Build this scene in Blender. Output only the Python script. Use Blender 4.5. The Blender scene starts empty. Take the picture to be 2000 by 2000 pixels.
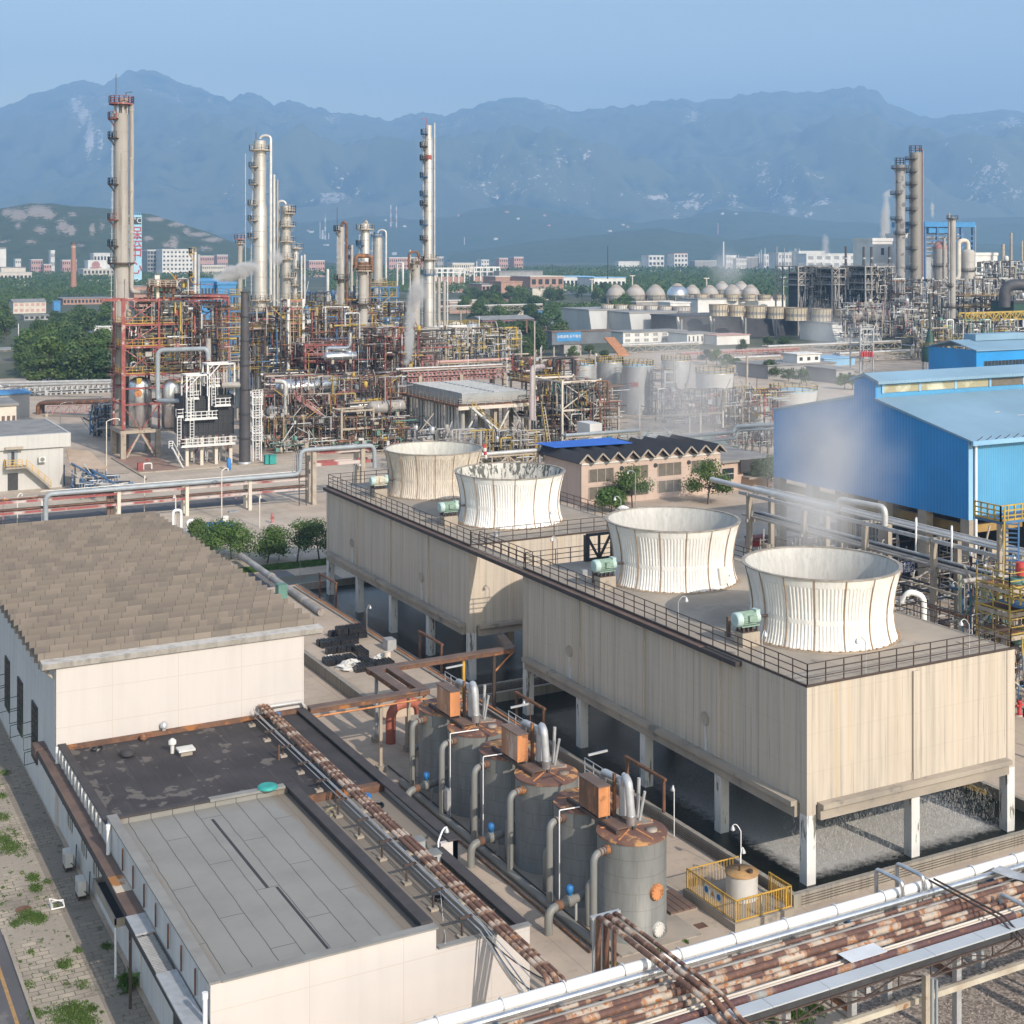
import bpy,math,random
from mathutils import Vector,Matrix
R=math.radians
rnd=random.Random(7)
sc=bpy.context.scene
COL=sc.collection
ALPHA=R(28.055);CAMZ=35.0
cd=bpy.data.cameras.new("camera");cam=bpy.data.objects.new("camera",cd);COL.objects.link(cam)
cam.location=(0,0,CAMZ);cam.rotation_euler=(R(90),0,-ALPHA)
cd.sensor_width=36;cd.lens=2754.7/2000*36;cd.shift_y=-(1000-485.9)/2000
cd.clip_start=1;cd.clip_end=40000
sc.camera=cam
SUN_EL,SUN_AZ=R(31),R(7)
HAZE_D=1.55e-4
w=bpy.data.worlds.new("World");sc.world=w;w.use_nodes=True
nt=w.node_tree;nt.nodes.clear()
sky=nt.nodes.new("ShaderNodeTexSky");sky.sky_type='NISHITA';sky.sun_disc=False
sky.sun_elevation=SUN_EL;sky.sun_rotation=R(180)-SUN_AZ
sky.air_density=1.0;sky.dust_density=0.7;sky.ozone_density=1.6;sky.altitude=100
bg=nt.nodes.new("ShaderNodeBackground");bg.inputs[1].default_value=0.2
out=nt.nodes.new("ShaderNodeOutputWorld")
hs=nt.nodes.new("ShaderNodeHueSaturation");hs.inputs["Saturation"].default_value=0.5
nt.links.new(sky.outputs[0],hs.inputs["Color"])
tcw=nt.nodes.new("ShaderNodeTexCoord");sxw=nt.nodes.new("ShaderNodeSeparateXYZ");rpw=nt.nodes.new("ShaderNodeValToRGB");mxw=nt.nodes.new("ShaderNodeMixRGB")
rpw.color_ramp.elements[0].position=.03;rpw.color_ramp.elements[0].color=(1.15,1.02,.80,1);rpw.color_ramp.elements[1].position=.55;rpe=rpw.color_ramp.elements.new(.17);rpe.color=(.70,.72,.62,1);mxw.blend_type='MULTIPLY';mxw.inputs[0].default_value=1
nt.links.new(tcw.outputs["Generated"],sxw.inputs[0]);nt.links.new(sxw.outputs[2],rpw.inputs[0]);nt.links.new(hs.outputs[0],mxw.inputs[1]);nt.links.new(rpw.outputs[0],mxw.inputs[2]);nt.links.new(mxw.outputs[0],bg.inputs[0])
nt.links.new(bg.outputs[0],out.inputs[0])
sl=bpy.data.lights.new("sun",'SUN');sl.energy=3.25;sl.angle=R(0.53);sl.color=(1.0,0.89,0.76)
so=bpy.data.objects.new("sun",sl);COL.objects.link(so)
sdir=Vector((math.sin(SUN_AZ)*math.cos(SUN_EL),-math.cos(SUN_AZ)*math.cos(SUN_EL),math.sin(SUN_EL)))
so.rotation_euler=sdir.to_track_quat('Z','Y').to_euler();so.location=(0,-200,300)
vs=sc.view_settings;sc.display_settings.display_device='sRGB'
vs.view_transform='Standard';vs.look='None';vs.exposure=0.38;vs.gamma=1;vs.use_curve_mapping=False
cy=sc.cycles
cy.max_bounces=6;cy.diffuse_bounces=2;cy.glossy_bounces=2;cy.transmission_bounces=4
cy.volume_bounces=1;cy.transparent_max_bounces=12;cy.use_denoising=True
cy.caustics_reflective=False;cy.caustics_refractive=False
cy.volume_step_rate=2.0;cy.volume_max_steps=96
SA,CA,FOC=math.sin(ALPHA),math.cos(ALPHA),2754.7
def gd(px,d):
 r=(px-1000)/FOC*d
 return(r*CA+d*SA,-r*SA+d*CA)
def gz(px,py,z=0.0):
 return gd(px,FOC*(CAMZ-z)/(py-485.9))
def zd(py,d):return CAMZ-(py-485.9)*d/FOC
def dep(X,Y):return SA*X+CA*Y
class MB:
 def __init__(s):s.v=[];s.f=[];s.mi=[];s.sm=[]
 def add(s,vs,fs,mi=0,smooth=False):
  o=len(s.v);s.v.extend(vs)
  for f in fs:s.f.append([i+o for i in f]);s.mi.append(mi);s.sm.append(smooth)
  return s
 def box(s,x0,x1,y0,y1,z0,z1,mi=0):
  v=[(x0,y0,z0),(x1,y0,z0),(x1,y1,z0),(x0,y1,z0),(x0,y0,z1),(x1,y0,z1),(x1,y1,z1),(x0,y1,z1)]
  return s.add(v,[(3,2,1,0),(4,5,6,7),(0,1,5,4),(1,2,6,5),(2,3,7,6),(3,0,4,7)],mi)
 def cbox(s,x,y,z,a,b,c,mi=0):return s.box(x-a/2,x+a/2,y-b/2,y+b/2,z,z+c,mi)
 def bar(s,p0,p1,w_,h=None,mi=0):
  h=w_ if h is None else h
  a,b=Vector(p0),Vector(p1);d=b-a
  if d.length<1e-6:return s
  d.normalize();up=Vector((0,0,1))if abs(d.z)<.98 else Vector((0,1,0))
  sd=d.cross(up).normalized()*w_/2;up=sd.cross(d).normalized()*h/2
  v=[]
  for p in(a,b):
   for q in(-sd-up,sd-up,sd+up,-sd+up):v.append(tuple(p+q))
  return s.add(v,[(3,2,1,0),(4,5,6,7),(0,1,5,4),(1,2,6,5),(2,3,7,6),(3,0,4,7)],mi)
 def tube(s,pts,r,n=8,mi=0,cap=True,smooth=True):
  P=[Vector(p)for p in pts];k=len(P)
  rr=r if isinstance(r,(list,tuple))else[r]*k
  t=[]
  for i in range(k):
   d=P[min(i+1,k-1)]-P[max(i-1,0)]
   t.append(d.normalized()if d.length>1e-9 else Vector((0,0,1)))
  u=Vector((0,0,1))if abs(t[0].z)<.9 else Vector((1,0,0))
  u=(u-t[0]*u.dot(t[0])).normalized();vs_=[]
  for i in range(k):
   u=u-t[i]*u.dot(t[i])
   u=u.normalized()if u.length>1e-6 else t[i].orthogonal().normalized()
   b=t[i].cross(u)
   for j in range(n):
    a=2*math.pi*(j+.5)/n
    vs_.append(tuple(P[i]+(u*math.cos(a)+b*math.sin(a))*rr[i]))
  fs=[]
  for i in range(k-1):
   for j in range(n):
    j2=(j+1)%n;fs.append((i*n+j,i*n+j2,(i+1)*n+j2,(i+1)*n+j))
  s.add(vs_,fs,mi,smooth and n>5)
  if cap:s.add(vs_[:n],[tuple(range(n))[::-1]],mi);s.add(vs_[-n:],[tuple(range(n))],mi)
  return s
 def pipe(s,pts,r,n=10,mi=0,bend=None):
  """a tube along pts with rounded elbows"""
  P=[Vector(p)for p in pts];bend=bend or r*2.2;o=[P[0]]
  for i in range(1,len(P)-1):
   a,b,c=P[i-1],P[i],P[i+1]
   l=min(bend,(a-b).length*.49,(c-b).length*.49)
   p,q=b+(a-b).normalized()*l,b+(c-b).normalized()*l
   for k in range(5):
    t=k/4;o.append(p*(1-t)**2+b*2*t*(1-t)+q*t*t)
  o.append(P[-1]);return s.tube(o,r,n,mi)
 def lathe(s,x,y,prof,n=24,mi=0,smooth=True,top=True,bot=False,a0=0,a1=None):
  full=a1 is None;a1=2*math.pi if full else a1;m=n if full else n+1
  v=[]
  for r_,z in prof:
   for j in range(m):
    a=a0+(a1-a0)*j/n;v.append((x+r_*math.cos(a),y+r_*math.sin(a),z))
  fs=[]
  for i in range(len(prof)-1):
   for j in range(n if full else n):
    j2=(j+1)%m;fs.append((i*m+j,i*m+j2,(i+1)*m+j2,(i+1)*m+j))
  s.add(v,fs,mi,smooth)
  if top and full:s.add(v[-m:],[tuple(range(m))],mi)
  if bot and full:s.add(v[:m],[tuple(range(m))[::-1]],mi)
  return s
 def ring(s,x,y,z,ri,ro,h,n=24,mi=0,a0=0,a1=None):
  pr=[(ri,z),(ro,z),(ro,z+h),(ri,z+h),(ri,z)]
  return s.lathe(x,y,pr,n,mi,False,False,False,a0,a1)
 def ball(s,x,y,z,r,n=16,m=10,mi=0,z0=-1.0,sz=1.0):
  a_=math.asin(max(-1,min(1,z0)))
  pr=[(max(1e-3,r*math.cos(a_+(math.pi/2-a_)*i/m)),z+sz*r*math.sin(a_+(math.pi/2-a_)*i/m))for i in range(m+1)]
  return s.lathe(x,y,pr,n,mi,True,False,False)
 def prism(s,poly,z0,z1,mi=0):
  k=len(poly);v=[(p[0],p[1],z0)for p in poly]+[(p[0],p[1],z1)for p in poly]
  fs=[tuple(range(k))[::-1],tuple(range(k,2*k))]+[(i,(i+1)%k,(i+1)%k+k,i+k)for i in range(k)]
  return s.add(v,fs,mi)
 def prof_x(s,prof,x0,x1,mi=0):
  k=len(prof);v=[(x0,p[0],p[1])for p in prof]+[(x1,p[0],p[1])for p in prof]
  return s.add(v,[tuple(range(k)),tuple(range(k,2*k))[::-1]]+[(i,i+k,(i+1)%k+k,(i+1)%k)for i in range(k)],mi)
 def prof_y(s,prof,y0,y1,mi=0):
  k=len(prof);v=[(p[0],y0,p[1])for p in prof]+[(p[0],y1,p[1])for p in prof]
  return s.add(v,[tuple(range(k))[::-1],tuple(range(k,2*k))]+[(i,(i+1)%k,(i+1)%k+k,i+k)for i in range(k)],mi)
 def quad(s,a,b,c,d,mi=0):return s.add([a,b,c,d],[(0,1,2,3)],mi)
 def rail(s,pts,h=1.1,step=1.5,r=.022,mi=0,mids=2,kick=0.0):
  for a,b in zip(pts,pts[1:]):
   a,b=Vector(a),Vector(b);L=(b-a).length;n=max(1,round(L/step))
   for i in range(n+1):
    p=a.lerp(b,i/n);s.bar(p,p+Vector((0,0,h)),r*2.0,None,mi)
   for j in range(mids+1):
    z=Vector((0,0,h*(j+1)/(mids+1)));s.bar(a+z,b+z,r*1.8,None,mi)
   if kick:s.bar(a+Vector((0,0,kick/2)),b+Vector((0,0,kick/2)),.02,kick,mi)
  return s
 def ladder(s,p,q,wv,step=.35,r=.03,mi=0):
  p,q,wv=Vector(p),Vector(q),Vector(wv)
  s.bar(p-wv,q-wv,r*2,None,mi);s.bar(p+wv,q+wv,r*2,None,mi)
  n=max(2,int((q-p).length/step))
  for i in range(1,n):c=p.lerp(q,i/n);s.bar(c-wv,c+wv,r*1.4,None,mi)
  return s
 def truss(s,p,q,h,n,w_=.1,mi=0):
  p,q=Vector(p),Vector(q);H_=Vector((0,0,h))
  s.bar(p,q,w_*1.3,None,mi);s.bar(p+H_,q+H_,w_*1.3,None,mi)
  for i in range(n):
   a,b=p.lerp(q,i/n),p.lerp(q,(i+1)/n)
   s.bar(a,a+H_,w_,None,mi);s.bar(a if i%2 else a+H_,b+H_ if i%2 else b,w_,None,mi)
  s.bar(q,q+H_,w_,None,mi);return s
 def mesh(s,name,off=(0,0,0)):
  me=bpy.data.meshes.new(name)
  ox,oy,oz=off
  me.from_pydata([(a-ox,b-oy,c-oz)for a,b,c in s.v],[],s.f)
  me.polygons.foreach_set("material_index",s.mi);me.polygons.foreach_set("use_smooth",s.sm)
  me.update();return me
def tag(o,label,cat,group=None,kind=None):
 if label:o['label']=label
 if cat:o['category']=cat
 if group:o['group']=group
 if kind:o['kind']=kind
 return o
def T(name,label,cat,loc=(0,0,0),group=None):
 o=bpy.data.objects.new(name,None);COL.objects.link(o);o.location=loc;o.empty_display_size=.3
 return tag(o,label,cat,group)
def wloc(o):
 v=Vector((0,0,0))
 while o is not None:v+=o.location;o=o.parent
 return v
def part(par,name,mb,mats,label=None):
 if not mb.v:return None
 me=mb.mesh(name,wloc(par));o=bpy.data.objects.new(name,me);COL.objects.link(o);o.parent=par;KIDS.setdefault(par.name,[]).append(o)
 for m in(mats if isinstance(mats,(list,tuple))else[mats]):me.materials.append(m)
 if label:o['label']=label
 return o
def solo(name,label,cat,mb,mats,loc=(0,0,0),group=None,kind=None):
 me=mb.mesh(name,loc);o=bpy.data.objects.new(name,me);COL.objects.link(o);o.location=loc
 for m in(mats if isinstance(mats,(list,tuple))else[mats]):me.materials.append(m)
 return tag(o,label,cat,group,kind)
def struct(name,mb,mats,kind='structure'):return solo(name,None,None,mb,mats,(0,0,0),None,kind)
KIDS={}
def dup(root,loc,rz=0,scl=None,label=None,group=None):
 def cp(o,par):
  c=o.copy();COL.objects.link(c)
  if par:c.parent=par;c.matrix_parent_inverse=Matrix()
  for ch in KIDS.get(o.name,[]):cp(ch,c)
  return c
 r=cp(root,None);r.location=loc;r.rotation_euler=(0,0,rz)
 if scl:r.scale=scl if isinstance(scl,tuple)else(scl,)*3
 if label:r['label']=label
 if group:r['group']=group
 return r
def nn(nt,t,**kw):
 n=nt.nodes.new(t)
 for k,v in kw.items():setattr(n,k,v)
 return n
def rgba(c):return(c[0],c[1],c[2],1)
def base(name,rough=.6,metal=0.0):
 m=bpy.data.materials.new(name);m.use_nodes=True;nt=m.node_tree
 b=nt.nodes["Principled BSDF"];b.inputs["Roughness"].default_value=rough;b.inputs["Metallic"].default_value=metal
 return m,nt,b
def coord(nt,scale=(1,1,1),obj=False):
 if obj:src=nn(nt,"ShaderNodeTexCoord").outputs["Object"]
 else:src=nn(nt,"ShaderNodeNewGeometry").outputs["Position"]
 mp=nn(nt,"ShaderNodeMapping");mp.inputs["Scale"].default_value=scale
 nt.links.new(src,mp.inputs[0]);return mp.outputs[0]
def noise(nt,vec,scale=1,detail=5,rough=.55,dist=0):
 n=nn(nt,"ShaderNodeTexNoise");n.inputs["Scale"].default_value=scale;n.inputs["Detail"].default_value=detail
 n.inputs["Roughness"].default_value=rough;n.inputs["Distortion"].default_value=dist
 nt.links.new(vec,n.inputs["Vector"]);return n.outputs["Fac"]
def ramp(nt,fac,stops):
 r=nn(nt,"ShaderNodeValToRGB");e=r.color_ramp.elements
 e[0].position=stops[0][0];e[0].color=rgba(stops[0][1]);e[1].position=stops[-1][0];e[1].color=rgba(stops[-1][1])
 for p,c in stops[1:-1]:x=e.new(p);x.color=rgba(c)
 nt.links.new(fac,r.inputs[0]);return r.outputs[0]
def mask(nt,fac,lo,hi):return ramp(nt,fac,[(lo,(0,0,0)),(hi,(1,1,1))])
def mix(nt,fac,a,b,mode='MIX'):
 n=nn(nt,"ShaderNodeMixRGB",blend_type=mode)
 for i,x in((0,fac),(1,a),(2,b)):
  if hasattr(x,"is_linked")or hasattr(x,"links"):nt.links.new(x,n.inputs[i])
  else:n.inputs[i].default_value=x if i==0 else rgba(x)
 return n.outputs[0]
def mth(nt,op,a,b=None):
 n=nn(nt,"ShaderNodeMath",operation=op)
 for i,x in((0,a),(1,b)):
  if x is None:continue
  if isinstance(x,(int,float)):n.inputs[i].default_value=x
  else:nt.links.new(x,n.inputs[i])
 return n.outputs[0]
def sep(nt,vec):
 n=nn(nt,"ShaderNodeSeparateXYZ");nt.links.new(vec,n.inputs[0]);return n.outputs
def lines(nt,v,period,width,off=0.0):
 a=mth(nt,'FRACT',mth(nt,'MULTIPLY',mth(nt,'ADD',v,off),1/period));return mth(nt,'LESS_THAN',a,width/period)
def bump(nt,b,h,strength=.4,dist=.05):
 n=nn(nt,"ShaderNodeBump");n.inputs["Strength"].default_value=strength;n.inputs["Distance"].default_value=dist
 nt.links.new(h,n.inputs["Height"]);nt.links.new(n.outputs[0],b.inputs["Normal"])
MC={}
def mk(name,c1,c2=None,sc_=1.0,st=(1,1,1),lo=.35,hi=.65,rough=.6,metal=0.0,spot=None,sp_sc=2.0,sp_st=(1,1,1),sp_lo=.58,sp_hi=.66,bm=0,bsc=20,obj=False):
 if name in MC:return MC[name]
 m,nt,b=base(name,rough,metal);c2=c2 or tuple(x*.78 for x in c1)
 f=noise(nt,coord(nt,st,obj),sc_,6);col=ramp(nt,f,[(lo,c2),(hi,c1)])
 if spot:
  g=noise(nt,coord(nt,sp_st,obj),sp_sc,6,.65);col=mix(nt,mask(nt,g,sp_lo,sp_hi),col,spot)
 nt.links.new(col,b.inputs["Base Color"])
 if bm:bump(nt,b,noise(nt,coord(nt,(1,1,1),obj),bsc,4),bm,.03)
 MC[name]=m;return m
def pipe_rust(name,axis,c_wrap,c_rust,period=3.2,seed=0.0,cover=.5):
 """old pipe: lengths of cream wrapping between lengths stripped to brown rust"""
 m,nt,b=base(name,.7)
 p=sep(nt,coord(nt,(1,1,1)))[axis]
 cell=nn(nt,"ShaderNodeTexNoise",noise_dimensions='1D');cell.inputs["Scale"].default_value=1/period;cell.inputs["Detail"].default_value=1.2;cell.inputs["Roughness"].default_value=.6
 nt.links.new(mth(nt,'ADD',p,seed),cell.inputs["W"])
 n2=noise(nt,coord(nt,(1,1,1)),2.2,6,.7)
 f=mth(nt,'ADD',cell.outputs["Fac"],mth(nt,'MULTIPLY',mth(nt,'SUBTRACT',n2,.5),.15))
 k=mask(nt,f,cover-.012,cover+.012)
 rust=ramp(nt,noise(nt,coord(nt,(1,1,1)),5,5),[(.35,c_rust),(.6,tuple(x*1.35 for x in c_rust)),(.72,(.30,.12,.035))])
 wrap=ramp(nt,noise(nt,coord(nt,(1,1,1)),3,5),[(.35,tuple(x*.75 for x in c_wrap)),(.6,c_wrap)])
 rim=mth(nt,'SUBTRACT',1,mth(nt,'MULTIPLY',mth(nt,'ABSOLUTE',mth(nt,'SUBTRACT',f,cover+.03)),22));edge=mth(nt,'MULTIPLY',k,mth(nt,'MAXIMUM',mth(nt,'MULTIPLY',mth(nt,'MAXIMUM',rim,0),mask(nt,n2,.45,.5)),mask(nt,noise(nt,coord(nt),3.1,4,.6),.57,.60)));nt.links.new(mix(nt,edge,mix(nt,k,rust,wrap),(.30,.125,.045)),b.inputs["Base Color"]);bump(nt,b,n2,.3,.02)
 MC[name]=m;return m
def concrete_wall(name,c,dark,rusty):
 m,nt,b=base(name,.85)
 a=noise(nt,coord(nt,(3.2,3.2,.06)),1,6,.65);c2=noise(nt,coord(nt,(.25,.25,.12)),1,5)
 r_=noise(nt,coord(nt,(1.6,1.6,.03)),1,4,.7);g=noise(nt,coord(nt,(7,7,.12)),1,3,.7)
 col=ramp(nt,a,[(.3,dark),(.52,c),(.7,tuple(x*1.1 for x in c))])
 col=mix(nt,mth(nt,'MULTIPLY',mask(nt,r_,.57,.67),.5),col,rusty)
 col=mix(nt,mth(nt,'MULTIPLY',mask(nt,g,.58,.68),.65),col,tuple(x*.6 for x in dark))
 col=mix(nt,mth(nt,'MULTIPLY',mask(nt,c2,.5,.7),.35),col,dark)
 z=sep(nt,coord(nt))[2]
 col=mix(nt,mth(nt,'MULTIPLY',lines(nt,z,2.15,.035,.3),.15),col,tuple(x*.5 for x in dark))
 nt.links.new(col,b.inputs["Base Color"]);bump(nt,b,a,.25,.03);MC[name]=m;return m
def clad(name,c,px_,pz,wdt=.03,jc=None,stain=.25,offx=0.,offz=0.,axis=0):
 """painted panel wall with fine joints"""
 m,nt,b=base(name,.6);P=sep(nt,coord(nt))
 j=mth(nt,'MAXIMUM',lines(nt,P[axis],px_,wdt,offx),lines(nt,P[2],pz,wdt,offz))
 s_=noise(nt,coord(nt,(2,2,.15)),1,6,.6);t_=noise(nt,coord(nt,(.3,.3,.3)),1,4)
 col=ramp(nt,s_,[(.25,tuple(x*(1-stain)for x in c)),(.55,c)])
 col=mix(nt,mth(nt,'MULTIPLY',mask(nt,t_,.45,.7),.18),col,tuple(x*.7 for x in c))
 nt.links.new(mix(nt,mth(nt,'MULTIPLY',j,.8),col,jc or tuple(x*.55 for x in c)),b.inputs["Base Color"]);MC[name]=m;return m
def corrugated(name,c,axis,per=.3,rough=.35,fade=.22):
 m,nt,b=base(name,rough);P=sep(nt,coord(nt))
 t_=noise(nt,coord(nt,(.12,.12,.12)),1,5);s_=noise(nt,coord(nt,(2,2,.1)),1,5)
 col=ramp(nt,t_,[(.3,tuple(x*(1-fade)for x in c)),(.65,c)])
 col=mix(nt,mth(nt,'MULTIPLY',mask(nt,s_,.55,.75),.25),col,tuple(x*.6+.12 for x in c))
 h=mth(nt,'ABSOLUTE',mth(nt,'SUBTRACT',mth(nt,'FRACT',mth(nt,'MULTIPLY',P[axis],1/per)),.5))
 g=mth(nt,'LESS_THAN',h,.12)
 nt.links.new(mix(nt,mth(nt,'MULTIPLY',g,.35),col,tuple(x*.5 for x in c)),b.inputs["Base Color"])
 bump(nt,b,h,.5,.08);MC[name]=m;return m
def foliage(name,c1,c2,c3):
 m,nt,b=base(name,.55)
 oi=nn(nt,"ShaderNodeObjectInfo");f=noise(nt,coord(nt,(1,1,1)),.9,4)
 col=ramp(nt,f,[(.3,c1),(.5,c2),(.7,c3)])
 col=mix(nt,mth(nt,'MULTIPLY',oi.outputs["Random"],.6),col,(.10,.14,.03))
 nt.links.new(col,b.inputs["Base Color"])
 tr=nn(nt,"ShaderNodeBsdfTranslucent");nt.links.new(col,tr.inputs[0])
 mx=nn(nt,"ShaderNodeMixShader");mx.inputs[0].default_value=.3
 o=nt.nodes["Material Output"];nt.links.new(b.outputs[0],mx.inputs[1]);nt.links.new(tr.outputs[0],mx.inputs[2]);nt.links.new(mx.outputs[0],o.inputs[0])
 return m
M_conc=concrete_wall("stained_concrete",(.50,.435,.36),(.36,.32,.27),(.42,.30,.15))
M_slab=mk("weathered_slab",(.39,.335,.27),(.28,.245,.205),.35,spot=(.2,.185,.165),sp_sc=.5,rough=.9)
M_white=mk("white_paint",(.66,.65,.62),(.54,.53,.50),1.2,spot=(.45,.40,.33),sp_sc=1.6,sp_lo=.66,sp_hi=.72)
M_whitepipe=mk("white_pipe_jacket",(.82,.82,.81),(.72,.72,.71),.6,rough=.35)
M_silver=mk("bright_metal_jacket",(.75,.76,.77),(.6,.6,.61),1.5,rough=.28,metal=.9)
M_galv=mk("galvanised_steel",(.50,.515,.53),(.40,.41,.42),2,rough=.45,metal=.35,spot=(.28,.2,.14),sp_sc=1.3,sp_lo=.68,sp_hi=.72)
M_grey=mk("grey_paint",(.225,.228,.215),(.175,.178,.17),.8,(1,1,.3),rough=.5,spot=(.2,.17,.14),sp_sc=1.7,sp_st=(3,3,.4),sp_lo=.6,sp_hi=.72)
M_rust=mk("rusted_steel",(.19,.095,.055),(.10,.055,.038),1.4,rough=.8,spot=(.34,.135,.04),sp_sc=1.1,sp_lo=.56,sp_hi=.64)
M_brown=mk("brown_painted_steel",(.165,.108,.083),(.11,.075,.06),.9,rough=.6,spot=(.28,.13,.05),sp_sc=.6,sp_lo=.66,sp_hi=.7)
M_orange=mk("orange_primer",(.62,.27,.105),(.42,.175,.075),1.1,(1,1,.4),spot=(.25,.11,.05),sp_sc=1.2,sp_lo=.56,sp_hi=.66,rough=.7)
M_dark=mk("dark_steel",(.045,.045,.05),(.03,.03,.033),2)
M_iron=mk("old_railing_iron",(.075,.05,.042),(.05,.036,.03),3)
M_black=mk("black_plastic",(.018,.018,.021),(.012,.012,.014),3,rough=.4)
M_yellow=mk("yellow_paint",(.62,.37,.06),(.45,.27,.05),1.5,spot=(.25,.17,.08),sp_sc=2,sp_lo=.62,sp_hi=.7)
M_red=mk("faded_red_steel",(.30,.085,.075),(.22,.06,.055),.8,rough=.75,spot=(.42,.33,.30),sp_sc=.9,sp_lo=.55,sp_hi=.62)
M_pink=mk("pale_peeling_red_steel",(.44,.25,.235),(.33,.16,.15),.8,rough=.8,spot=(.27,.12,.085),sp_sc=1.2,sp_lo=.5,sp_hi=.6)
M_steelw=mk("white_steel",(.68,.68,.67),(.58,.58,.57),1.2)
M_beige=mk("beige_steel",(.42,.36,.285),(.32,.27,.215),.8,spot=(.2,.13,.085),sp_sc=1.1,sp_lo=.58,sp_hi=.65)
M_col=mk("column_cladding",(.50,.485,.455),(.38,.365,.34),.35,(1,1,.5),rough=.42,metal=.35,spot=(.27,.24,.2),sp_sc=.8,sp_st=(1.2,1.2,.08),sp_lo=.58,sp_hi=.7)
M_colc=mk("column_concrete_grey",(.40,.375,.345),(.30,.28,.255),.5,(1,1,.2),rough=.7,spot=(.2,.175,.15),sp_sc=.9,sp_st=(1.2,1.2,.06),sp_lo=.55,sp_hi=.68)
M_pipeg=mk("old_grey_pipe",(.40,.375,.345),(.27,.25,.23),.7,rough=.6,spot=(.22,.13,.085),sp_sc=.8,sp_lo=.6,sp_hi=.68)
M_pipel=mk("light_metal_pipe",(.58,.575,.56),(.46,.455,.44),.8,rough=.4,metal=.3)
M_bluep=mk("pale_blue_pipe",(.31,.35,.38),(.245,.275,.30),.8,rough=.45)
M_green=mk("green_equipment",(.13,.27,.225),(.09,.19,.16),1)
M_teal=mk("teal_paint",(.03,.32,.29),(.025,.24,.22),1)
M_blue=mk("bright_blue_paint",(.03,.20,.50),(.025,.15,.40),2)
M_bluesteel=mk("blue_steel",(.065,.165,.32),(.045,.115,.235),1)
M_ysteel=mk("yellow_steel",(.50,.345,.06),(.30,.21,.055),1.2)
M_brick=mk("red_brick",(.42,.215,.15),(.33,.165,.115),1.2,rough=.9)
M_pinkwall=mk("pinkish_render",(.53,.40,.325),(.45,.335,.275),.6,rough=.9,spot=(.36,.28,.23),sp_sc=.8,sp_lo=.6,sp_hi=.72)
M_cream=mk("cream_render",(.66,.60,.51),(.56,.5,.43),.5,rough=.9,spot=(.42,.37,.32),sp_sc=.6,sp_st=(2,2,.2),sp_lo=.58,sp_hi=.7)
M_greyroof=mk("grey_roof_sheet",(.27,.262,.255),(.2,.195,.19),.4,rough=.8)
M_glass=mk("dark_window_glass",(.035,.045,.05),(.02,.026,.03),1,rough=.15)
M_ply=mk("window_mesh_brown",(.15,.13,.10),(.11,.095,.075),1.5,rough=.7)
M_brun=mk("dark_furnace_cladding",(.028,.03,.037),(.018,.02,.024),.6,rough=.5)
M_blackchim=mk("dark_chimney_steel",(.075,.07,.075),(.05,.047,.05),.5,rough=.6)
M_tankg=mk("silver_tank",(.47,.485,.49),(.38,.39,.395),.3,(1,1,.6),rough=.4,metal=.45)
M_bark=mk("bark",(.12,.095,.075),(.08,.06,.05),3,rough=.9)
M_redpaint=mk("red_paint",(.50,.05,.05),(.38,.04,.04),2)
M_tar=mk("tar_membrane",(.040,.037,.040),(.030,.028,.031),.8,rough=.75)
M_capdark=mk("dark_parapet_felt",(.058,.050,.050),(.042,.037,.038),1,rough=.8)
def ground_mat():
 m,nt,b=base("far_ground",.95)
 f=noise(nt,coord(nt,(1,1,1)),.012,6);g=noise(nt,coord(nt,(1,1,1)),.2,5)
 col=ramp(nt,f,[(.35,(.055,.075,.03)),(.5,(.075,.09,.045)),(.62,(.17,.155,.12))])
 nt.links.new(mix(nt,mth(nt,'MULTIPLY',g,.6),col,(.07,.075,.05)),b.inputs["Base Color"]);return m
def yard_mat(name,c,per,joint=.35,grime=.5):
 m,nt,b=base(name,.92);P=sep(nt,coord(nt))
 f=noise(nt,coord(nt),.18,6,.6);g=noise(nt,coord(nt),1.3,6,.65);h=noise(nt,coord(nt),9,3)
 col=ramp(nt,f,[(.32,tuple(x*.72 for x in c)),(.55,c),(.75,tuple(x*1.12 for x in c))])
 col=mix(nt,mth(nt,'MULTIPLY',mask(nt,g,.54,.72),grime),col,tuple(x*.55 for x in c))
 col=mix(nt,mth(nt,'MULTIPLY',h,.25),col,tuple(x*.75 for x in c))
 j=mth(nt,'MAXIMUM',lines(nt,P[0],per,.05,.7),lines(nt,P[1],per*1.3,.05,1.1))
 nt.links.new(mix(nt,mth(nt,'MULTIPLY',j,joint),col,(.09,.085,.07)),b.inputs["Base Color"]);bump(nt,b,g,.2,.02);return m
def sheet(name,x0,x1,y0,y1,z,m,kind='structure',poly=None):
 b=MB();p=poly or[(x0,y0),(x1,y0),(x1,y1),(x0,y1)]
 b.add([(q[0],q[1],z)for q in p],[tuple(range(len(p)))]);return struct(name,b,m,kind)
b=MB();g=[(-15000,-300),(15000,-300),(15000,15500),(-15000,15500)]
b.add([(x,y,-.02)for x,y in g],[(0,1,2,3)]);struct("ground",b,ground_mat())
M_yard=yard_mat("yard_concrete",(.47,.385,.305),4.5)
M_plaza=yard_mat("plaza_slabs",(.48,.405,.325),1.2,.28,.35)
sheet("yard",15,330,30,400,.004,M_yard)
sheet("plaza",33,62,150.5,188,.010,M_plaza)
sheet("plaza_beyond_road",0,100,194,222,.010,M_plaza)
M_asph=mk("worn_asphalt",(.115,.112,.118),(.085,.083,.088),.15,rough=.95,spot=(.16,.15,.145),sp_sc=.6)
M_road=mk("worn_light_road",(.185,.175,.175),(.14,.135,.135),.2,rough=.95,spot=(.24,.22,.205),sp_sc=.5)
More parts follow.
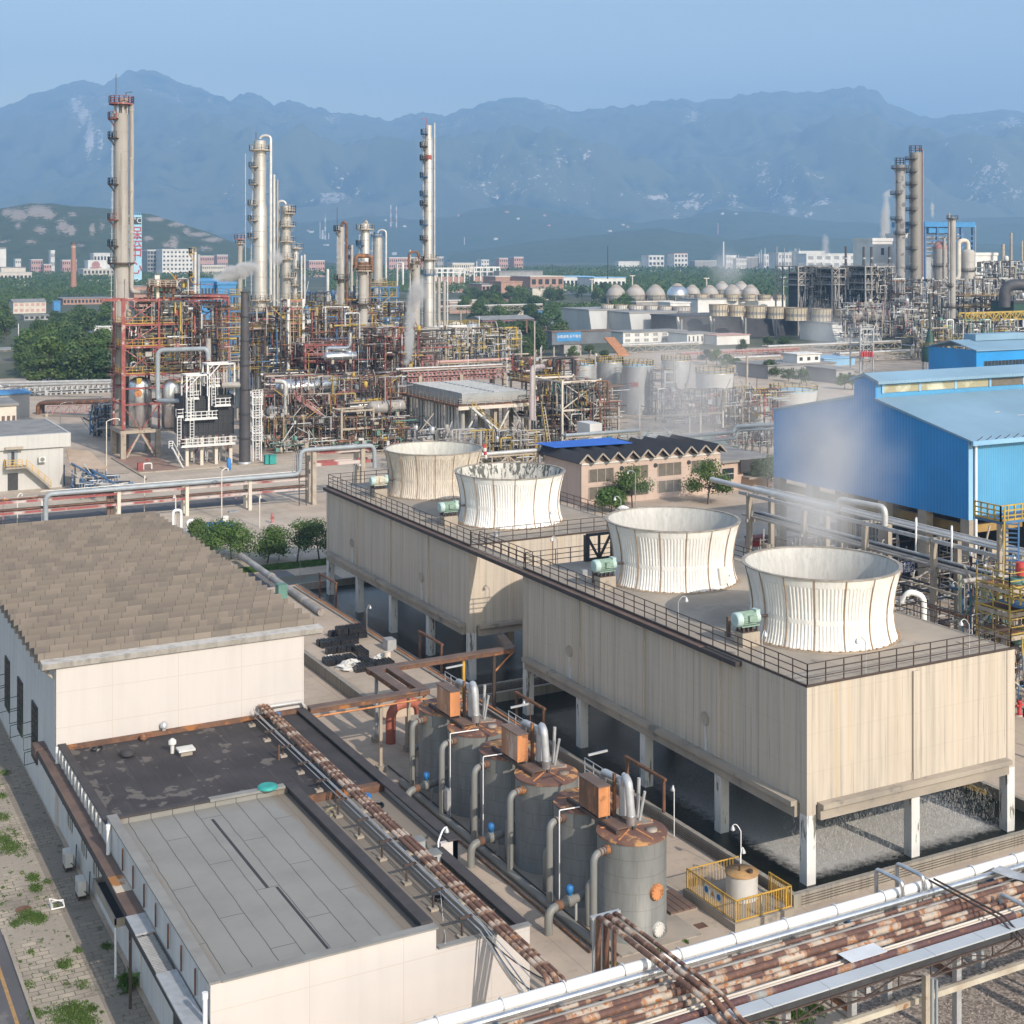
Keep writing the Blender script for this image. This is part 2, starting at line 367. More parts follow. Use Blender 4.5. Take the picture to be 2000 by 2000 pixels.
sheet("service_road",-60,62,187.5,194,.014,M_asph)
sheet("cross_road",33,50.5,137.6,147,.014,M_road)
sheet("side_road",-20,10.9,30,140,.014,M_asph)
sheet("unit_pad",52,58.8,221.3,240,.018,mk("reddish_pad",(.36,.22,.165),(.27,.18,.145),.4))
sheet("yellow_line",10.15,10.32,30,76,.02,mk("road_yellow",(.45,.25,.08),(.3,.19,.09),3))
def kerb(name,x0,x1,y0,y1,h=.13):
 return struct(name,MB().box(x0,x1,y0,y1,-.01,h),M_slab)
kerb("kerb",10.9,11.05,30,75.5);kerb("plaza_kerb",33,50,147.0,147.2);kerb("road_kerb",0,62,187.2,187.4);kerb("unit_kerb",51.6,51.9,214,239,.2);kerb("unit_kerb_front",51.9,110,221.0,221.25,.2)
def paver_mat():
 m,nt,b=base("old_pavers",.95)
 br=nn(nt,"ShaderNodeTexBrick");wn=nn(nt,"ShaderNodeTexNoise");wn.inputs["Scale"].default_value=1.3;cv=coord(nt);nt.links.new(cv,wn.inputs["Vector"]);nt.links.new(mix(nt,.16,cv,wn.outputs["Color"],'ADD'),br.inputs["Vector"])
 br.inputs["Scale"].default_value=1;br.inputs["Brick Width"].default_value=.75;br.inputs["Row Height"].default_value=.42;br.inputs["Mortar Size"].default_value=.022
 br.inputs["Color1"].default_value=(.46,.39,.30,1);br.inputs["Color2"].default_value=(.34,.29,.23,1);br.inputs["Mortar"].default_value=(.10,.095,.06,1)
 f=noise(nt,coord(nt),.35,6,.6);g=noise(nt,coord(nt),1.6,5,.7)
 P=sep(nt,coord(nt));
 edge=mth(nt,'ADD',mth(nt,'SUBTRACT',14.6,P[0]),mth(nt,'MULTIPLY',mth(nt,'SUBTRACT',f,.5),2.5))
 col=mix(nt,mth(nt,'MULTIPLY',mask(nt,f,.45,.62),.75),br.outputs["Color"],(.19,.165,.135))
 smooth_=mth(nt,'LESS_THAN',mth(nt,'FRACT',mth(nt,'MULTIPLY',P[1],1/9.0)),.5)
 col=mix(nt,mth(nt,'MULTIPLY',mth(nt,'MULTIPLY',smooth_,mask(nt,f,.4,.5)),.8),col,(.34,.295,.24))
 col=mix(nt,mask(nt,g,.585,.63),col,(.055,.085,.022))
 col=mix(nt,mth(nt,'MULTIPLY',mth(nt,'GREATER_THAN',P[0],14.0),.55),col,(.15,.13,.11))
 nt.links.new(col,b.inputs["Base Color"]);bump(nt,b,br.outputs["Fac"],-.5,.03);return m
sheet("paved_strip",10.9,15.7,30,135,.012,paver_mat())
def gravel_mat():
 m,nt,b=base("gravel",.95)
 v=nn(nt,"ShaderNodeTexVoronoi");v.inputs["Scale"].default_value=9;nt.links.new(coord(nt),v.inputs["Vector"])
 r_=ramp(nt,sep(nt,v.outputs["Color"])[0],[(.1,(.13,.105,.09)),(.5,(.24,.20,.17)),(.9,(.40,.345,.30))])
 f=noise(nt,coord(nt),.5,5)
 nt.links.new(mix(nt,mth(nt,'MULTIPLY',mask(nt,f,.4,.7),.4),r_,(.15,.125,.11)),b.inputs["Base Color"]);bump(nt,b,v.outputs["Distance"],-.6,.05);return m
sheet("gravel",43.9,90,20,55,.014,gravel_mat(),'stuff')
kerb("gravel_kerb",43.6,43.85,20,55)
b=MB()
for i in range(5200):
 x,y=rnd.uniform(44.1,66),rnd.uniform(33,54);s=rnd.uniform(.03,.075)
 b.add([(x-s,y,.01),(x,y-s,.01),(x+s,y,.01),(x,y+s,.01),(x+s*.2,y,s*1.2)],[(0,1,4),(1,2,4),(2,3,4),(3,0,4)])
struct("gravel_stones",b,mk("gravel_stone",(.38,.33,.29),(.2,.17,.15),6),'stuff')
M_grass=foliage("short_grass",(.05,.115,.016),(.075,.165,.022),(.13,.21,.04))
b=MB()
def tuft(x,y,n,s,h,z=.01):
 for i in range(n):
  a,r_=rnd.uniform(0,6.28),s*math.sqrt(rnd.random())*rnd.uniform(.5,1.15);X,Y=x+r_*math.cos(a)*.8,y+r_*math.sin(a)*1.3
  q=rnd.uniform(0,3.14);d=rnd.uniform(.02,.04);hh=h*rnd.uniform(.5,1.2)
  dx,dy=math.cos(q)*d,math.sin(q)*d
  b.add([(X-dx,Y-dy,z),(X+dx,Y+dy,z),(X+rnd.uniform(-.06,.06),Y+rnd.uniform(-.06,.06),z+hh)],[(0,1,2)])
def gG(x,y):return gz(x,y,0)
for x,y,n,s in((5,1596,260,.55),(20,1655,650,.75),(8,1640,300,.5),(65,1715,300,.45),(70,1735,300,.4),(55,1790,520,.6),(75,1795,420,.5),(92,1722,90,.3),(30,1805,160,.35),(125,1885,240,.4),(152,1857,90,.25),(130,1985,900,.9),(150,1975,500,.6),(180,1970,160,.3),(208,1850,150,.3),(60,1860,60,.2),(55,1925,90,.35),(70,1980,200,.4),(160,1925,100,.35),(2,1555,180,.4),(10,1510,120,.4),(170,2000,500,.6),(1185,1880,60,.16),(1200,1883,90,.2),(1287,1858,60,.15),(1340,1840,50,.15),(1470,1797,70,.14)):
 X,Y=gG(x,y);tuft(X,Y,int(n*1.3),s*1.25,.10)
for i in range(60):tuft(rnd.uniform(11.1,14),rnd.uniform(55,100),rnd.randint(8,40),rnd.uniform(.1,.3),.1)
for x,y,n,s in((1555,1983,700,.8),(1590,1970,300,.6),(1640,1965,200,.4),(1500,1990,300,.5)):
 X,Y=gG(x,y);tuft(X,Y,n,s,.18)
struct("grass_in_joints",b,M_grass,'stuff')
b=MB()
for i in range(9000):
 x,y=rnd.uniform(44.5,56.5),rnd.uniform(147.3,150.4);a=rnd.uniform(0,3.14);d=.05
 b.add([(x-d*math.cos(a),y-d*math.sin(a),.01),(x+d*math.cos(a),y+d*math.sin(a),.01),(x,y,rnd.uniform(.08,.2))],[(0,1,2)])
struct("lawn_strip_grass",b,M_grass,'stuff')
def water_mat():
 m,nt,b=base("basin_water",.06);P=sep(nt,coord(nt))
 b.inputs["IOR"].default_value=1.33
 n1=noise(nt,coord(nt),.45,6,.7);n2=noise(nt,coord(nt),22,3,.7);n3=noise(nt,coord(nt),2.2,5,.7)
 def band(v,lo,hi,soft):
  a=mth(nt,'MULTIPLY',mth(nt,'SUBTRACT',v,lo),1/soft);c=mth(nt,'MULTIPLY',mth(nt,'SUBTRACT',hi,v),1/soft)
  return mth(nt,'MINIMUM',a,c)
 jig=mth(nt,'MULTIPLY',mth(nt,'SUBTRACT',n3,.5),1.5)
 f1=mth(nt,'MINIMUM',band(P[0],50.9,66.5,1.2),band(P[1],60.9,93.2,1.2))
 f2=mth(nt,'MINIMUM',band(P[0],50.9,66.5,1.2),band(P[1],102.9,135,1.2))
 f=mth(nt,'ADD',mth(nt,'MAXIMUM',f1,f2),jig)
 foam_shaded=mth(nt,'MULTIPLY',mth(nt,'MULTIPLY',mask(nt,f,.1,1.3),ramp(nt,mth(nt,'MULTIPLY',P[1],.01),[(.66,(1,1,1)),(.80,(.30,.30,.30))])),mth(nt,'ADD',.5,mth(nt,'MULTIPLY',mask(nt,n2,.40,.60),.5)))  # foam colour also fades away from the front, painting in shade beneath the block
 col=mix(nt,foam_shaded,(.008,.010,.008),(.60,.59,.565))
 nt.links.new(col,b.inputs["Base Color"]);nt.links.new(mth(nt,'ADD',.06,mth(nt,'MULTIPLY',foam_shaded,.6)),b.inputs["Roughness"])
 bump(nt,b,mth(nt,'ADD',n2,n1),.25,.06);return m
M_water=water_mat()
def basin(name,x0,x1,y0,y1,label):
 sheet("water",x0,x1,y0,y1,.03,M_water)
 t=T("basin_wall",label,"wall",((x0+x1)/2,y0,0))
 for(a,c,d,e)in((x0-.3,x1+.3,y0-.3,y0),(x0-.3,x1+.3,y1,y1+.3),(x0-.3,x0,y0,y1),(x1,x1+.3,y0,y1)):
  part(t,"wall_side",MB().box(a,c,d,e,-.1,.75),M_basin)
 c=MB()
 for k in range(4):
  z=.18+.14*k;c.tube([(x0-.36,y0+.4,z),(x0-.36,y1-.4,z)],.018,4);c.tube([(x0+.2,y0-.36,z),(x1-.2,y0-.36,z)],.018,4)
 part(t,"cable_lines",c,M_iron)
 return t
M_basin=concrete_wall("basin_concrete",(.30,.275,.235),(.20,.18,.155),(.24,.18,.11))
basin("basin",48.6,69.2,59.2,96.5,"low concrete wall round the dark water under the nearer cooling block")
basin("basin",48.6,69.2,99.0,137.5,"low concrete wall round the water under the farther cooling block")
TH=11.0;LZ=4.35
def cooling_block(y0,y1,label,vis):
 x0,x1=50.7,66.56
 t=T("cooling_tower_block",label,"cooling tower",(x0,y0,0))
 w_=.3
 for n,(a,c,d,e)in(("wall_panel",(x0,x0+w_,y0+.6,y1-.6)),("wall_panel",(x0+.6,x1-.6,y0,y0+w_)),("wall_panel",(x1-w_,x1,y0+.6,y1-.6)),("wall_panel",(x0+.6,x1-.6,y1-w_,y1))):
  part(t,n,MB().box(a,c,d,e,LZ,TH-.1),M_conc)
 part(t,"deck",MB().box(x0+.06,x1-.06,y0+.06,y1-.06,TH-.35,TH),M_deck)
 fr=MB()
 fr.box(x0+.5,x1-.5,y0+.5,y1-.5,LZ+.5,LZ+.8);part(t,"fill_packing",fr,M_dark)
 for(a,c,d,e)in((x0-.55,x0,y0+.7,y1-.7),(x0+.7,x1-.7,y0-.55,y0),(x0+.7,x1-.7,y1,y1+.55)):
  part(t,"ledge",MB().box(a,c,d,e,LZ-.12,LZ+.16),M_slab)
  part(t,"lower_beam",MB().box(a+.25 if c-a<2 else a,c+.3 if c-a<2 else c,d+.25 if e-d<2 else d,e+.3 if e-d<2 else e,LZ-.75,LZ-.125),M_slab)
 n=round((y1-y0)/8.1);pos=[]
 for i in range(n+1):
  y=y0+(y1-y0)*i/n
  for x in(x0,(x0+x1)/2,x1):pos.append((x,y,i in(0,n),x))
 for x,y,ye,_ in pos:
  xc=min(max(x,x0+.27),x1-.27);yc=min(max(y,y0+.27),y1-.27)
  edge=x in(x0,x1);mid=not edge and not ye
  cw=.62
  body=MB().box(xc-cw/2,xc+cw/2,yc-cw/2,yc+cw/2,-.1,3.85,1 if(edge or ye)else 0)
  top=TH-.1 if(edge and ye)else LZ+.6
  o=part(t,"column",body.box(xc-cw/2,xc+cw/2,yc-cw/2,yc+cw/2,3.85,top,0),[M_conc,M_whitecol])
 for i in range(1,n):
  y=y0+(y1-y0)*i/n;part(t,"pilaster",MB().box(x0-.14,x0+.02,y-.24,y+.24,LZ+.2,TH-.25),M_conc)
 xm=(x0+x1)/2;part(t,"pilaster",MB().box(xm-.24,xm+.24,y0-.14,y0+.02,LZ+.2,TH-.25),M_conc)
 for i in range(n):
  if i%2==0:continue
  y=y0+(y1-y0)*(i+.16)/n;z=6.45
  h=MB();h.lathe(0,0,[(0.001,0),(.30,0),(.34,-.03),(.40,-.03),(.42,.03)],20,0,False,False);
  h.v=[(x0-.05+c,y+a,z+b_)for a,b_,c in h.v]
  pt=part(t,"wall_port",h,M_slab);part(pt,"port_hole",MB().tube([(x0-.006,y,z),(x0-.018,y,z)],.31,18),M_ply)
  s=MB().box(x0-.022,x0-.004,y-.12,y+.09,LZ+.17,z-.42).box(x0-.026,x0-.008,y-.26,y-.02,LZ+.17,z-1.1)
  part(t,"lime_run",s,mk("lime_streak",(.62,.61,.58),(.42,.40,.37),2,(3,3,.5)))
 e=.12
 part(t,"railing",MB().rail([(x0+e,y1-e,TH),(x0+e,y0+e,TH),(x1-e,y0+e,TH),(x1-e,y1-e,TH),(x0+e,y1-e,TH)],1.15,1.25,.026),M_iron)
 part(t,"kerb_edge",MB().box(x0-.05,x1+.05,y0-.05,y0+.05,TH-.06,TH+.05).box(x0-.05,x0+.05,y0,y1,TH-.06,TH+.05),M_iron)
 for(X,Y)in((x0+2.15,y0+10.0),(x0+2.1,y0+25.9)):
  part(t,"stub_post",MB().box(X-.1,X+.1,Y-.1,Y+.1,TH,TH+1.25),M_brown)
 return t
M_deck=mk("tower_deck",(.37,.315,.255),(.255,.225,.19),.22,rough=.9,spot=(.37,.335,.29),sp_sc=.5,sp_lo=.55,sp_hi=.7)
M_whitecol=mk("peeling_white_column",(.70,.70,.68),(.58,.58,.56),.9,(1,1,.3),spot=(.16,.145,.12),sp_sc=1.4,sp_st=(2.2,2.2,.35),sp_lo=.57,sp_hi=.62)
cooling_block(60.7,93.3,"nearer streaked concrete cooling block on columns over foaming water",True)
cooling_block(102.4,135.0,"farther streaked concrete cooling block on columns over dark water",True)
def rain_mat():
 m,nt,b=base("falling_water",.4);b.inputs["Base Color"].default_value=(.75,.75,.73,1);b.inputs["Alpha"].default_value=.2;return m
b=MB()
for i in range(7000):
 x,y=rnd.uniform(51.4,66),rnd.choice((rnd.uniform(61.3,93),rnd.uniform(103,134.5))if i%3==0 else(rnd.uniform(60.9,64.5),));z=rnd.uniform(.05,3.2);h=rnd.uniform(.06,.22);s=rnd.uniform(.006,.012)
 b.add([(x-s,y+s,z),(x+s,y-s,z),(x+s,y-s,z+h),(x-s,y+s,z+h)],[(0,1,2,3)])
struct("falling_water",b,rain_mat(),'stuff')
for z in(1.6,3.0):
 solo("cross_beam",f"yellowish steel cross beam inside the nearer cooling block, {'lower' if z<2 else 'upper'} of two","beam",MB().box(66.0,66.25,62.5,92,z,z+.22),M_yellow,(66.1,77,z))
t=T("gangway","dark steel walkway and channel running along the tower edges between the two cooling blocks","walkway",(50.4,76,TH))
part(t,"channel",MB().box(50.22,50.66,66.5,134.9,TH-.42,TH-.14),M_capdark)
part(t,"channel_lid",MB().box(50.18,50.7,70,134.9,TH-.135,TH-.09),M_brown)
part(t,"walk_plate",MB().box(50.75,51.6,93.36,102.34,TH-.1,TH-.03),M_slab)
part(t,"railing",MB().rail([(50.8,93.4,TH-.03),(50.8,102.3,TH-.03)],1.1,1.3,.026).rail([(51.55,93.4,TH-.03),(51.55,102.3,TH-.03)],1.1,1.3,.026),M_iron)
M_stackw=None
def stack_mat(name,c,dark,amt):
 m,nt,b=base(name,.55)
 P=coord(nt,(1.6,1.6,.12),True);a=noise(nt,P,1.6,6,.7);z=sep(nt,coord(nt,(1,1,1),True))[2]
 g=noise(nt,coord(nt,(5,5,.3),True),1.2,5,.7)
 col=ramp(nt,a,[(.3,tuple(x*.8 for x in c)),(.5,c)])
 k=mth(nt,'MULTIPLY',mask(nt,g,.56-.1*amt,.76),amt)
 col=mix(nt,k,col,dark)
 top=mask(nt,mth(nt,'ADD',z,mth(nt,'MULTIPLY',a,2.2)),4.2,6.0)
 col=mix(nt,mth(nt,'MULTIPLY',top,.25+.5*amt),col,dark)
 nt.links.new(col,b.inputs["Base Color"]);return m
def inner_mat(name,c,dark,lo,hi):
 m,nt,b=base(name,.7)
 a=noise(nt,coord(nt,(2.2,2.2,.5),True),1.2,7,.7);f=noise(nt,coord(nt,(1.2,1.2,.1),True),2.5,5,.7)
 col=ramp(nt,f,[(.3,tuple(x*.75 for x in c)),(.6,c)])
 nt.links.new(mix(nt,mask(nt,a,lo,hi),col,dark),b.inputs["Base Color"]);return m
def srad(z):
 pts=[(0,4.66),(.35,4.52),(.9,4.38),(1.6,4.33),(2.3,4.37),(3.0,4.48),(3.6,4.62),(4.3,4.82)]
 for(a,ra),(c,rc)in zip(pts,pts[1:]):
  if z<=c:return ra+(rc-ra)*(z-a)/(c-a)
 return 4.82
M_seam=mk("rusty_seam",(.38,.28,.19),(.27,.18,.11),2)
def fan_stack(y,label,mo,mi_,a_door):
 X=58.63;t=T("fan_stack",label,"fan stack",(X,y,TH))
 NP,per=16,8;sh=MB();ns=NP*per*4
 zs=[0,.35,.7,1.1,1.45,1.55,1.75,1.85,2.3,2.8,3.3,3.74,3.8,4.05,4.3]
 v=[]
 for zi in zs:
  for j in range(ns):
   a=2*math.pi*j/ns;ph=j%(per*4);q=ph%4;rr=srad(zi)
   rib=.045 if q in(1,2)and 2<ph<per*4-2 else 0
   if zi>3.77 or 1.5<zi<1.8 and ph not in(0,):rib=.03
   v.append((X+(rr+rib)*math.cos(a),y+(rr+rib)*math.sin(a),TH+zi))
 fs=[(i*ns+j,i*ns+(j+1)%ns,(i+1)*ns+(j+1)%ns,(i+1)*ns+j)for i in range(len(zs)-1)for j in range(ns)]
 sh.add(v,fs,0,False);part(t,"shell",sh,mo)
 part(t,"inner_lining",MB().lathe(X,y,[(srad(z_)-.10,TH+z_)for z_ in(4.3,3.6,2.8,1.6,.5,.02)],96,0,True,False),mi_)
 part(t,"rim",MB().ring(X,y,TH+4.30,4.70,4.93,.07,96),mk("stack_rim",(.36,.33,.29),(.22,.18,.14),2))
 part(t,"base_flange",MB().ring(X,y,TH+.003,4.0,4.92,.05,64),M_slab)
 se=MB()
 for i in range(NP):
  a=2*math.pi*i/NP
  pr=[(X+(srad(z_)+.05)*math.cos(a),y+(srad(z_)+.05)*math.sin(a),TH+z_)for z_ in(.02,.5,1,1.6,2.2,2.8,3.4,4.28)]
  for p,q in zip(pr,pr[1:]):se.bar(p,q,.055,.06)
  for k in range(3):
   a2=a+2*math.pi/NP*(k+.5)/3;se.box(*(lambda cx,cy_:(cx-.07,cx+.07,cy_-.07,cy_+.07))(X+4.74*math.cos(a2),y+4.74*math.sin(a2)),TH+.05,TH+.13)
 se.ring(X,y,TH+.052,4.66,4.82,.03,64);part(t,"panel_seam_trim",se,M_seam)
 if a_door is not None:
  a=R(a_door);c,s=math.cos(a),math.sin(a);u=(-s,c);d=MB()
  z0,z1=.35,1.5
  q=[(X+(srad(z_)+.14)*c+u[0]*h,y+(srad(z_)+.14)*s+u[1]*h,TH+z_)for z_ in(z0,z1)for h in(-.5,.5)]
  q2=[(X+(srad(z_)-.05)*c+u[0]*h,y+(srad(z_)-.05)*s+u[1]*h,TH+z_)for z_ in(z0,z1)for h in(-.5,.5)]
  d.add(q+q2,[(0,1,3,2),(0,4,5,1),(1,5,7,3),(3,7,6,2),(2,6,4,0)]);dp=part(t,"access_door",d,M_white)
  part(dp,"door_bolt_trim",MB().ball(q[1][0],q[1][1],q[1][2]+.5,.05,6,4),M_iron)
 for k in range(6):
  a=k*math.pi/3;f=MB().bar((X+.3*math.cos(a),y+.3*math.sin(a),TH+.5),(X+4.1*math.cos(a),y+4.1*math.sin(a),TH+.5),.55,.05);part(t,"fan_blade",f,M_grey)
 part(t,"fan_hub",MB().lathe(X,y,[(.45,TH+.1),(.45,TH+.7),(.2,TH+.8)],16),M_grey)
 return t
m_clean=stack_mat("stack_white",(.76,.74,.70),(.42,.36,.29),.22)
m_clean2=stack_mat("stack_white_bright",(.80,.79,.76),(.45,.40,.33),.15)
m_dirty=stack_mat("stack_stained_beige",(.62,.55,.46),(.27,.225,.175),.85)
i_grey=inner_mat("stack_inside_grey",(.52,.51,.48),(.30,.30,.29),.55,.75)
i_peel=inner_mat("stack_inside_peeling",(.58,.56,.51),(.09,.095,.085),.50,.54)
i_rust=inner_mat("stack_inside_rusty",(.55,.54,.49),(.42,.31,.18),.60,.68)
fan_stack(68.85,"nearest white ribbed fan stack, its grey inside showing, at the front corner of the deck",m_clean,i_grey,None)
fan_stack(85.15,"white ribbed fan stack with a square access door, second cell of the nearer block",m_clean,i_grey,-72)
fan_stack(110.4,"clean white fan stack whose dark inner lining is peeling, on the farther block",m_clean2,i_peel,None)
fan_stack(126.5,"stained beige fan stack with rust runs, farthest of the four",m_dirty,i_rust,-68)
M_motor=mk("motor_green",(.25,.36,.30),(.18,.27,.22),1.5);M_motorl=mk("motor_pale_cover",(.42,.55,.53),(.36,.48,.46),2);M_motorc=mk("motor_cream",(.56,.53,.43),(.45,.42,.34),2)
def motor(y,label,m1,m2):
 x=52.75;t=T("fan_motor",label,"electric motor",(x,y,TH),"electric motors driving the fans")
 part(t,"plinth",MB().box(x-.65,x+.65,y-.42,y+.42,TH,TH+.85),M_slab)
 fr=MB()
 for dx in(-.5,-.17,.17,.5):
  for dy in(-.3,.3):fr.box(x+dx-.05,x+dx+.05,y+dy-.05,y+dy+.05,TH+.85,TH+1.2)
 fr.box(x-.6,x+.6,y-.36,y+.36,TH+.851,TH+.9);part(t,"foot_frame",fr,M_iron);z=TH+1.62
 part(t,"base_plate",MB().box(x-.65,x+.65,y-.4,y+.4,TH+1.2,TH+1.27),m1)
 b_=MB().tube([(x-.55,y,z),(x+.5,y,z)],.40,18)
 for k in range(18):
  a=k*math.pi/9;b_.bar((x-.5,y+.42*math.cos(a),z+.42*math.sin(a)),(x+.45,y+.42*math.cos(a),z+.42*math.sin(a)),.03,.05)
 part(t,"body",b_,m1)
 part(t,"fan_cover",MB().tube([(x-.95,y,z),(x-.9,y,z),(x-.55,y,z)],[.36,.45,.45],18),m2)
 part(t,"gear_end",MB().tube([(x+.5,y,z),(x+.8,y,z)],.36,14).box(x+.5,x+.8,y-.25,y+.25,z+.2,z+.5),m2)
 part(t,"shaft",MB().tube([(x+.8,y,z),(x+1.7,y,z)],.09,8),M_iron)
 part(t,"terminal_box",MB().box(x-.2,x+.15,y-.55,y-.36,z-.1,z+.25),m1)
 return t
motor(68.7,"green motor with pale fan cover on a plinth beside the nearest fan stack",M_motor,M_motorl)
motor(85.0,"green motor on a plinth beside the fan stack with the square door",M_motor,M_motorl)
motor(110.6,"green motor on a plinth beside the fan stack with peeling lining",M_motor,M_motorl)
motor(126.2,"cream motor with pale green gear end beside the stained beige fan stack",M_motorc,M_motorl)
def lamp_post(name,x,y,z,h,label,group=None,m=None,arm=(0.5,0),r=.028):
 m=m or M_galv;t=T(name,label,"lamp",(x,y,z),group)
 ax,ay=arm;pts=[(x,y,z),(x,y,z+h)]+[(x+ax*k/4,y+ay*k/4,z+h+.35*math.sin(math.pi*k/4*.75))for k in range(1,5)]
 part(t,"pole",MB().tube(pts,r,6),m);e=pts[-1]
 part(t,"lamp_shade",MB().lathe(e[0],e[1],[(.14,e[2]-.24),(.12,e[2]-.14),(.05,e[2]-.02),(.03,e[2]+.03)],12),M_galv)
 part(t,"bulb_glass",MB().ball(e[0],e[1],e[2]-.23,.08,8,6),M_whitepipe);return t
gl="hooked lamps along the cooling tower rails"
lamp_post("hook_lamp",55.05,60.85,TH-.4,2.2,"hooked lamp on the front rail below the nearest fan stack",gl,None,(-.55,.1))
lamp_post("hook_lamp",63.05,60.85,TH-.4,2.2,"hooked lamp on the front rail near the far end of the deck",gl,None,(-.55,.1))
lamp_post("hook_lamp",50.9,64.9,TH-.4,2.0,"hooked lamp on the side rail near the front corner",gl,None,(.4,.2))
lamp_post("hook_lamp",50.9,73.3,TH-.4,2.2,"hooked lamp on the side rail between the two white stacks",gl,None,(.55,-.1))
lamp_post("hook_lamp",58.9,102.5,TH-.4,2.2,"hooked lamp at the rail in front of the stack with peeling lining",gl,None,(-.5,.1))
lamp_post("hook_lamp",53.5,134.6,TH-.2,2.0,"hooked lamp at the far corner rail of the farther block",gl,None,(.6,0))
lamp_post("hook_lamp",53.6,93.2,TH-.2,2.0,"hooked lamp at the back rail of the nearer block",gl,None,(-.5,0))
lamp_post("bracket_lamp",66.5,104.5,TH,2.0,"hooked lamp at the far side rail of the farther block",gl,None,(-.5,.2))
solo("truss_bracket","dark steel bracket truss at the back rail of the nearer block","bracket",MB().truss((56,92.9,TH+.1),(60.5,92.9,TH+.1),1.9,4,.16).bar((56,92.9,TH+2),(56,92.9,TH),.35),M_dark,(58,92.9,TH))
solo("vent_elbow","white hooked vent pipe rising behind the far deck rail","vent pipe",MB().pipe([(67.4,69,TH-8),(67.4,69,TH+1.2),(66.6,69.6,TH+1.5),(66.4,69.9,TH+.7)],.2,10),M_whitepipe,(67.4,69,TH-8))
solo("vent_elbow","white hooked vent pipe rising behind the stack with peeling lining","vent pipe",MB().pipe([(67.4,104.2,TH-8),(67.4,104.2,TH+1.0),(66.7,104.8,TH+1.4),(66.5,105.1,TH+.7)],.2,10),M_whitepipe,(67.4,104.2,TH-8))
for k in range(2):
 solo("deck_pipe",f"grey pipe lying on the deck behind the nearest fan stack, {'nearer' if k==0 else 'farther'} of two","pipe",MB().pipe([(63.6,71.6+k*.7,TH+.2),(66.3,70.4+k*.7,TH+.2)],.14,8),M_pipeg,(64,71.6+k*.7,TH))
solo("deck_hatch","square dark grating hatch in the deck near the far corner","hatch",MB().box(64.4,66,62.1,63.2,TH,TH+.06),M_slab,(65.2,62.6,TH))
for x,y,la in((53.2,88.6,"small grey box near the motor by the stack with the square door"),(54,104,"small box by the railing of the farther block")):
 solo("junction_box",la,"box",MB().box(x-.2,x+.2,y-.15,y+.15,TH,TH+.5),M_galv,(x,y,TH))
def shingle_mat():
 m,nt,b=base("hall_roof_slabs",.92)
 br=nn(nt,"ShaderNodeTexBrick");cv=coord(nt);cv.node.inputs["Location"].default_value=(.3,-88.9,0);nt.links.new(cv,br.inputs["Vector"])
 br.inputs["Scale"].default_value=1;br.inputs["Brick Width"].default_value=1.15;br.inputs["Row Height"].default_value=44.9/30;br.inputs["Mortar Size"].default_value=.03;br.inputs["Mortar Smooth"].default_value=.3
 br.inputs["Color1"].default_value=(.235,.198,.165,1);br.inputs["Color2"].default_value=(.165,.142,.12,1);br.inputs["Mortar"].default_value=(.095,.08,.068,1)
 br.offset_frequency=2
 f=noise(nt,coord(nt,(.16,.3,.3)),1,5,.6);g=noise(nt,coord(nt,(1,1,1)),3,6,.7)
 v=nn(nt,"ShaderNodeTexVoronoi");v.inputs["Scale"].default_value=1;nt.links.new(coord(nt,(.87,.668,.0)),v.inputs["Vector"])
 col=mix(nt,mth(nt,'MULTIPLY',mask(nt,f,.5,.72),.55),br.outputs["Color"],(.115,.10,.095))
 col=mix(nt,mth(nt,'MULTIPLY',mth(nt,'GREATER_THAN',sep(nt,v.outputs["Color"])[0],.80),.42),col,(.12,.105,.10))
 col=mix(nt,mth(nt,'MULTIPLY',g,.4),col,(.17,.15,.13))
 nt.links.new(col,b.inputs["Base Color"]);bump(nt,b,g,.25,.03);return m
hx0,hx1,hy0,hy1,hz=15.8,31.6,88.4,133.5,9.55
M_hallw=clad("white_wall_panels",(.54,.505,.485),4.1,2.15,.035,(.44,.38,.33),.06,1.35,.55)
M_hallside=clad("white_wall_shade_side",(.66,.65,.63),6.0,2.4,.03,(.5,.49,.48),.2,0,0,1)  # side panels whiter than the lit front, to lift their shade by colour
hall=T("white_hall","tall white hall with weathered grey-brown stepped slab roof","building",(hx0,hy0,0))
part(hall,"front_wall",MB().box(hx0+.02,hx1-.02,hy0,hy0+.35,0,hz),M_hallw)
part(hall,"side_wall",MB().box(hx0,hx0+.3,hy0+.36,hy1,0,hz),M_hallside)
part(hall,"side_wall",MB().box(hx1-.3,hx1,hy0+.36,hy1,0,hz),M_hallside)
part(hall,"back_wall",MB().box(hx0+.3,hx1-.3,hy1-.3,hy1,0,hz),M_hallside)
b=MB();rows=30;y=89.0;st=(133.9-89.0)/rows
for i in range(rows):
 a,c=y+i*st,y+(i+1)*st;e=.10*math.sin(i*1.7)*.4
 b.prof_x([(a,hz+.88),(a,hz+.40),(c+.02,hz+.40),(c+.02,hz+.46),(c-.02,hz+.46)],hx0-.95+e,hx1+1.15+e)
part(hall,"roof",b,shingle_mat())
b=MB().prof_x([(88.5,hz-.08),(88.2,hz+.06),(88.0,hz+.44),(88.95,hz+.5),(88.95,hz-.08)],hx0-.85,hx1+1.2)
part(hall,"eave_fascia",b,clad("stained_fascia",(.50,.475,.44),40,40,.01,None,.45))
b=MB()
for i in range(rows):
 a=y+i*st;b.box(hx0-.9,hx0-.04,a+.1,a+.24,hz-.1,hz+.41).bar((hx0-.02,a+.17,hz-.75),(hx0-.88,a+.17,hz+.1),.12,.12)
part(hall,"eave_bracket_trim",b,M_slab)
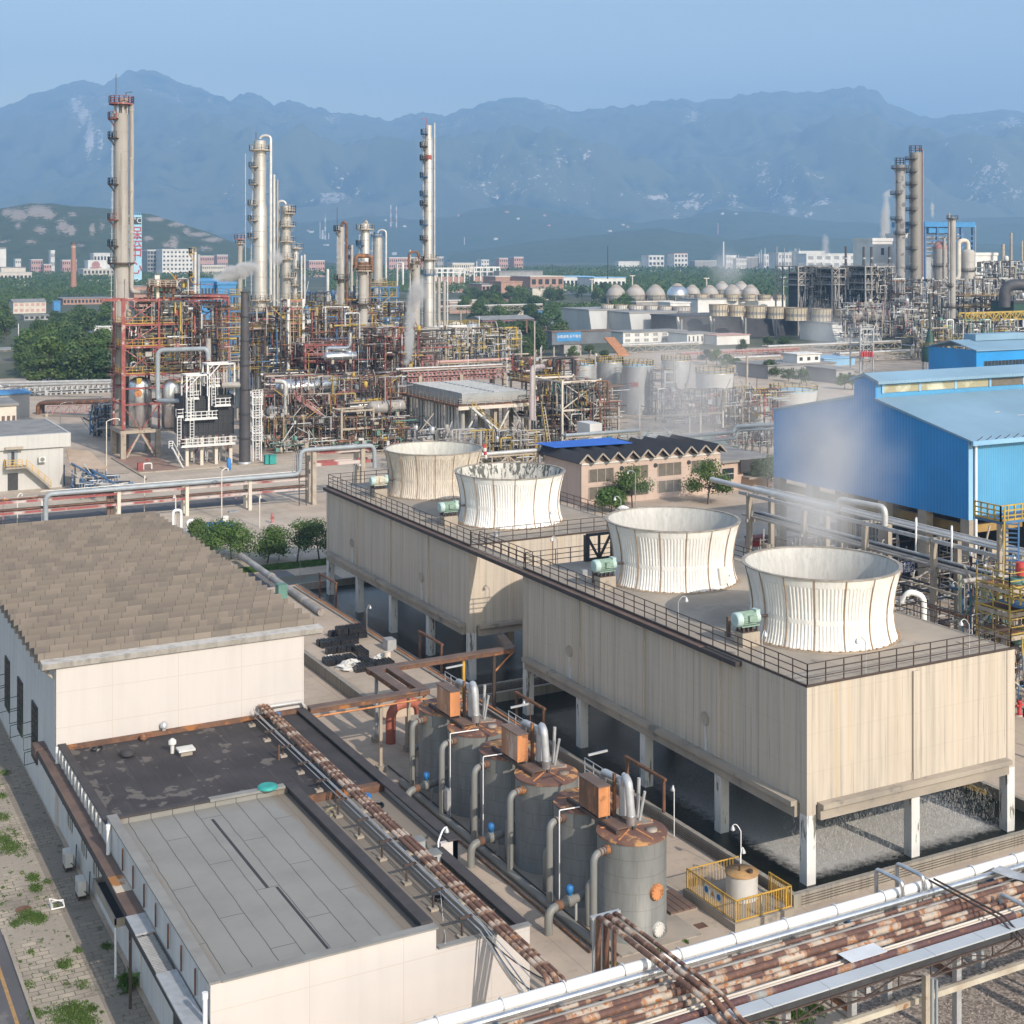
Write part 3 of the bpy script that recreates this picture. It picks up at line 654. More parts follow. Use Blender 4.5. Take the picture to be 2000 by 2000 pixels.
for i,yc in enumerate((95.6,101.4,107.1,112.8,118.5)):
 wd=MB().box(hx0-.06,hx0-.012,yc-.95,yc+.95,1.7,5.4);f=part(hall,"window",wd,M_glass);k=MB()
 for q in range(5):k.box(hx0-.11,hx0-.062,yc-.95+q*.46,yc-.88+q*.46,1.7,5.4)
 for q in range(9):k.box(hx0-.10,hx0-.066,yc-.95,yc+.95,1.7+q*.455,1.76+q*.455)
 part(f,"sash_frame",k,mk("old_window_iron",(.11,.095,.085),(.07,.06,.055),2));s=MB()
 for q in range(3):
  z=1.9+q*.85;p=MB()
  x_,y_=hx0-.12,yc-.9+q*.3;ex=x_-.75
  p.bar((x_,y_,z),(ex,y_-.25,z),.04).bar((x_,y_,z+.8),(ex,y_-.25,z+.8),.04).bar((ex,y_-.25,z),(ex,y_-.25,z+.8),.04).bar((x_,y_,z),(x_,y_,z+.8),.04)
  part(f,"open_casement_frame",p,mk("casement_dark_green",(.05,.09,.075),(.035,.065,.055),2))
M_lowside=clad("white_low_shade_side",(.64,.635,.62),1.5,40,.05,(.44,.44,.445),.2,0,0,1)  # low side wall coloured paler than its front to brighten the shaded face
M_loww=clad("white_low_front",(.54,.505,.485),4.25,2.6,.03,(.45,.39,.33),.05,1.15,.85)
def tar_mat():
 m,nt,b=base("patched_tar_roof",.85);P=sep(nt,coord(nt))
 f=noise(nt,coord(nt),1.15,2,.5);g=noise(nt,coord(nt),.35,3,.6);s_=noise(nt,coord(nt,(6,.25,1)),1,4,.7)
 col=ramp(nt,noise(nt,coord(nt),.4,5),[(.35,(.030,.027,.029)),(.65,(.048,.043,.045))])
 k=mth(nt,'ADD',mth(nt,'MULTIPLY',f,.6),mth(nt,'MULTIPLY',g,.5))
 left=mth(nt,'MULTIPLY',mth(nt,'SUBTRACT',26.0,P[0]),.007)
 col=mix(nt,mth(nt,'MULTIPLY',mask(nt,mth(nt,'ADD',k,left),.655,.685),.75),col,(.15,.133,.118))
 col=mix(nt,mth(nt,'MULTIPLY',mask(nt,s_,.60,.7),.3),col,(.16,.145,.135))
 col=mix(nt,mth(nt,'MULTIPLY',lines(nt,P[0],1.0,.05),.5),col,(.02,.018,.02))
 nt.links.new(col,b.inputs["Base Color"]);bump(nt,b,k,.3,.03);return m
def felt_mat(name,c,per,off=0.0):
 m,nt,b=base(name,.9);P=sep(nt,coord(nt))
 f=noise(nt,coord(nt),.35,6,.6);wob=mth(nt,'MULTIPLY',mth(nt,'SUBTRACT',noise(nt,coord(nt),.8,2),.5),.12)
 x_=mth(nt,'ADD',P[0],wob)
 j1=lines(nt,x_,per,.045,off)
 row=mth(nt,'FLOOR',mth(nt,'MULTIPLY',mth(nt,'ADD',x_,off),1/per));y_=mth(nt,'ADD',P[1],mth(nt,'MULTIPLY',row,3.7))
 j2=lines(nt,y_,9.3,.045)
 fine=noise(nt,coord(nt),7,4,.7)
 col=ramp(nt,f,[(.3,tuple(x*.84 for x in c)),(.6,c)])
 col=mix(nt,mth(nt,'MULTIPLY',fine,.25),col,tuple(x*.7 for x in c))
 col=mix(nt,mth(nt,'MULTIPLY',mth(nt,'MAXIMUM',j1,j2),.8),col,(.05,.048,.045))
 e=mth(nt,'MAXIMUM',mth(nt,'SUBTRACT',P[0],24.6),mth(nt,'SUBTRACT',16.75,P[0]))
 k=mask(nt,mth(nt,'ADD',e,mth(nt,'MULTIPLY',f,1.3)),.6,.95)
 col=mix(nt,mth(nt,'MULTIPLY',k,.7),col,(.20,.16,.12))
 nt.links.new(col,b.inputs["Base Color"]);return m
M_felt=felt_mat("grey_felt_roof",(.255,.248,.23),1.15,.35);M_felt2=felt_mat("grey_felt_strip",(.28,.265,.24),2.3,.3)
M_cap=mk("grey_felt_cap",(.25,.245,.23),(.2,.195,.185),.8,rough=.9)
low=T("low_annex","low white flat-roofed annex with a dark tar roof and a raised grey felt roof","building",(23,65,0))
X0,X1=15.95,31.5
part(low,"wall",MB().box(X0,X0+.25,74.4,88.38,0,4.9),M_lowside)
part(low,"wall",MB().box(X0-.02,X0+.28,55.88,74.6,0,5.45),M_lowside)
part(low,"front_wall",MB().box(X0+.3,25.9,55.6,55.88,0,5.45).box(25.9,30.55,55.62,55.9,0,4.55).box(X0-.02,X0+.3,55.6,55.878,0,5.45),M_loww)
part(low,"wall",MB().box(31.22,31.5,65.0,88.38,0,4.75).box(30.3,30.55,55.9,65.0,0,4.5).box(30.55,31.5,65.0,65.25,0,4.745),M_loww)
part(low,"roof_deck",MB().box(X0+.3,31.2,74.42,88.36,4.3,4.62),tar_mat())
part(low,"roof_deck",MB().box(X0+.3,25.6,55.9,74.2,4.8,5.1),M_felt)
part(low,"roof_deck",MB().box(25.95,31.2,65.26,74.40,3.9,4.28).box(25.95,30.28,55.92,65.258,3.9,4.28),M_felt2)
part(low,"upstand_wall",MB().box(25.6,25.9,55.9,74.38,3.8,5.45),M_capdark)
part(low,"upstand_wall",MB().box(X0+.3,25.58,74.2,74.40,4.6,5.42),M_felt)
part(low,"parapet_cap",MB().box(X0-.05,X0+.42,74.62,88.36,4.9,4.97),M_capdark)
part(low,"parapet_cap",MB().box(30.95,31.56,64.95,88.36,4.76,4.86),M_capdark)
part(low,"parapet_cap",MB().box(30.0,30.6,55.9,64.94,4.52,4.62),M_capdark)
part(low,"parapet_cap",MB().box(25.45,26.02,56.2,74.45,5.46,5.56),M_capdark)
part(low,"parapet_cap",MB().box(X0+.32,21.2,74.1,74.48,5.43,5.53),M_capdark)
part(low,"parapet_cap",MB().box(21.21,25.4,74.05,74.5,5.43,5.56).box(X0-.08,X0+.44,55.62,74.6,5.46,5.54).box(X0+.45,26.0,55.55,56.05,5.46,5.53).box(26.02,30.6,55.55,55.9,4.56,4.62),M_cap)
part(low,"felt_seam_strip",MB().bar((20.9,72.6,5.105),(20.95,63.6,5.105),.15,.012).bar((21.35,63.5,5.105),(21.4,56.2,5.105),.13,.012),M_tar)
part(low,"flashing_strip",MB().box(X0+.4,31.2,88.0,88.37,4.62,4.85),M_rust)
part(low,"roof_step_edge",MB().box(25.95,29.6,74.2,74.41,4.28,4.66).box(29.6,31.2,73.9,74.415,4.28,4.70),M_rust)
part(low,"gutter_pipe",MB().tube([(28.6,88.15,5.3),(31.3,88.15,5.3),(31.55,88.15,4.9)],.12,8),M_pipel)
k=MB()
for i in range(13):part(low,"buttress",MB().box(X0-.16,X0-.03,76+i*.95-.08,76+i*.95+.08,4.15,4.88),M_lowside)
for i in range(7):part(low,"rust_strut",MB().bar((X0-.12,57.5+i*2.2,4.2),(X0-.12,57.5+i*2.2,5.3),.07),M_rust)
for(yy,z1)in((55.75,4.9),(73.6,5.2)):
 part(low,"downpipe",MB().tube([(X0-.2,yy,1.0 if yy<60 else 3.9),(X0-.2,yy,z1)],.1,8).tube([(X0-.2,yy,z1),(X0-.2,yy,z1+.25)],.13,8),M_whitepipe)
part(low,"downpipe",MB().tube([(X0-.14,88.1,2.5),(X0-.14,88.1,4.9)],.09,8),M_whitepipe)
for i,yy in enumerate((84.6,80.6,77.4,74.2)):
 w1=part(low,"window",MB().box(X0-.055,X0-.02,yy-.55,yy+.55,1.2,2.7),M_glass)
 part(w1,"window_frame",MB().box(X0-.10,X0-.057,yy-.6,yy-.54,1.15,2.75).box(X0-.10,X0-.057,yy+.54,yy+.6,1.15,2.75).box(X0-.10,X0-.057,yy-.6,yy+.6,2.7,2.78).box(X0-.10,X0-.057,yy-.03,yy+.03,1.2,2.7),M_steelw)
for yy in(60.5,58.0):part(low,"window",MB().box(X0-.07,X0-.025,yy-.7,yy+.7,.6,3.0),M_glass)
part(low,"door",MB().box(X0-.07,X0-.025,67.2,68.3,0,2.4),M_steelw)
can=part(low,"door_canopy",MB().box(X0-1.0,X0-.03,68.4,73.4,2.55,2.66).box(X0-1.0,X0-.92,68.4,73.4,2.66,2.95).box(X0-1.0,X0-.03,68.4,68.48,2.661,2.95).box(X0-1.0,X0-.03,73.32,73.4,2.661,2.95),M_slab)
part(can,"canopy_felt",MB().box(X0-.9,X0-.04,68.5,73.3,2.665,2.7),M_tar)
part(can,"downpipe",MB().tube([(X0-.9,68.7,0.02),(X0-.9,68.7,2.55)],.06,6),M_whitepipe)
solo("turquoise_cover","round turquoise lid standing on the grey roof parapet","lid",MB().lathe(24.45,74.28,[(.55,5.56),(.55,5.66),(.4,5.72)],20),M_teal,(24.45,74.28,5.56))
def vent(x,y,z,h,r,label,m,flat=False):
 t=T("roof_vent",label,"roof vent",(x,y,z));part(t,"vent_pipe",MB().lathe(x,y,[(r*.6,z),(r*.6,z+h)],12),m)
 part(t,"vent_cap",MB().lathe(x,y,[(r*1.2,z+h+.005),(r*1.2,z+h+.2),(r*.4,z+h+.34)],12),m)
vent(21.9,84.6,4.62,.55,.2,"pale capped vent pipe in the middle of the dark tar roof",M_white)
t=T("roof_vent","flat concrete vent block beside the pale vent pipe","roof vent",(22.5,84.0,4.62))
part(t,"base",MB().box(22.2,22.9,83.75,84.25,4.62,4.9),M_slab);part(t,"slab_cap",MB().box(22.05,23.05,83.6,84.4,4.905,5.02),M_white)
vent(19.4,85.3,4.62,.12,.38,"low dark round vent at the left of the tar roof",M_tar)
vent(22.3,88.9-.7,4.85,.2,.2,"small grey vent against the hall wall",M_galv);vent(20.9,87.6,4.62,.1,.2,"small rusty vent near the hall wall",M_rust)
solo("roof_pipe_stub","thin red-brown stub pipe on the tar roof beside the pipe bundle","pipe",MB().tube([(27.2,80.5,4.62),(27.2,80.5,5.5)],.06,6),M_rust,(27.2,80.5,4.62))
for x,y,z,la in((29.6,72.7,4.28,"blue lidded drum on the grey strip roof beside the rusty step"),(29.3,87.3,4.62,"small blue drum at the far end of the tar roof by the hall")):
 solo("blue_drum",la,"drum",MB().lathe(x,y,[(.28,z),(.3,z+.1),(.28,z+.3),(.3,z+.42),(.28,z+.5)],14),M_blue,(x,y,z))
for x,y,la in((29.55,66.0,"flat grey cabinet on the strip roof, farther of two"),(29.6,64.2,"flat grey cabinet on the strip roof, nearer of two")):
 t=T("roof_cabinet",la,"cabinet",(x,y,4.28));part(t,"body",MB().box(x-.45,x+.45,y-.3,y+.3,4.28,4.75),M_galv);part(t,"lid",MB().box(x-.5,x+.5,y-.35,y+.35,4.755,4.8),M_grey)
lamp_post("roof_lamp",30.3,64.8,4.7,.25,"white gooseneck lamp at the stepped parapet corner",None,M_whitepipe,(.9,.9),.05)
for x,y,z,r_,la in((29.9,71.9,4.29,.38,"black cable coil by the blue drum"),(28.2,60.3,4.29,.25,"small black cable coil on the strip roof"),(18.0,87.2,4.63,.35,"black coil at the far corner of the tar roof")):
 solo("cable_coil",la,"cable",MB().tube([(x+r_*math.cos(a*.4),y+r_*math.sin(a*.4),z+.03+.004*a)for a in range(34)],.035,5),M_black,(x,y,z))
b=MB()
for i in range(34):
 x,y=27.0+rnd.gauss(0,.7),72.6+rnd.gauss(0,.7);s=rnd.uniform(.05,.18);b.cbox(x,y,4.285,s,s*rnd.uniform(.6,1.6),s*.5)
solo("rubble","heap of yellowish broken roof screed beside the rusty step","rubble",b,mk("screed_rubble",(.36,.31,.19),(.25,.22,.15),4),(27,72.6,4.28),None,'stuff')
def wire(name,label,pts,r,m,sag=0.3):
 P=[]
 for a,c in zip(pts,pts[1:]):
  for k in range(9):
   t_=k/8;P.append(tuple(Vector(a).lerp(Vector(c),t_)-Vector((0,0,sag*4*t_*(1-t_)))))
 return solo(name,label,"cable",MB().tube(P,r,4,0,True,False),m,pts[0])
wire("cable","loose black cable hanging from the strip roof past the white front wall",[(28.4,55.7,4.7),(29.8,55.3,2.4),(31.2,53,2.0)],.03,M_black,.2)
wire("cable","second black cable sagging from the roof edge towards the pipe rack",[(28.2,55.7,4.7),(31.0,52.6,3.0),(33,50.5,3.2)],.03,M_black,.4)
wire("cable","white cable looping down across the strip roof",[(29.0,62.0,5.4),(28.0,59.5,4.4),(27.0,57,4.32),(26.4,55.75,4.66)],.02,M_white,.1)
tr=T("cable_tray","brown lidded cable tray on the shaded side wall with an open ladder end","cable tray",(15.5,70,3.9))
zt=3.85
part(tr,"lid",MB().box(15.15,15.9,70.9,91.0,zt,zt+.08),M_brown);part(tr,"lid",MB().box(15.15,15.9,69.0,70.9,zt+.001,zt+.09),mk("rust_patched_lid",(.55,.47,.38),(.35,.16,.05),.8,lo=.45,hi=.52,rough=.7),"rust-stained pale lid")
part(tr,"lid",MB().box(15.1,15.9,66.4,68.98,zt,zt+.08),M_brown);part(tr,"lid",MB().box(15.0,15.88,64.4,66.38,zt,zt+.08),M_galv);part(tr,"lid",MB().box(14.95,15.85,50,60.5,zt,zt+.08),M_galv)
part(tr,"side_rail",MB().box(15.1,15.14,66.4,91,zt-.25,zt+.02).box(14.97,15.01,50,66.38,zt-.25,zt+.02).box(15.8,15.84,50,64.4,zt-.2,zt+.02),M_dark)
k=MB()
for i in range(26):k.bar((15.0,60.6+i*.145,zt-.05),(15.82,60.6+i*.145,zt-.05),.04)
part(tr,"ladder_rung_lattice",k,M_galv);k=MB()
for i in range(6):k.tube([(15.2+i*.09,60.4,zt-.12),(15.2+i*.09,64.5,zt-.12)],.035,5)
part(tr,"cable_bundle",k,M_slab)
for yy in(89.5,86,82.5,79,75.5,72,66,62,58.5):
 part(tr,"bracket",MB().bar((15.93,yy,zt-.3),(15.1,yy,zt-.28),.08).bar((15.93,yy,zt-1.0),(15.15,yy,zt-.3),.06),M_iron)
for yy in(65.6,):part(tr,"post",MB().box(14.98,15.1,yy-.06,yy+.06,0,zt-.26),M_iron)
part(tr,"box_end",MB().box(15.05,15.9,91.0,92.4,zt-.5,zt+.12),M_brown)
def ac(x,y,label):
 t=T("air_conditioner",label,"air conditioner",(x,y,0));
 part(t,"stand_frame",MB().box(x-.2,x-.15,y-.42,y+.42,.02,.25).box(x+.15,x+.2,y-.42,y+.42,.02,.25).box(x-.2,x+.3,y-.45,y-.4,.2,.26).box(x-.2,x+.3,y+.4,y+.45,.2,.26),M_iron)
 part(t,"casing",MB().box(x-.2,x+.2,y-.45,y+.45,.262,1.05),M_white);part(t,"fan_grille",MB().tube([(x-.21,y-.08,.66),(x-.24,y-.08,.66)],.28,16),M_galv)
 part(t,"pipe_tail",MB().tube([(x+.1,y-.46,.5),(x+.3,y-.7,.3),(x+.35,y-.7,1.6)],.03,5),M_black)
ac(15.3,82.0,"white outdoor air-conditioner by the wall under the brown tray, farther one");ac(15.25,78.1,"white outdoor air-conditioner by the wall near the overturned chair")
t=T("overturned_chair","white plastic chair frame lying on the pavers by the dark stain","chair",(13.9,77.6,0))
b=MB().tube([(13.6,77.3,.05),(14.25,77.3,.05),(14.25,77.9,.1),(13.6,77.95,.35),(13.6,77.3,.05)],.035,5);part(t,"frame",b,M_whitepipe)
part(t,"seat",MB().tube([(13.62,77.3,.05),(13.62,77.35,.45),(14.2,77.35,.42),(14.25,77.3,.08)],.03,5),M_whitepipe)
solo("manhole_cover","round rusty manhole cover in the paved strip","manhole cover",MB().lathe(12.3,78.1,[(.42,.012),(.42,.03)],20),M_rust,(12.3,78.1,.01))
solo("shrub","small dark green bush against the wall by the canopy downpipe","shrub",(lambda q:[q.add([(15.4+rnd.gauss(0,.22),67.6+rnd.gauss(0,.3),abs(rnd.gauss(.25,.2)))for _ in range(3)],[(0,1,2)])for i in range(160)]and q)(MB()),M_grass,(15.4,67.6,0))
M_py=pipe_rust("rusty_pipe_along",1,(.50,.40,.32),(.12,.062,.042),.95,3.1,.52)
pb="rusty banded pipes running over the low roofs"
zb=5.45
for i,(dx,r_)in enumerate(((-.16,.12),(.12,.135),(.36,.075))):
 la=("rusty banded pipe over the roofs, the one nearest the grey roof","thickest rusty banded pipe, middle of the bundle over the roofs","rusty banded pipe over the roofs, the one nearest the tanks")[i]
 solo("rusty_pipe",la,"pipe",MB().pipe([(28.6+dx,88.1,zb),(28.6+dx,50.4-.3*i,zb-.25),(28.6+dx,50.1-.3*i,zb-.9)],r_,10),M_py,(28.6+dx,70,zb),pb)
for i,(dx,r_,z)in enumerate(((-.5,.035,zb-.3),(-.65,.035,zb-.45),(-.58,.025,zb-.12))):
 solo("thin_pipe",("thin grey pipe beside the rusty bundle","lower thin grey pipe beside the rusty bundle","thin cable pipe along the rusty bundle")[i],"pipe",MB().tube([(28.6+dx,88,z),(28.6+dx,55.5,z),(28.6+dx+.2,51.2,z-1.2 if i<2 else z-.6)],r_,6),M_galv,(28.6+dx,70,z),"thin pipes beside the rusty bundle")
for i in range(11):
 yy=87-i*3.05;zr=4.62 if yy>74.4 else 4.28
 t=T("pipe_support","steel pipe support under the rusty bundle on the roof","pipe support",(28.5,yy,zr),"supports under the rusty roof pipes")
 part(t,"leg",MB().box(27.55,27.63,yy-.04,yy+.04,zr,zb-.5),M_iron);part(t,"leg",MB().box(29.1,29.18,yy-.04,yy+.04,zr,zb-.2),M_iron)
 part(t,"cross_arm",MB().box(27.45,29.2,yy-.05,yy+.05,zb-.3,zb-.2),M_iron);part(t,"foot",MB().box(27.4,27.8,yy-.2,yy+.2,zr,zr+.12),M_slab);part(t,"foot",MB().box(28.95,29.35,yy-.2,yy+.2,zr,zr+.12),M_slab)
tanks=[61.2+4.46*i for i in range(6)];TX=39.6;TR=1.79;TZ=5.05
def tank_mat():
 m,nt,b=base("tank_grey_plates",.5);P=sep(nt,coord(nt,(1,1,1),True))
 f=noise(nt,coord(nt,(1.3,1.3,.25)),1.2,6,.65);g=noise(nt,coord(nt,(3,3,.12)),1.5,5,.7)
 col=ramp(nt,f,[(.3,(.135,.138,.13)),(.6,(.19,.193,.183))]);col=mix(nt,mth(nt,'MULTIPLY',mask(nt,g,.58,.72),.6),col,(.10,.09,.075))
 an=mth(nt,'ARCTAN2',P[1],P[0]);row=mth(nt,'FLOOR',mth(nt,'MULTIPLY',P[2],1/.84))
 j=mth(nt,'MAXIMUM',lines(nt,P[2],.84,.025),lines(nt,mth(nt,'ADD',an,mth(nt,'MULTIPLY',row,.5)),1.05,.013))
 nt.links.new(mix(nt,mth(nt,'MULTIPLY',j,.65),col,(.09,.075,.06)),b.inputs["Base Color"]);bump(nt,b,f,.15,.03);return m
M_tank=tank_mat()
M_lid=mk("rusted_tank_lid",(.20,.10,.065),(.12,.062,.05),.9,rough=.75,spot=(.50,.26,.10),sp_sc=.8,sp_lo=.54,sp_hi=.60)
M_lidconc=mk("lid_screed",(.33,.29,.25),(.2,.14,.1),1.2)
tl=["nearest grey filter tank with an orange manhole cover and rusted lid","second grey filter tank from the front, an orange hopper box over its far edge","third grey filter tank, rusted lid with two flat hatches","fourth grey filter tank, under the middle hopper box","fifth grey filter tank, pale conduit up its side","farthest grey filter tank beside the red elbow pipe"]
for i,y in enumerate(tanks):
 t=T("filter_tank",tl[i],"tank",(TX,y,0))
 part(t,"shell",MB().lathe(TX,y,[(TR+.04,0),(TR+.04,.06),(TR,.07),(TR,TZ)],48,0,True,False),M_tank)
 part(t,"lid",MB().lathe(TX,y,[(TR+.045,TZ-.06),(TR+.05,TZ+.03),(TR-.1,TZ+.05),(.4,TZ+.16),(.001,TZ+.17)],48,0,False),M_lid)
 r_=MB()
 for k in range(5):
  a=R(15+k*66);r_.bar((TX+.3*math.cos(a),y+.3*math.sin(a),TZ+.17),(TX+1.6*math.cos(a),y+1.6*math.sin(a),TZ+.09),.07,.05)
 part(t,"lid_rib_trim",r_,M_orange)
 part(t,"lid_hatch",MB().lathe(TX+.75,y-.7,[(.30,TZ+.1),(.30,TZ+.2),(.02,TZ+.22)],18),M_lidconc)
 if i%2==0:part(t,"lid_screed",MB().prism([(TX+.35,y+.1),(TX+1.4,y+.1),(TX+1.2,y+.9),(TX+.3,y+1.2)],TZ+.06,TZ+.17),M_lidconc)
 if i==0:
  for zz,m_,r2 in((2.55,M_orange,.40),(.62,M_white,.36)):
   a=R(-92+10+(2 if zz>1 else 6));c,s=math.cos(a-.0),math.sin(a)
   X,Y=TX+TR*c,y+TR*s;d=MB().tube([(X-.1*c,Y-.1*s,zz),(X+.13*c,Y+.13*s,zz)],r2,22,0,True,True)
   for q in range(12):
    b_=q*math.pi/6;px_,py_=X-s*(r2-.05)*math.cos(b_),Y+c*(r2-.05)*math.cos(b_);d.tube([(px_+.1*c,py_+.1*s,zz+(r2-.05)*math.sin(b_)),(px_+.19*c,py_+.19*s,zz+(r2-.05)*math.sin(b_))],.035,5)
   part(t,"manhole_cover",d,m_,"orange bolted cover" if zz>1 else "white bolted cover")
 ip=MB().pipe([(36.85,y-.75,.28),(36.85,y-.75,4.62),(TX-TR+.12,y-.45,4.62)],.185,14,0,.45)
 part(t,"inlet_pipe",ip,M_grey)
 el=MB()
 for q in range(3):el.tube([(37.2+q*.22,y-.68+q*.06,4.62),(37.27+q*.22,y-.66+q*.06,4.62)],.20,14)
 el.tube([(TX-TR-.22,y-.54,4.62),(TX-TR+.05,y-.48,4.62)],.235,14);part(t,"elbow_joint",el,M_rust)
 part(t,"side_pipe",MB().pipe([(37.75,y+1.2,.1),(37.75,y+1.2,2.3),(38.4,y+1.05,2.3)],.2,12,0,.35),M_grey)
 if i in(1,3,4):part(t,"conduit",MB().pipe([(37.3,y-1.0,.05),(37.3,y-1.0,5.3),(39.1,y-1.3,5.35)],.035,6),M_whitepipe)
solo("header_pipe","grey header pipe along the ground beside the tank inlets","pipe",MB().tube([(36.85,60.0,.27),(36.85,84.5,.27)],.22,14).tube([(36.85,59.9,.27),(36.85,60.03,.27)],.27,14),M_grey,(36.85,72,.1))
solo("thin_pipe","thin rusty line along the ground beside the header pipe","pipe",MB().tube([(36.35,59.9,.12),(36.35,88,.12)],.06,6),M_rust,(36.35,72,.1),"thin pipes on the ground")
solo("thin_pipe","thin dark line on the ground next to the plinth","pipe",MB().tube([(37.4,59,.1),(37.4,88,.1)],.05,6),M_iron,(37.4,72,.1),"thin pipes on the ground")
for i,y in enumerate((63.4,72.3,81.2)):
 t=T("outlet_pipe",("grey outlet bend with a blue valve head between the two nearest tanks","grey outlet bend with a blue valve head between the third and fourth tanks","grey outlet bend with a blue valve head by the farthest tanks")[i],"pipe",(36,y,0),"outlet bends with blue valve heads")
 part(t,"bend_pipe",MB().pipe([(35.5,y-.75,0),(35.5,y-.75,1.25),(38.1,y-.2,1.3)],.22,14,0,.5),M_grey)
 part(t,"valve_body",MB().tube([(36.75,y-.45,1.28),(37.15,y-.38,1.28)],.30,14),M_grey);part(t,"valve_head",MB().lathe(36.95,y-.42,[(.1,1.55),(.1,1.7),(.19,1.71),(.19,2.0),(.12,2.08)],12),M_blue)
 part(t,"joint",MB().tube([(36.0,y-.64,1.27),(36.35,y-.56,1.275)],.245,14),M_rust);part(t,"stand",MB().box(37.3,37.42,y-.4,y-.28,0,1.1),M_galv)
for i,y in enumerate((63.45,72.35,81.3)):
 t=T("hopper_box",("rusty orange hopper box over the two nearest tanks, bright orange end","orange hopper box with a pale rust-streaked side, middle of three","rust-streaked hopper box, farthest of three")[i],"hopper box",(38.7,y,TZ),"hopper boxes over the filter tanks")
 m_side=mk("hopper_rust_side",(.20,.105,.06),(.11,.06,.042),1.0,(1,1,.35),rough=.8,spot=(.36,.16,.07),sp_sc=1.3,sp_st=(1,1,.3),sp_lo=.52,sp_hi=.62)if i==0 else mk("hopper_pale_side",(.46,.26,.16),(.30,.14,.075),1.0,(1,1,.35),rough=.8,spot=(.50,.40,.34),sp_sc=1.0,sp_st=(1,1,.3),sp_lo=.52,sp_hi=.6)
 x0,x1,y0,y1=38.42,39.05,y-.95,y+1.05;z0,z1=TZ+.42,TZ+1.95
 bx=MB().box(x0,x1,y0,y1,z0,z1);bx.mi=[1 if f_==2 else 0 for f_ in range(6)];part(t,"box_shell",bx,[m_side,M_orange])
 part(t,"lid",MB().box(x0-.06,x1+.06,y0-.06,y1+.06,z1+.003,z1+.06),M_brown)
 part(t,"edge_trim",MB().box(x0-.03,x0+.03,y0-.03,y0+.03,z0,z1).box(x1-.03,x1+.03,y0-.03,y0+.03,z0,z1).box(x0-.025,x1+.025,y0-.025,y0-.003,z0,z0+.06),M_orange)
 part(t,"walk_beam",MB().bar((x0+.1,y-2.6,TZ+.22),(x0+.1,y+2.4,TZ+.22),.16,.2),M_iron);part(t,"walk_beam",MB().bar((x1+.5,y-2.6,TZ+.22),(x1+.5,y+2.4,TZ+.22),.16,.2),M_iron)
 part(t,"plank_grating",MB().box(x0+.2,x1+.4,y-2.4,y-1.0,TZ+.25,TZ+.3),M_brown)
 for yy in(y0+.2,y1-.2):part(t,"leg",MB().box(x0+.1,x0+.2,yy-.05,yy+.05,TZ+.3,z0),M_iron);part(t,"leg",MB().box(x1-.2,x1-.1,yy-.05,yy+.05,TZ+.25,z0),M_iron)
 v=T("vent_pipe_set",("silver arched vent pipes between the two nearest tanks","silver arched vent pipes over the middle pair of tanks","silver arched vent pipes over the farthest pair of tanks")[i],"vent pipes",(39.6,y,TZ),"arched vent pipes over the filter tanks")
 xa,ya=39.62,y-2.2
 part(v,"main_vent",MB().pipe([(xa,ya,TZ+.1),(xa-.02,ya+.05,TZ+1.0),(xa-.05,ya+.2,TZ+2.35),(xa+.1,ya+.75,TZ+2.5),(xa+.15,ya+.9,TZ+2.0)],.22,16,0,.2),M_galv)
 part(v,"main_vent_sleeve",MB().tube([(xa,ya,TZ+.12),(xa,ya,TZ+.75)],.27,16),M_silver)
 part(v,"side_vent",MB().pipe([(xa+.55,ya+.9,TZ+.1),(xa+.5,ya+.95,TZ+2.1),(xa+.45,ya+1.5,TZ+2.3)],.12,12,0,.35),M_galv)
 part(v,"side_vent",MB().pipe([(xa+.1,ya+1.0,TZ+.4),(xa+.1,ya+1.0,TZ+2.15),(xa+.1,ya+2.9,TZ+2.05),(xa+.1,ya+3.0,TZ+1.3)],.2,14,0,.25),M_galv)
 part(v,"thin_stack",MB().tube([(xa+.95,ya+.9,TZ+.1),(xa+1.05,ya+.9,TZ+2.2)],.1,8),M_galv);part(v,"thin_stack",MB().tube([(xa+.8,ya+.5,TZ+.1),(xa+1.02,ya+.3,TZ+1.7)],.08,8),M_galv)
 part(v,"rusty_column",MB().box(xa-.25,xa-.1,ya+1.3,ya+1.45,TZ,TZ+2.5),M_rust)
 part(v,"platform_frame",MB().bar((xa-.3,ya+3.8,TZ+2.7),(xa+.9,ya+3.8,TZ+2.75),.1).rail([(xa+.2,ya+3.2,TZ+1.2),(xa+.2,ya+5,TZ+1.2)],.9,.9,.02),M_galv)
struct("tank_plinth",MB().box(37.55,42.4,58.9,86.2,-.01,.055),M_slab)
struct("pit_slab",MB().box(44.0,47.9,58.3,62.9,-.01,.42),M_slab)
t=T("pit_tank","rusty-topped white tank inside the yellow fence","tank",(46.25,60.7,.42))
part(t,"shell",MB().lathe(46.25,60.7,[(.85,.42),(.85,1.7)],28,0,True,False),mk("white_rust_run_tank",(.62,.60,.57),(.5,.48,.45),1,(1,1,.3),spot=(.32,.13,.04),sp_sc=1.1,sp_st=(1.5,1.5,.4),sp_lo=.56,sp_hi=.62))
part(t,"lid",MB().lathe(46.25,60.7,[(.9,1.705),(.9,1.77),(.1,1.83)],28),mk("ochre_rust_lid",(.42,.25,.10),(.30,.17,.075),1.5));part(t,"handle",MB().tube([(46.1,60.7,1.8),(46.1,60.7,2.1)],.05,6).lathe(46.5,60.3,[(.15,1.8),(.15,1.95)],10),M_iron)
t=T("yellow_fence","yellow barred fence with round safety signs round the corner pit","fence",(44.2,58.5,.42))
P=[(44.15,62.75),(44.15,58.45),(47.75,58.45),(47.75,60.3)];
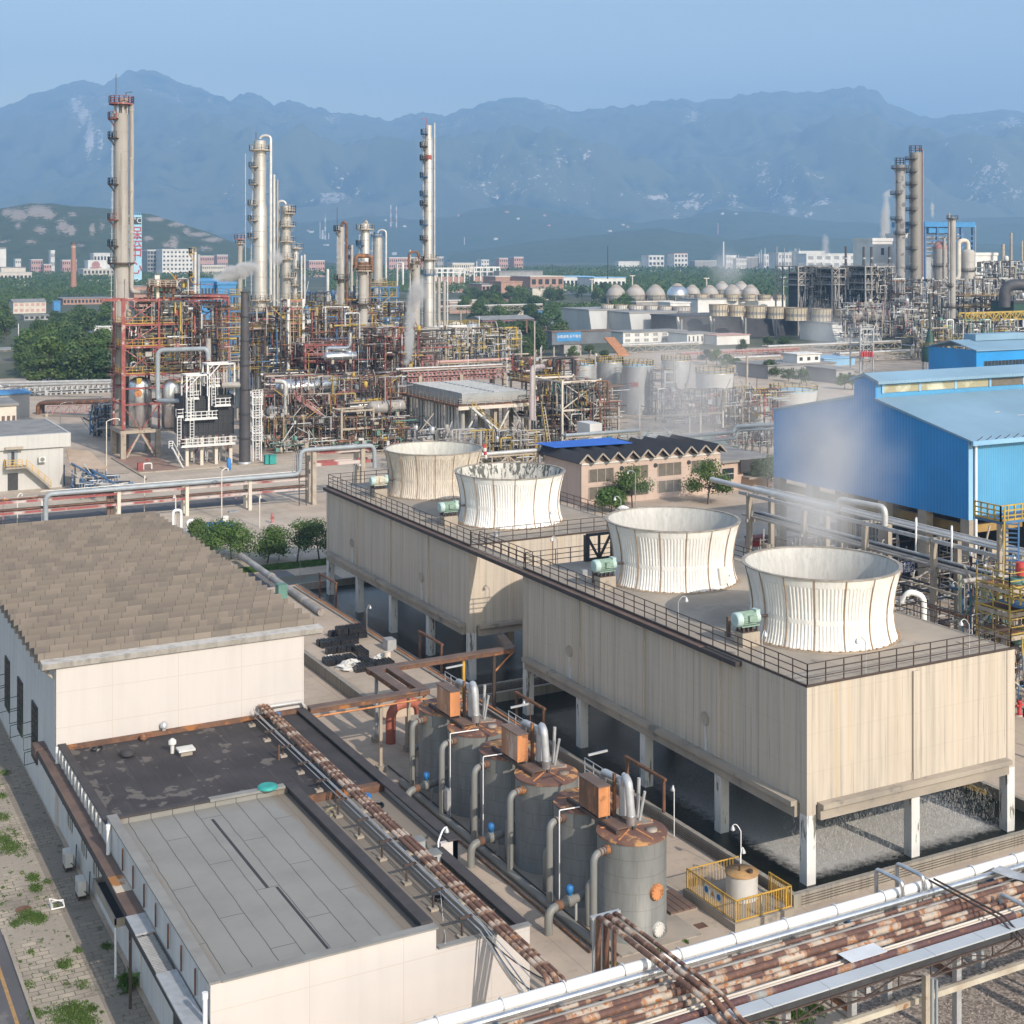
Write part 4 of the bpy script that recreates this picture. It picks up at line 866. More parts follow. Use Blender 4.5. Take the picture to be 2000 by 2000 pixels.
for(xa,ya),(xb,yb)in zip(P,P[1:]):
 k=MB();L=math.hypot(xb-xa,yb-ya);n=int(L/.16)
 for i in range(n+1):k.bar((xa+(xb-xa)*i/n,ya+(yb-ya)*i/n,.46),(xa+(xb-xa)*i/n,ya+(yb-ya)*i/n,1.55),.03 if i%10 else .06)
 k.bar((xa,ya,1.55),(xb,yb,1.55),.06).bar((xa,ya,.5),(xb,yb,.5),.05);part(t,"fence_panel_lattice",k,M_yellow)
k=MB()
for i in range(16):k.bar((44.2+i*.2,62.75,.46),(44.2+i*.2,62.75,1.5),.03)
k.bar((44.15,62.75,1.5),(47.6,62.75,1.5),.05);part(t,"fence_panel_lattice",k,M_yellow)
sgn=[(60.9,M_blue,"round blue safety sign"),(60.35,M_yellow,"yellow warning triangle sign"),(59.8,M_blue,"round blue safety sign")]
for yy,m_,la in sgn:
 s=part(t,"safety_sign",MB().box(44.085,44.11,yy-.22,yy+.22,.95,1.4),M_steelw,la)
 if m_ is M_blue:part(s,"sign_disc",MB().tube([(44.08,yy,1.19),(44.07,yy,1.19)],.16,16),m_)
 else:part(s,"sign_triangle",MB().add([(44.08,yy-.17,1.04),(44.08,yy+.17,1.04),(44.08,yy,1.34)],[(0,1,2)]),m_)
lamp_post("hook_lamp",48.1,63.2,.42,2.2,"white hooked lamp beside the yellow fence","hooked lamps at ground level",M_whitepipe,(-.3,.35));lamp_post("hook_lamp",47.0,61.8,.42,1.6,"small hooked lamp inside the yellow fence","hooked lamps at ground level",M_whitepipe,(.35,.2),.025)
t=T("timber_grate","brown slatted timber grate on the ground beside the yellow fence","grate",(43.0,62.0,0))
for i in range(4):part(t,"plank",MB().box(42.1+i*.42,42.48+i*.42,61.3,63.6,.1,.2),M_brown)
part(t,"grate_frame",MB().box(42.1,43.8,61.3,61.45,.01,.098).box(42.1,43.8,63.4,63.55,.01,.098),M_slab)
solo("drain_cover","small rusty square drain cover near the first tank","drain cover",MB().box(42.6,43.2,59.5,60.0,.005,.03),M_rust,(42.9,59.7,0))
struct("raised_yard",MB().box(40.85,48.25,97,137,-.01,.85),M_yard);struct("retaining_wall",MB().box(40.45,40.845,97,137,-.01,.95),M_basin)
M_pack=mk("black_plastic_packing",(.036,.037,.043),(.014,.014,.017),5,rough=.35)
blk=0
def packing(x,y,z,rz,label):
 global PK
 b=MB()
 for i in range(6):b.box(-.55+i*.185,-.55+i*.185+.13,-.42,.42,0,.66+.06*(i%2))
 for i in range(5):b.box(-.56,.56,-.44+i*.19,-.44+i*.19+.05,.10,.15).box(-.56,.56,-.44+i*.19,-.44+i*.19+.05,.45,.5)
 o=solo("packing_block",label,"packing block",b,M_pack,(0,0,0),"black tower packing blocks on the raised yard");o.location=(x,y,z);o.rotation_euler=(0,0,rz);o.scale=(.72,.72,.72);return o
proto=packing(45.6,117.0,.86,0,"black slatted plastic packing block stacked on the raised yard beside the hall")
grid=[]
def blkG(x,y,z=.86):return gz(500+x*.2588,1200+y*.2588,z)
for(px_,py_,nx,ny,nz)in((620,160,2,1,1),(715,175,3,2,2),(620,225,4,2,1),(640,285,3,1,1),(790,300,1,3,1),(625,365,3,2,1),(790,385,2,3,1),(880,405,4,2,1)):
 X,Y=blkG(px_,py_)
 for i in range(nx):
  for j in range(ny):
   for k in range(nz):grid.append((X+(i-(nx-1)/2)*.88+rnd.uniform(-.05,.05),Y+(j-(ny-1)/2)*.74,.86+k*.52))
for i,(x,y,z)in enumerate(grid):
 if i==0:proto.location=(x,y,z)
 else:
  o=proto.copy();COL.objects.link(o);o.location=(x,y,z);o.rotation_euler=(0,0,rnd.uniform(-.05,.05))
def bag(x,y,z,s,label):
 b=MB();n=16;v=[]
 for i in range(9):
  for j in range(n):
   a=j*2*math.pi/n;r_=s*math.cos(i/8*1.5)*(1+.35*rnd.uniform(-1,1));v.append((x+r_*math.cos(a)*1.3,y+r_*math.sin(a),z+s*.75*math.sin(i/8*1.55)*(1+.2*rnd.uniform(-1,1))))
 b.add(v,[(i*n+j,i*n+(j+1)%n,(i+1)*n+(j+1)%n,(i+1)*n+j)for i in range(8)for j in range(n)]);solo("white_sheet",label,"sheet",b,M_white,(x,y,z))
X,Y=blkG(715,405);bag(X,Y,.86,.85,"crumpled white sheeting beside the black packing blocks");X,Y=blkG(945,335);bag(X,Y,.86,.5,"small white sack pile behind the black packing blocks");
X,Y=blkG(560,325);bag(X,Y,.86,.3,"small white bag at the edge of the black blocks")
solo("steel_box","grey steel box beside the basin wall pipes","box",MB().box(46.9,47.7,110.4,111.5,.86,1.8),M_galv,(47.3,111,.86))
solo("paint_tin","cream drum beside the small white sack pile","drum",MB().lathe(*blkG(990,350),[(.3,.86),(.3,1.6)],14),M_cream,(*blkG(990,350),.86))
for i,(x,m_,r_)in enumerate(((47.75,M_orange,.07),(47.5,M_pipeg,.06),(48.0,M_rust,.05))):
 solo("rim_pipe",("orange-rust line along the basin wall","grey line along the basin wall","thin rusty line next to the basin wall")[i],"pipe",MB().tube([(x,88,1.05 if i==0 else .95),(x,136,1.05 if i==0 else .95)],r_,6),m_,(x,110,1),"lines along the basin wall")
solo("fat_pipe","fat rust-spotted pipe lying on the raised yard beside the hall","pipe",MB().tube([(46.0,124,1.2),(47.0,152,1.0)],.34,12).tube([(46.2,129,1.16),(46.25,129.6,1.16)],.4,12).tube([(46.6,140,1.1),(46.62,140.6,1.1)],.42,12),M_pipeg,(46.3,130,.9))
solo("valve_cabinet","green cabinet beside the fat pipe behind the hall","cabinet",MB().box(44.4,45.3,131.5,132.5,.85,2.3),M_green,(44.8,132,.85))
struct("green_floor_patch",MB().box(48.2,54.5,138.6,144,.016,.03),mk("worn_green_floor",(.10,.16,.12),(.17,.10,.07),.7))
for i,(ya,yb)in enumerate(((71.3,75.4),(86.2,90.2),(103.0,107.2),(126.6,131))):
 t=T("rust_portal",("rusty portal frame on the basin wall opposite the nearest tank","rusty portal frame on the basin wall behind the farthest tank","rusty portal frame on the basin wall by the brown cable bridge","rusty portal frame at the far end of the basin wall")[i],"frame",(48.45,ya,.75),"rusty portal frames on the basin wall")
 h=1.95 if i<2 else 2.3
 part(t,"post",MB().box(48.37,48.53,ya-.08,ya+.08,.75,.75+h),M_rust);part(t,"post",MB().box(48.37,48.53,yb-.08,yb+.08,.75,.75+h),M_rust);part(t,"top_bar",MB().box(48.35,48.55,ya-.2,yb+.2,.753+h,.90+h),M_rust);part(t,"foot_block",MB().box(48.1,48.8,yb-.3,yb+.3,.2,.76),M_slab)
lamp_post("hook_lamp",47.7,117,.86,2.0,"short hooked lamp by the basin wall opposite the black blocks","hooked lamps at ground level",M_pipeg,(.4,.2));lamp_post("hook_lamp",48.1,87.5,.75,2.0,"rusty hooked lamp by the portal frame behind the farthest tank","hooked lamps at ground level",M_rust,(-.4,.2));lamp_post("hook_lamp",49.6,140,.02,3,"hooked lamp beside the green floor patch",None,M_pipeg,(-.5,.1));lamp_post("hook_lamp",47.9,69.4,.1,2.6,"white hooked lamp rising between the nearest tank and the basin",None,M_whitepipe,(.1,.3))
t=T("cable_bridge","rust-brown cable bridge on slim posts zigzagging from the hall to the cooling blocks","cable bridge",(36.7,88,0))
zc=5.0
for p,q in(((31.65,87.6,zc),(40.2,87.6,zc)),((39.85,87.95,zc),(39.85,93.2,zc)),((38.6,87.95,zc+.02),(38.6,93.2,zc+.02)),((38.2,93.55,zc),(49.8,93.55,zc+.05)),((49.7,93.5,zc+.05),(50.5,96.5,zc+.1))):
 part(t,"tray_lid",MB().bar(p,q,.72,.1),M_brown);part(t,"tray_side",MB().bar((p[0],p[1],p[2]-.2),(q[0],q[1],q[2]-.2),.62,.26),M_rust)
part(t,"lower_line",MB().tube([(31.8,87.3,zc-.55),(39.9,87.3,zc-.55)],.07,6),M_orange)
for x,y,z0,m_ in((36.7,87.6,0,M_beige),(39.95,87.6,0,M_beige),(38.6,92.9,0,M_bluep),(39.9,90.2,0,M_beige),(45.8,93.55,0,M_yellow),(48.3,93.5,.75,M_iron),(48.7,94.2,.75,M_iron)):
 part(t,"post",MB().box(x-.1,x+.1,y-.1,y+.1,z0,zc-.33),m_)
 if z0==0:part(t,"post_base",MB().box(x-.28,x+.28,y-.28,y+.28,0,.35),M_slab)
part(t,"brace",MB().bar((48.3,93.5,zc-1.6),(50.0,93.6,zc-.3),.1),M_orange)
solo("red_elbow_pipe","faded red bent pipe beside the farthest tank","pipe",MB().pipe([(39.4,92.2,0),(39.4,92.2,2.6),(41.8,92.6,2.6),(41.8,92.6,.2)],.36,16,0,1.0),mk("faded_red_pipe",(.42,.13,.085),(.33,.1,.07),1.2),(39.4,92.2,0))
solo("pump_box","cream concrete valve box behind the farthest tank","box",MB().box(39.9,41.4,88.6,90.8,0,2.2),M_slab,(40.6,89.7,0))
solo("switch_cabinet","pale grey switch cabinet among cables beside the fourth tank","cabinet",MB().box(36.9,37.15,77.6,78.5,.75,2.0).box(36.95,37.05,77.7,77.78,0,.75).box(36.95,37.05,78.3,78.38,0,.75),M_galv,(37,78,0))
rk=T("pipe_rack","grey steel pipe rack crossing the foreground","pipe rack",(45,47,0))
ZR=4.75;bays=[22.5+i*3.0 for i in range(19)]
for i,x in enumerate(bays):
 if i%2==0:
  for yy in(49.9,45.6):part(rk,"post",MB().box(x-.14,x+.14,yy-.14,yy+.14,0,ZR-.36),M_galv)
  part(rk,"cross_beam",MB().box(x-.12,x+.12,44.6,50.3,ZR-.58,ZR-.36),M_galv)
  part(rk,"lower_cross_beam",MB().box(x-.1,x+.1,45.6,50.0,ZR-1.9,ZR-1.7),M_rust)
 part(rk,"rest_beam",MB().box(x-.09,x+.09,44.7,50.2,ZR-.355,ZR-.2),M_bluesteel if i%3==1 else M_galv)
for yy,z in((50.05,ZR-.75),(45.45,ZR-.75)):part(rk,"long_beam",MB().box(22,78,yy-.1,yy+.1,z,z+.24),M_galv)
part(rk,"long_beam",MB().box(22,78,44.9,45.1,ZR-1.95,ZR-1.7),mk("cream_rusty_beam",(.50,.46,.38),(.36,.30,.23),.7,spot=(.25,.12,.05),sp_sc=.8,sp_lo=.6,sp_hi=.66))
def xp(label,y,z,r,m,name="rack_pipe",g="pipes lying on the near rack",x0=21.,x1=80.,n=12):return solo(name,label,"pipe",MB().tube([(x0,y,z),(x1,y,z)],r,n),m,((x0+x1)/2,y,z),g)
wp=T("white_pipe","thick white-jacketed pipe with saddle hoops, farthest on the near rack","pipe",(45,49.75,ZR),"pipes lying on the near rack")
part(wp,"jacket",MB().tube([(21,49.75,ZR+.12),(80,49.75,ZR+.12)],.24,18),M_whitepipe)
for i in range(20):
 x=23.2+i*2.85;part(wp,"saddle_hoop",MB().tube([(x,49.75+.29*math.cos(a),ZR+.12+.29*math.sin(a))for a in[k*math.pi/8-math.pi/2 for k in range(17)]],.035,5).box(x-.05,x+.05,49.5,50.0,ZR-.2,ZR-.1),M_steelw)
sp=T("silver_pipe","shiny metal-jacketed pipe beside the white pipe","pipe",(45,49.15,ZR),"pipes lying on the near rack")
part(sp,"jacket",MB().tube([(21,49.2,ZR+.02),(80,49.2,ZR+.02)],.16,14),M_silver);k=MB()
for i in range(40):k.tube([(22+i*1.45,49.2,ZR+.02),(22.04+i*1.45,49.2,ZR+.02)],.167,14)
part(sp,"band_trim",k,M_galv)
xp("thin cream pipe behind the white pipe",50.15,ZR-.1,.05,M_whitepipe,"thin_rack_pipe")
def M_px(n,s,p,c):return pipe_rust(n,0,(.44,.365,.295),(.10,.05,.037),p*1.6,s,c)
xp("slim rust-patched pipe next to the shiny pipe",48.68,ZR-.05,.085,M_px("rust_pipe_slim",11.,.9,.5));xp("slim plain grey pipe between the rusty ones",48.35,ZR-.07,.07,M_pipeg)
xp("thick rusty pipe with cream lengths, farther of the thick pair",47.9,ZR,.165,M_px("rust_pipe_thick",2.,1.25,.50));xp("thick brown pipe with a few cream lengths, nearer of the thick pair",47.5,ZR,.165,M_px("rust_pipe_brown",27.,1.5,.53))
xp("medium rust-flecked cream pipe, farther of the medium pair",47.05,ZR-.06,.11,M_px("rust_pipe_medium",41.,.8,.46));xp("medium brown-banded pipe, nearer of the medium pair",46.72,ZR-.06,.115,M_px("rust_pipe_medium_brown",57.,.9,.5))
xp("thin cream pipe, farther of the thin pair near the tray",46.4,ZR-.1,.05,M_cream,"thin_rack_pipe");xp("thin cream pipe, nearer of the thin pair near the tray",46.22,ZR-.1,.05,M_cream,"thin_rack_pipe");xp("thin pale pipe lying low between the thick and thin pipes",46.95,ZR-.15,.03,M_white,"thin_rack_pipe")
xp("dark red-brown pipe with a grey length beside the lidded tray",45.75,ZR-.02,.16,pipe_rust("rust_pipe_dark",0,(.33,.33,.31),(.085,.042,.042),4.0,3.,.56))
ty=T("lidded_tray","long pale grey lidded cable tray along the near side of the rack","cable tray",(45,44.9,ZR))
for i in range(15):part(ty,"lid",MB().box(21+i*2.9,21+i*2.9+2.88,44.55,45.25,ZR+.10,ZR+.16),mk("pale_blue_grey_lid",(.46,.49,.52),(.40,.43,.46),.4,rough=.45))
part(ty,"tray_body",MB().box(21,64.4,44.6,45.2,ZR-.19,ZR+.095),M_dark)
part(ty,"truss_side_lattice",MB().truss((24,44.62,ZR-.75),(64,44.62,ZR-.75),.5,22,.05),M_iron)
solo("loose_sheet","bent pale metal sheet lying across the rack pipes","metal sheet",MB().add([(52.2,49.0,ZR+.36),(53.0,49.2,ZR+.38),(52.6,48.2,ZR+.25),(53.4,48.4,ZR+.26),(53.1,47.4,ZR+.24),(53.8,47.6,ZR+.27)],[(0,1,3,2),(2,3,5,4)]).add([(52.2,49.0,ZR+.34),(53.0,49.2,ZR+.36),(52.6,48.2,ZR+.23),(53.4,48.4,ZR+.24),(53.1,47.4,ZR+.22),(53.8,47.6,ZR+.25)],[(2,3,1,0),(4,5,3,2)]),M_galv,(52.8,48.3,ZR))
solo("loose_sheet","flat white sheet lying on the rack beside the lidded tray","metal sheet",MB().box(40.6,42.6,45.75,46.6,ZR+.14,ZR+.16),mk("white_metal_sheet",(.66,.68,.71),(.58,.6,.63),.8),(41.6,46.2,ZR))
for i,x in enumerate((46.7,48.0)):
 solo("crossover_pipe",("shiny inverted-U pipe over the white pipe, nearer of two","shiny inverted-U pipe over the white pipe, farther of two")[i],"pipe",MB().pipe([(x,50.9,3.2),(x,50.9,ZR+.85),(x+.1,49.3,ZR+.85),(x+.1,49.25,ZR+.1)],.1,10),M_silver,(x,50,ZR),"inverted-U crossover pipes")
for i,x in enumerate((48.6,48.9)):
 solo("crossing_conduit",("dark conduit crossing the rack on top, nearer of two","dark conduit crossing the rack on top, farther of two")[i],"pipe",MB().tube([(x,49.4,ZR+.5),(x+.15,45.3,ZR+.42),(x+.2,44,ZR-.2)],.05,6),M_iron,(x,47,ZR),"conduits crossing the rack")
solo("crossing_pipe","grey pipe with an upturned end crossing onto the lidded tray","pipe",MB().pipe([(50.6,46.9,ZR-.1),(50.6,46.9,ZR+.45),(50.7,44.6,ZR+.4),(50.7,44.3,ZR-.6)],.1,8),M_galv,(50.6,46,ZR))
xr=29.6
for i,(dx,r_)in enumerate(((0,.12),(.42,.13),(.85,.09))):
 solo("crossing_rusty_pipe",("rusty pipe crossing over the rack, the one nearest the white building","rusty pipe crossing over the rack, the middle one","slim rusty pipe crossing over the rack")[i],"pipe",MB().pipe([(xr+3.2+dx,53.4-.0*i,2.2),(xr+3.2+dx,53.4,ZR+.65),(xr+3.25+dx,45.5,ZR+.65),(xr+3.3+dx,44.3,ZR+.2),(xr+3.3+dx,43,ZR+.2)],r_,10),M_py,(xr+3.2+dx,48,ZR),"rusty pipes crossing over the rack")
t=T("pipe_trestle","grey pipe frame holding the crossing rusty pipes","frame",(33,53.3,0))
for dx in(0,.5,1.0):part(t,"post",MB().box(32.6+dx,32.72+dx,53.5,53.62,0,ZR+.5),M_galv)
part(t,"top_bar",MB().box(32.5,34.0,53.45,53.65,ZR+.5,ZR+.62),M_galv)
br=T("branch_tray","grey cable tray dropping from the rack and running towards the front over the gravel","cable tray",(52,44,0))
pts=[(50.9,44.5,ZR-.1),(51.2,44.3,ZR-1.1),(51.6,43.6,ZR-1.45),(51.9,36,ZR-1.5)]
for p,q in zip(pts,pts[1:]):part(br,"tray_side",MB().bar(p,q,.42,.32),M_grey)
for y in(43.2,38.2):part(br,"post",MB().box(51.55,51.85,y-.12,y+.12,0,ZR-1.62),M_galv)
for i in range(3):
 solo("branch_conduit",f"dark conduit beside the branch tray over the gravel, {('first','second','third')[i]} from it","pipe",MB().tube([(52.6+i*.22,44.6,ZR-.9),(53.2+i*.25,36,ZR-1.3)],.035,5),M_iron,(53,40,ZR),"conduits over the gravel")
t=T("service_post","grey post with rising pipes and valves at the edge of the gravel","post",(43.0,44.3,0))
part(t,"pole",MB().box(43.2,43.45,44.1,44.35,0,ZR-.3),M_beige);part(t,"riser_pipe",MB().tube([(43.75,44.3,0),(43.75,44.3,ZR-.6)],.09,8),M_bluep);part(t,"riser_pipe",MB().tube([(44.1,44.4,0),(44.1,44.4,ZR-.8)],.07,8),M_bluep);part(t,"valve",MB().lathe(44.4,44.0,[(.2,1.4),(.28,1.6),(.2,1.8)],10),M_galv)
for x in(53.3,54.2):solo("riser_pipe",f"grey riser pipe up to the rack over the gravel, {'nearer' if x<54 else 'farther'} of two","pipe",MB().tube([(x,44.3,0),(x,44.3,ZR-.6)],.09,8),M_galv,(x,44.3,0),"riser pipes under the lidded tray")
from mathutils import noise as mnoise
RIDGE=[(-400,250),(-150,232),(0,214),(54,190),(109,172),(150,160),(163,156),(203,165),(250,141),(290,138),(326,150),(362,168),(391,172),(417,183),(449,194),(482,179),(507,187),(536,205),(565,199),(609,210),(650,222),(700,226),(760,235),(821,220),(875,226),(934,203),(988,193),(1055,200),(1116,218),(1180,211),(1239,208),(1280,201),(1330,194),(1360,203),(1385,198),(1425,193),(1480,180),(1530,179),(1555,186),(1610,178),(1690,172),(1715,185),(1735,206),(1770,217),(1800,228),(1825,231),(1880,226),(1940,217),(1975,215),(2010,221),(2200,228),(2450,250)]
def interp(T_,x):
 for(a,b_),(c,d_)in zip(T_,T_[1:]):
  if x<=c:return b_+(d_-b_)*max(0,(x-a))/(c-a)
 return T_[-1][1]
ROCK=[(150,205,22,26,1.2),(165,225,18,30,1.1),(175,270,10,42,1.3),(195,280,8,40,.9),(200,195,24,18,.8),(345,195,14,10,.7),(350,275,20,25,.5),(410,195,14,10,.8),(700,345,25,30,.5),(650,230,20,12,.8),(660,350,35,30,.7),(645,385,45,14,1.0),(690,375,30,12,.8),(780,330,14,12,.3),(1055,285,20,10,.6),(1095,310,26,16,.9),(1145,300,14,18,1.0),(1120,325,16,10,.7),(1355,225,20,24,.8),(1380,245,12,22,.7),(1285,385,26,8,1.1),(1230,378,30,7,.9),(1360,400,34,10,1.2),(1350,398,26,10,1.1),(1395,390,14,8,1.1),(1425,380,22,8,1.0),(1430,398,22,8,1.0),(1360,380,18,8,1.0),(1460,370,22,7,.8),(1320,422,16,7,.8),(1490,345,18,20,.9),(1488,318,22,6,.8),(1540,390,16,8,1.2),(1548,412,14,8,1.2),(1600,395,26,9,1.1),(1610,390,10,6,1.2),(1580,418,12,6,1.0),(1850,280,14,10,.8),(1890,310,14,14,.7),(1935,355,16,16,.6),(1975,240,30,14,1.0),(1510,415,22,8,.7),(1640,412,18,6,.8)]
TONE=[0.]
def terr(name,x0,x1,nx,d0,d1,nd,hf,mat,rockf):
 b=MB();v=[];ra=[];ta=[]
 for j in range(nd):
  d=d0+(d1-d0)*j/(nd-1)
  for i in range(nx):
   px=x0+(x1-x0)*i/(nx-1);X,Y=gd(px,d);z=hf(px,(j/(nd-1)),d,X,Y);v.append((X,Y,z));ra.append(rockf(px,485.9-(z-CAMZ)*FOC/d,X,Y,z));ta.append(TONE[0])
 b.add(v,[(j*nx+i,j*nx+i+1,(j+1)*nx+i+1,(j+1)*nx+i)for j in range(nd-1)for i in range(nx-1)],0,True)
 o=struct(name,b,mat);at=o.data.attributes.new("rock",'FLOAT','POINT');at.data.foreach_set("value",ra);at=o.data.attributes.new("tone",'FLOAT','POINT');at.data.foreach_set("value",ta);return o
def terrain_mat(name,g1,g2,rock,lo,hi,fs):
 m,nt,b=base(name,.95);at=nn(nt,"ShaderNodeAttribute",attribute_name="rock")
 f=noise(nt,coord(nt),fs,8,.65);g=noise(nt,coord(nt),fs*9,6,.75)
 tn=nn(nt,"ShaderNodeAttribute",attribute_name="tone").outputs["Fac"];col=ramp(nt,mth(nt,'ADD',mth(nt,'ADD',mth(nt,'MULTIPLY',f,.7),.15),mth(nt,'MULTIPLY',tn,.16)),[(.41,g1),(.6,g2)]);k=mth(nt,'ADD',at.outputs["Fac"],mth(nt,'ADD',mth(nt,'MULTIPLY',g,1.15),mth(nt,'MULTIPLY',f,.35)))
 nt.links.new(mix(nt,mask(nt,k,lo,hi),col,rock),b.inputs["Base Color"]);bump(nt,b,g,.9,6);return m
def fbm(x,y,s,o=6):
 return mnoise.hetero_terrain((x/s,y/s,.37),1.0,2.1,o,.4)
def mount_h(px,t,d,X,Y):
 top=CAMZ+(485.9-interp(RIDGE,px))/FOC*12460
 prof=min(1,(t/.78))**1.15 if t<.78 else 1-(t-.78)*1.6
 rid=1-abs(mnoise.noise((X/1500,Y/2600,2.2)))*2;r2=1-abs(mnoise.noise((X/560,Y/1000,5.1)))*2;r3=mnoise.noise((X/190,Y/260,1.5))
 w_=min(1,t*5)*max(0,(1-t/.78))if t<.78 else 0
 r4=mnoise.noise((X/75,Y/110,6.5));r5=mnoise.noise((X/33,Y/60,2.5));TONE[0]=r2*.7+r3*.9+rid*.4+r4*1.2+r5*.8
 return-30+(top+30)*prof+w_*(rid*430+r2*250+r3*95)+((r3*16+r4*34+r5*14)*min(1,t*4))
def mount_r(px,py,X,Y,z):
 s=.30*max(0,mnoise.noise((X/800,Y/800,9))-.1)
 for a,b_,c,e,k in ROCK:
  q=((px-a)/c)**2+((py-b_)/e)**2
  if q<4:s=max(s,k*.27*math.exp(-q*.8))
 return s
terr("mountains",-420,2420,700,6900,14000,170,mount_h,terrain_mat("mountain_scrub",(.012,.028,.016),(.13,.14,.075),(.75,.65,.56),.99,1.04,.0032),mount_r)
FOOT=[(-400,470),(100,478),(300,470),(480,455),(560,440),(640,432),(720,425),(800,428),(880,422),(940,410),(1000,404),(1060,412),(1150,425),(1250,440),(1350,425),(1420,415),(1500,425),(1600,435),(1750,440),(1900,432),(2000,428),(2400,450)]
def foot_h(px,t,d,X,Y):
 top=CAMZ+(485.9-interp(FOOT,px))/FOC*6640;p=math.sin(min(1,t/.8)*math.pi/2)**1.3 if t<.8 else 1-(t-.8)*3
 return-20+(top+20)*p*(1+.16*mnoise.noise((X/420,Y/420,4)))+12*mnoise.noise((X/110,Y/110,8))*min(1,t*4)
terr("foothills",-420,2420,420,4400,7200,50,foot_h,terrain_mat("foothill_scrub",(.012,.030,.012),(.075,.10,.045),(.38,.32,.27),1.06,1.15,.012),lambda px,py,X,Y,z:.10*mnoise.noise((X/300,Y/300,1)))
FOOT2=[(-400,500),(900,492),(1000,480),(1100,466),(1220,455),(1290,449),(1360,458),(1430,470),(1550,462),(1650,468),(1800,475),(2000,480),(2400,495)]
def foot2_h(px,t,d,X,Y):
 top=CAMZ+(485.9-interp(FOOT2,px))/FOC*4500;p=math.sin(min(1,t/.8)*math.pi/2)**1.3 if t<.8 else 1-(t-.8)*3
 return-20+(top+20)*p*(1+.12*mnoise.noise((X/300,Y/300,4)))+8*mnoise.noise((X/80,Y/80,8))*min(1,t*4)
terr("low_hills",880,2420,260,3300,4800,36,foot2_h,terrain_mat("low_hill_scrub",(.012,.032,.012),(.07,.10,.042),(.36,.3,.25),1.1,1.2,.015),lambda px,py,X,Y,z:0)
HILL=[(-300,430),(-100,418),(0,410),(30,404),(60,399),(111,401),(160,405),(207,410),(250,414),(292,420),(330,432),(362,443),(400,455),(440,468),(479,484),(520,500),(700,520)]
HROCK=[(35,420,18,12,1.3),(75,412,28,13,1.2),(95,420,14,9,1.2),(122,440,16,14,1.1),(138,450,10,10,1.2),(80,448,14,8,1.1),(35,440,8,7,.9),(142,418,12,5,1.0),(180,448,6,14,1.0),(15,415,12,8,1.1),(305,428,24,5,1.1),(345,438,20,6,1.0),(385,458,26,5,1.2),(415,468,20,5,1.2),(340,475,10,16,1.1),(365,452,10,9,1.0),(325,478,10,6,1.0),(60,472,14,6,.9),(10,472,20,5,.9),(160,478,16,6,.8),(200,440,8,10,.8),(290,465,10,6,.8),(400,485,16,6,.9),(240,430,20,5,.9)]
def hill_h(px,t,d,X,Y):
 top=CAMZ+(485.9-interp(HILL,px))/FOC*2560;p=math.sin(min(1,t/.7)*math.pi/2)**1.1 if t<.7 else 1-(t-.7)*2.2
 return-12+(top+12)*p+(9*mnoise.noise((X/90,Y/90,3))+4*mnoise.noise((X/30,Y/30,3)))*min(1,t*4)*(1-.6*min(1,t/.7))
def hill_r(px,py,X,Y,z):
 s=0
 for a,b_,c,e,k in HROCK:
  q=((px-a)/c)**2+((py-b_)/e)**2
  if q<4:s=max(s,k*.36*math.exp(-q*.8))
 return s+.05*mnoise.noise((X/60,Y/60,7))
terr("rocky_hill",-320,700,300,1930,2830,60,hill_h,terrain_mat("rocky_hill_scrub",(.014,.032,.012),(.07,.095,.036),(.46,.37,.30),.98,1.03,.02),hill_r)
def vol(nt,color,dens,aniso=0.0):
 v=nn(nt,"ShaderNodeVolumePrincipled");v.inputs["Color"].default_value=rgba(color);v.inputs["Anisotropy"].default_value=aniso
 if isinstance(dens,float):v.inputs["Density"].default_value=dens
 else:nt.links.new(dens,v.inputs["Density"])
 nt.links.new(v.outputs[0],nt.nodes["Material Output"].inputs["Volume"]);return v
hm=bpy.data.materials.new("haze_air");hm.use_nodes=True;hm.node_tree.nodes.remove(hm.node_tree.nodes["Principled BSDF"])
vol(hm.node_tree,(.37,.63,1.0),HAZE_D);
struct("haze",MB().box(-14500,14500,-250,15200,-62,2050),hm,'stuff')
FOL=[foliage("leaves_mid",(.035,.075,.013),(.058,.112,.022),(.095,.155,.034)),foliage("leaves_dark",(.024,.055,.013),(.040,.082,.018),(.068,.118,.028)),foliage("leaves_fresh",(.055,.115,.016),(.088,.165,.026),(.125,.20,.042))]
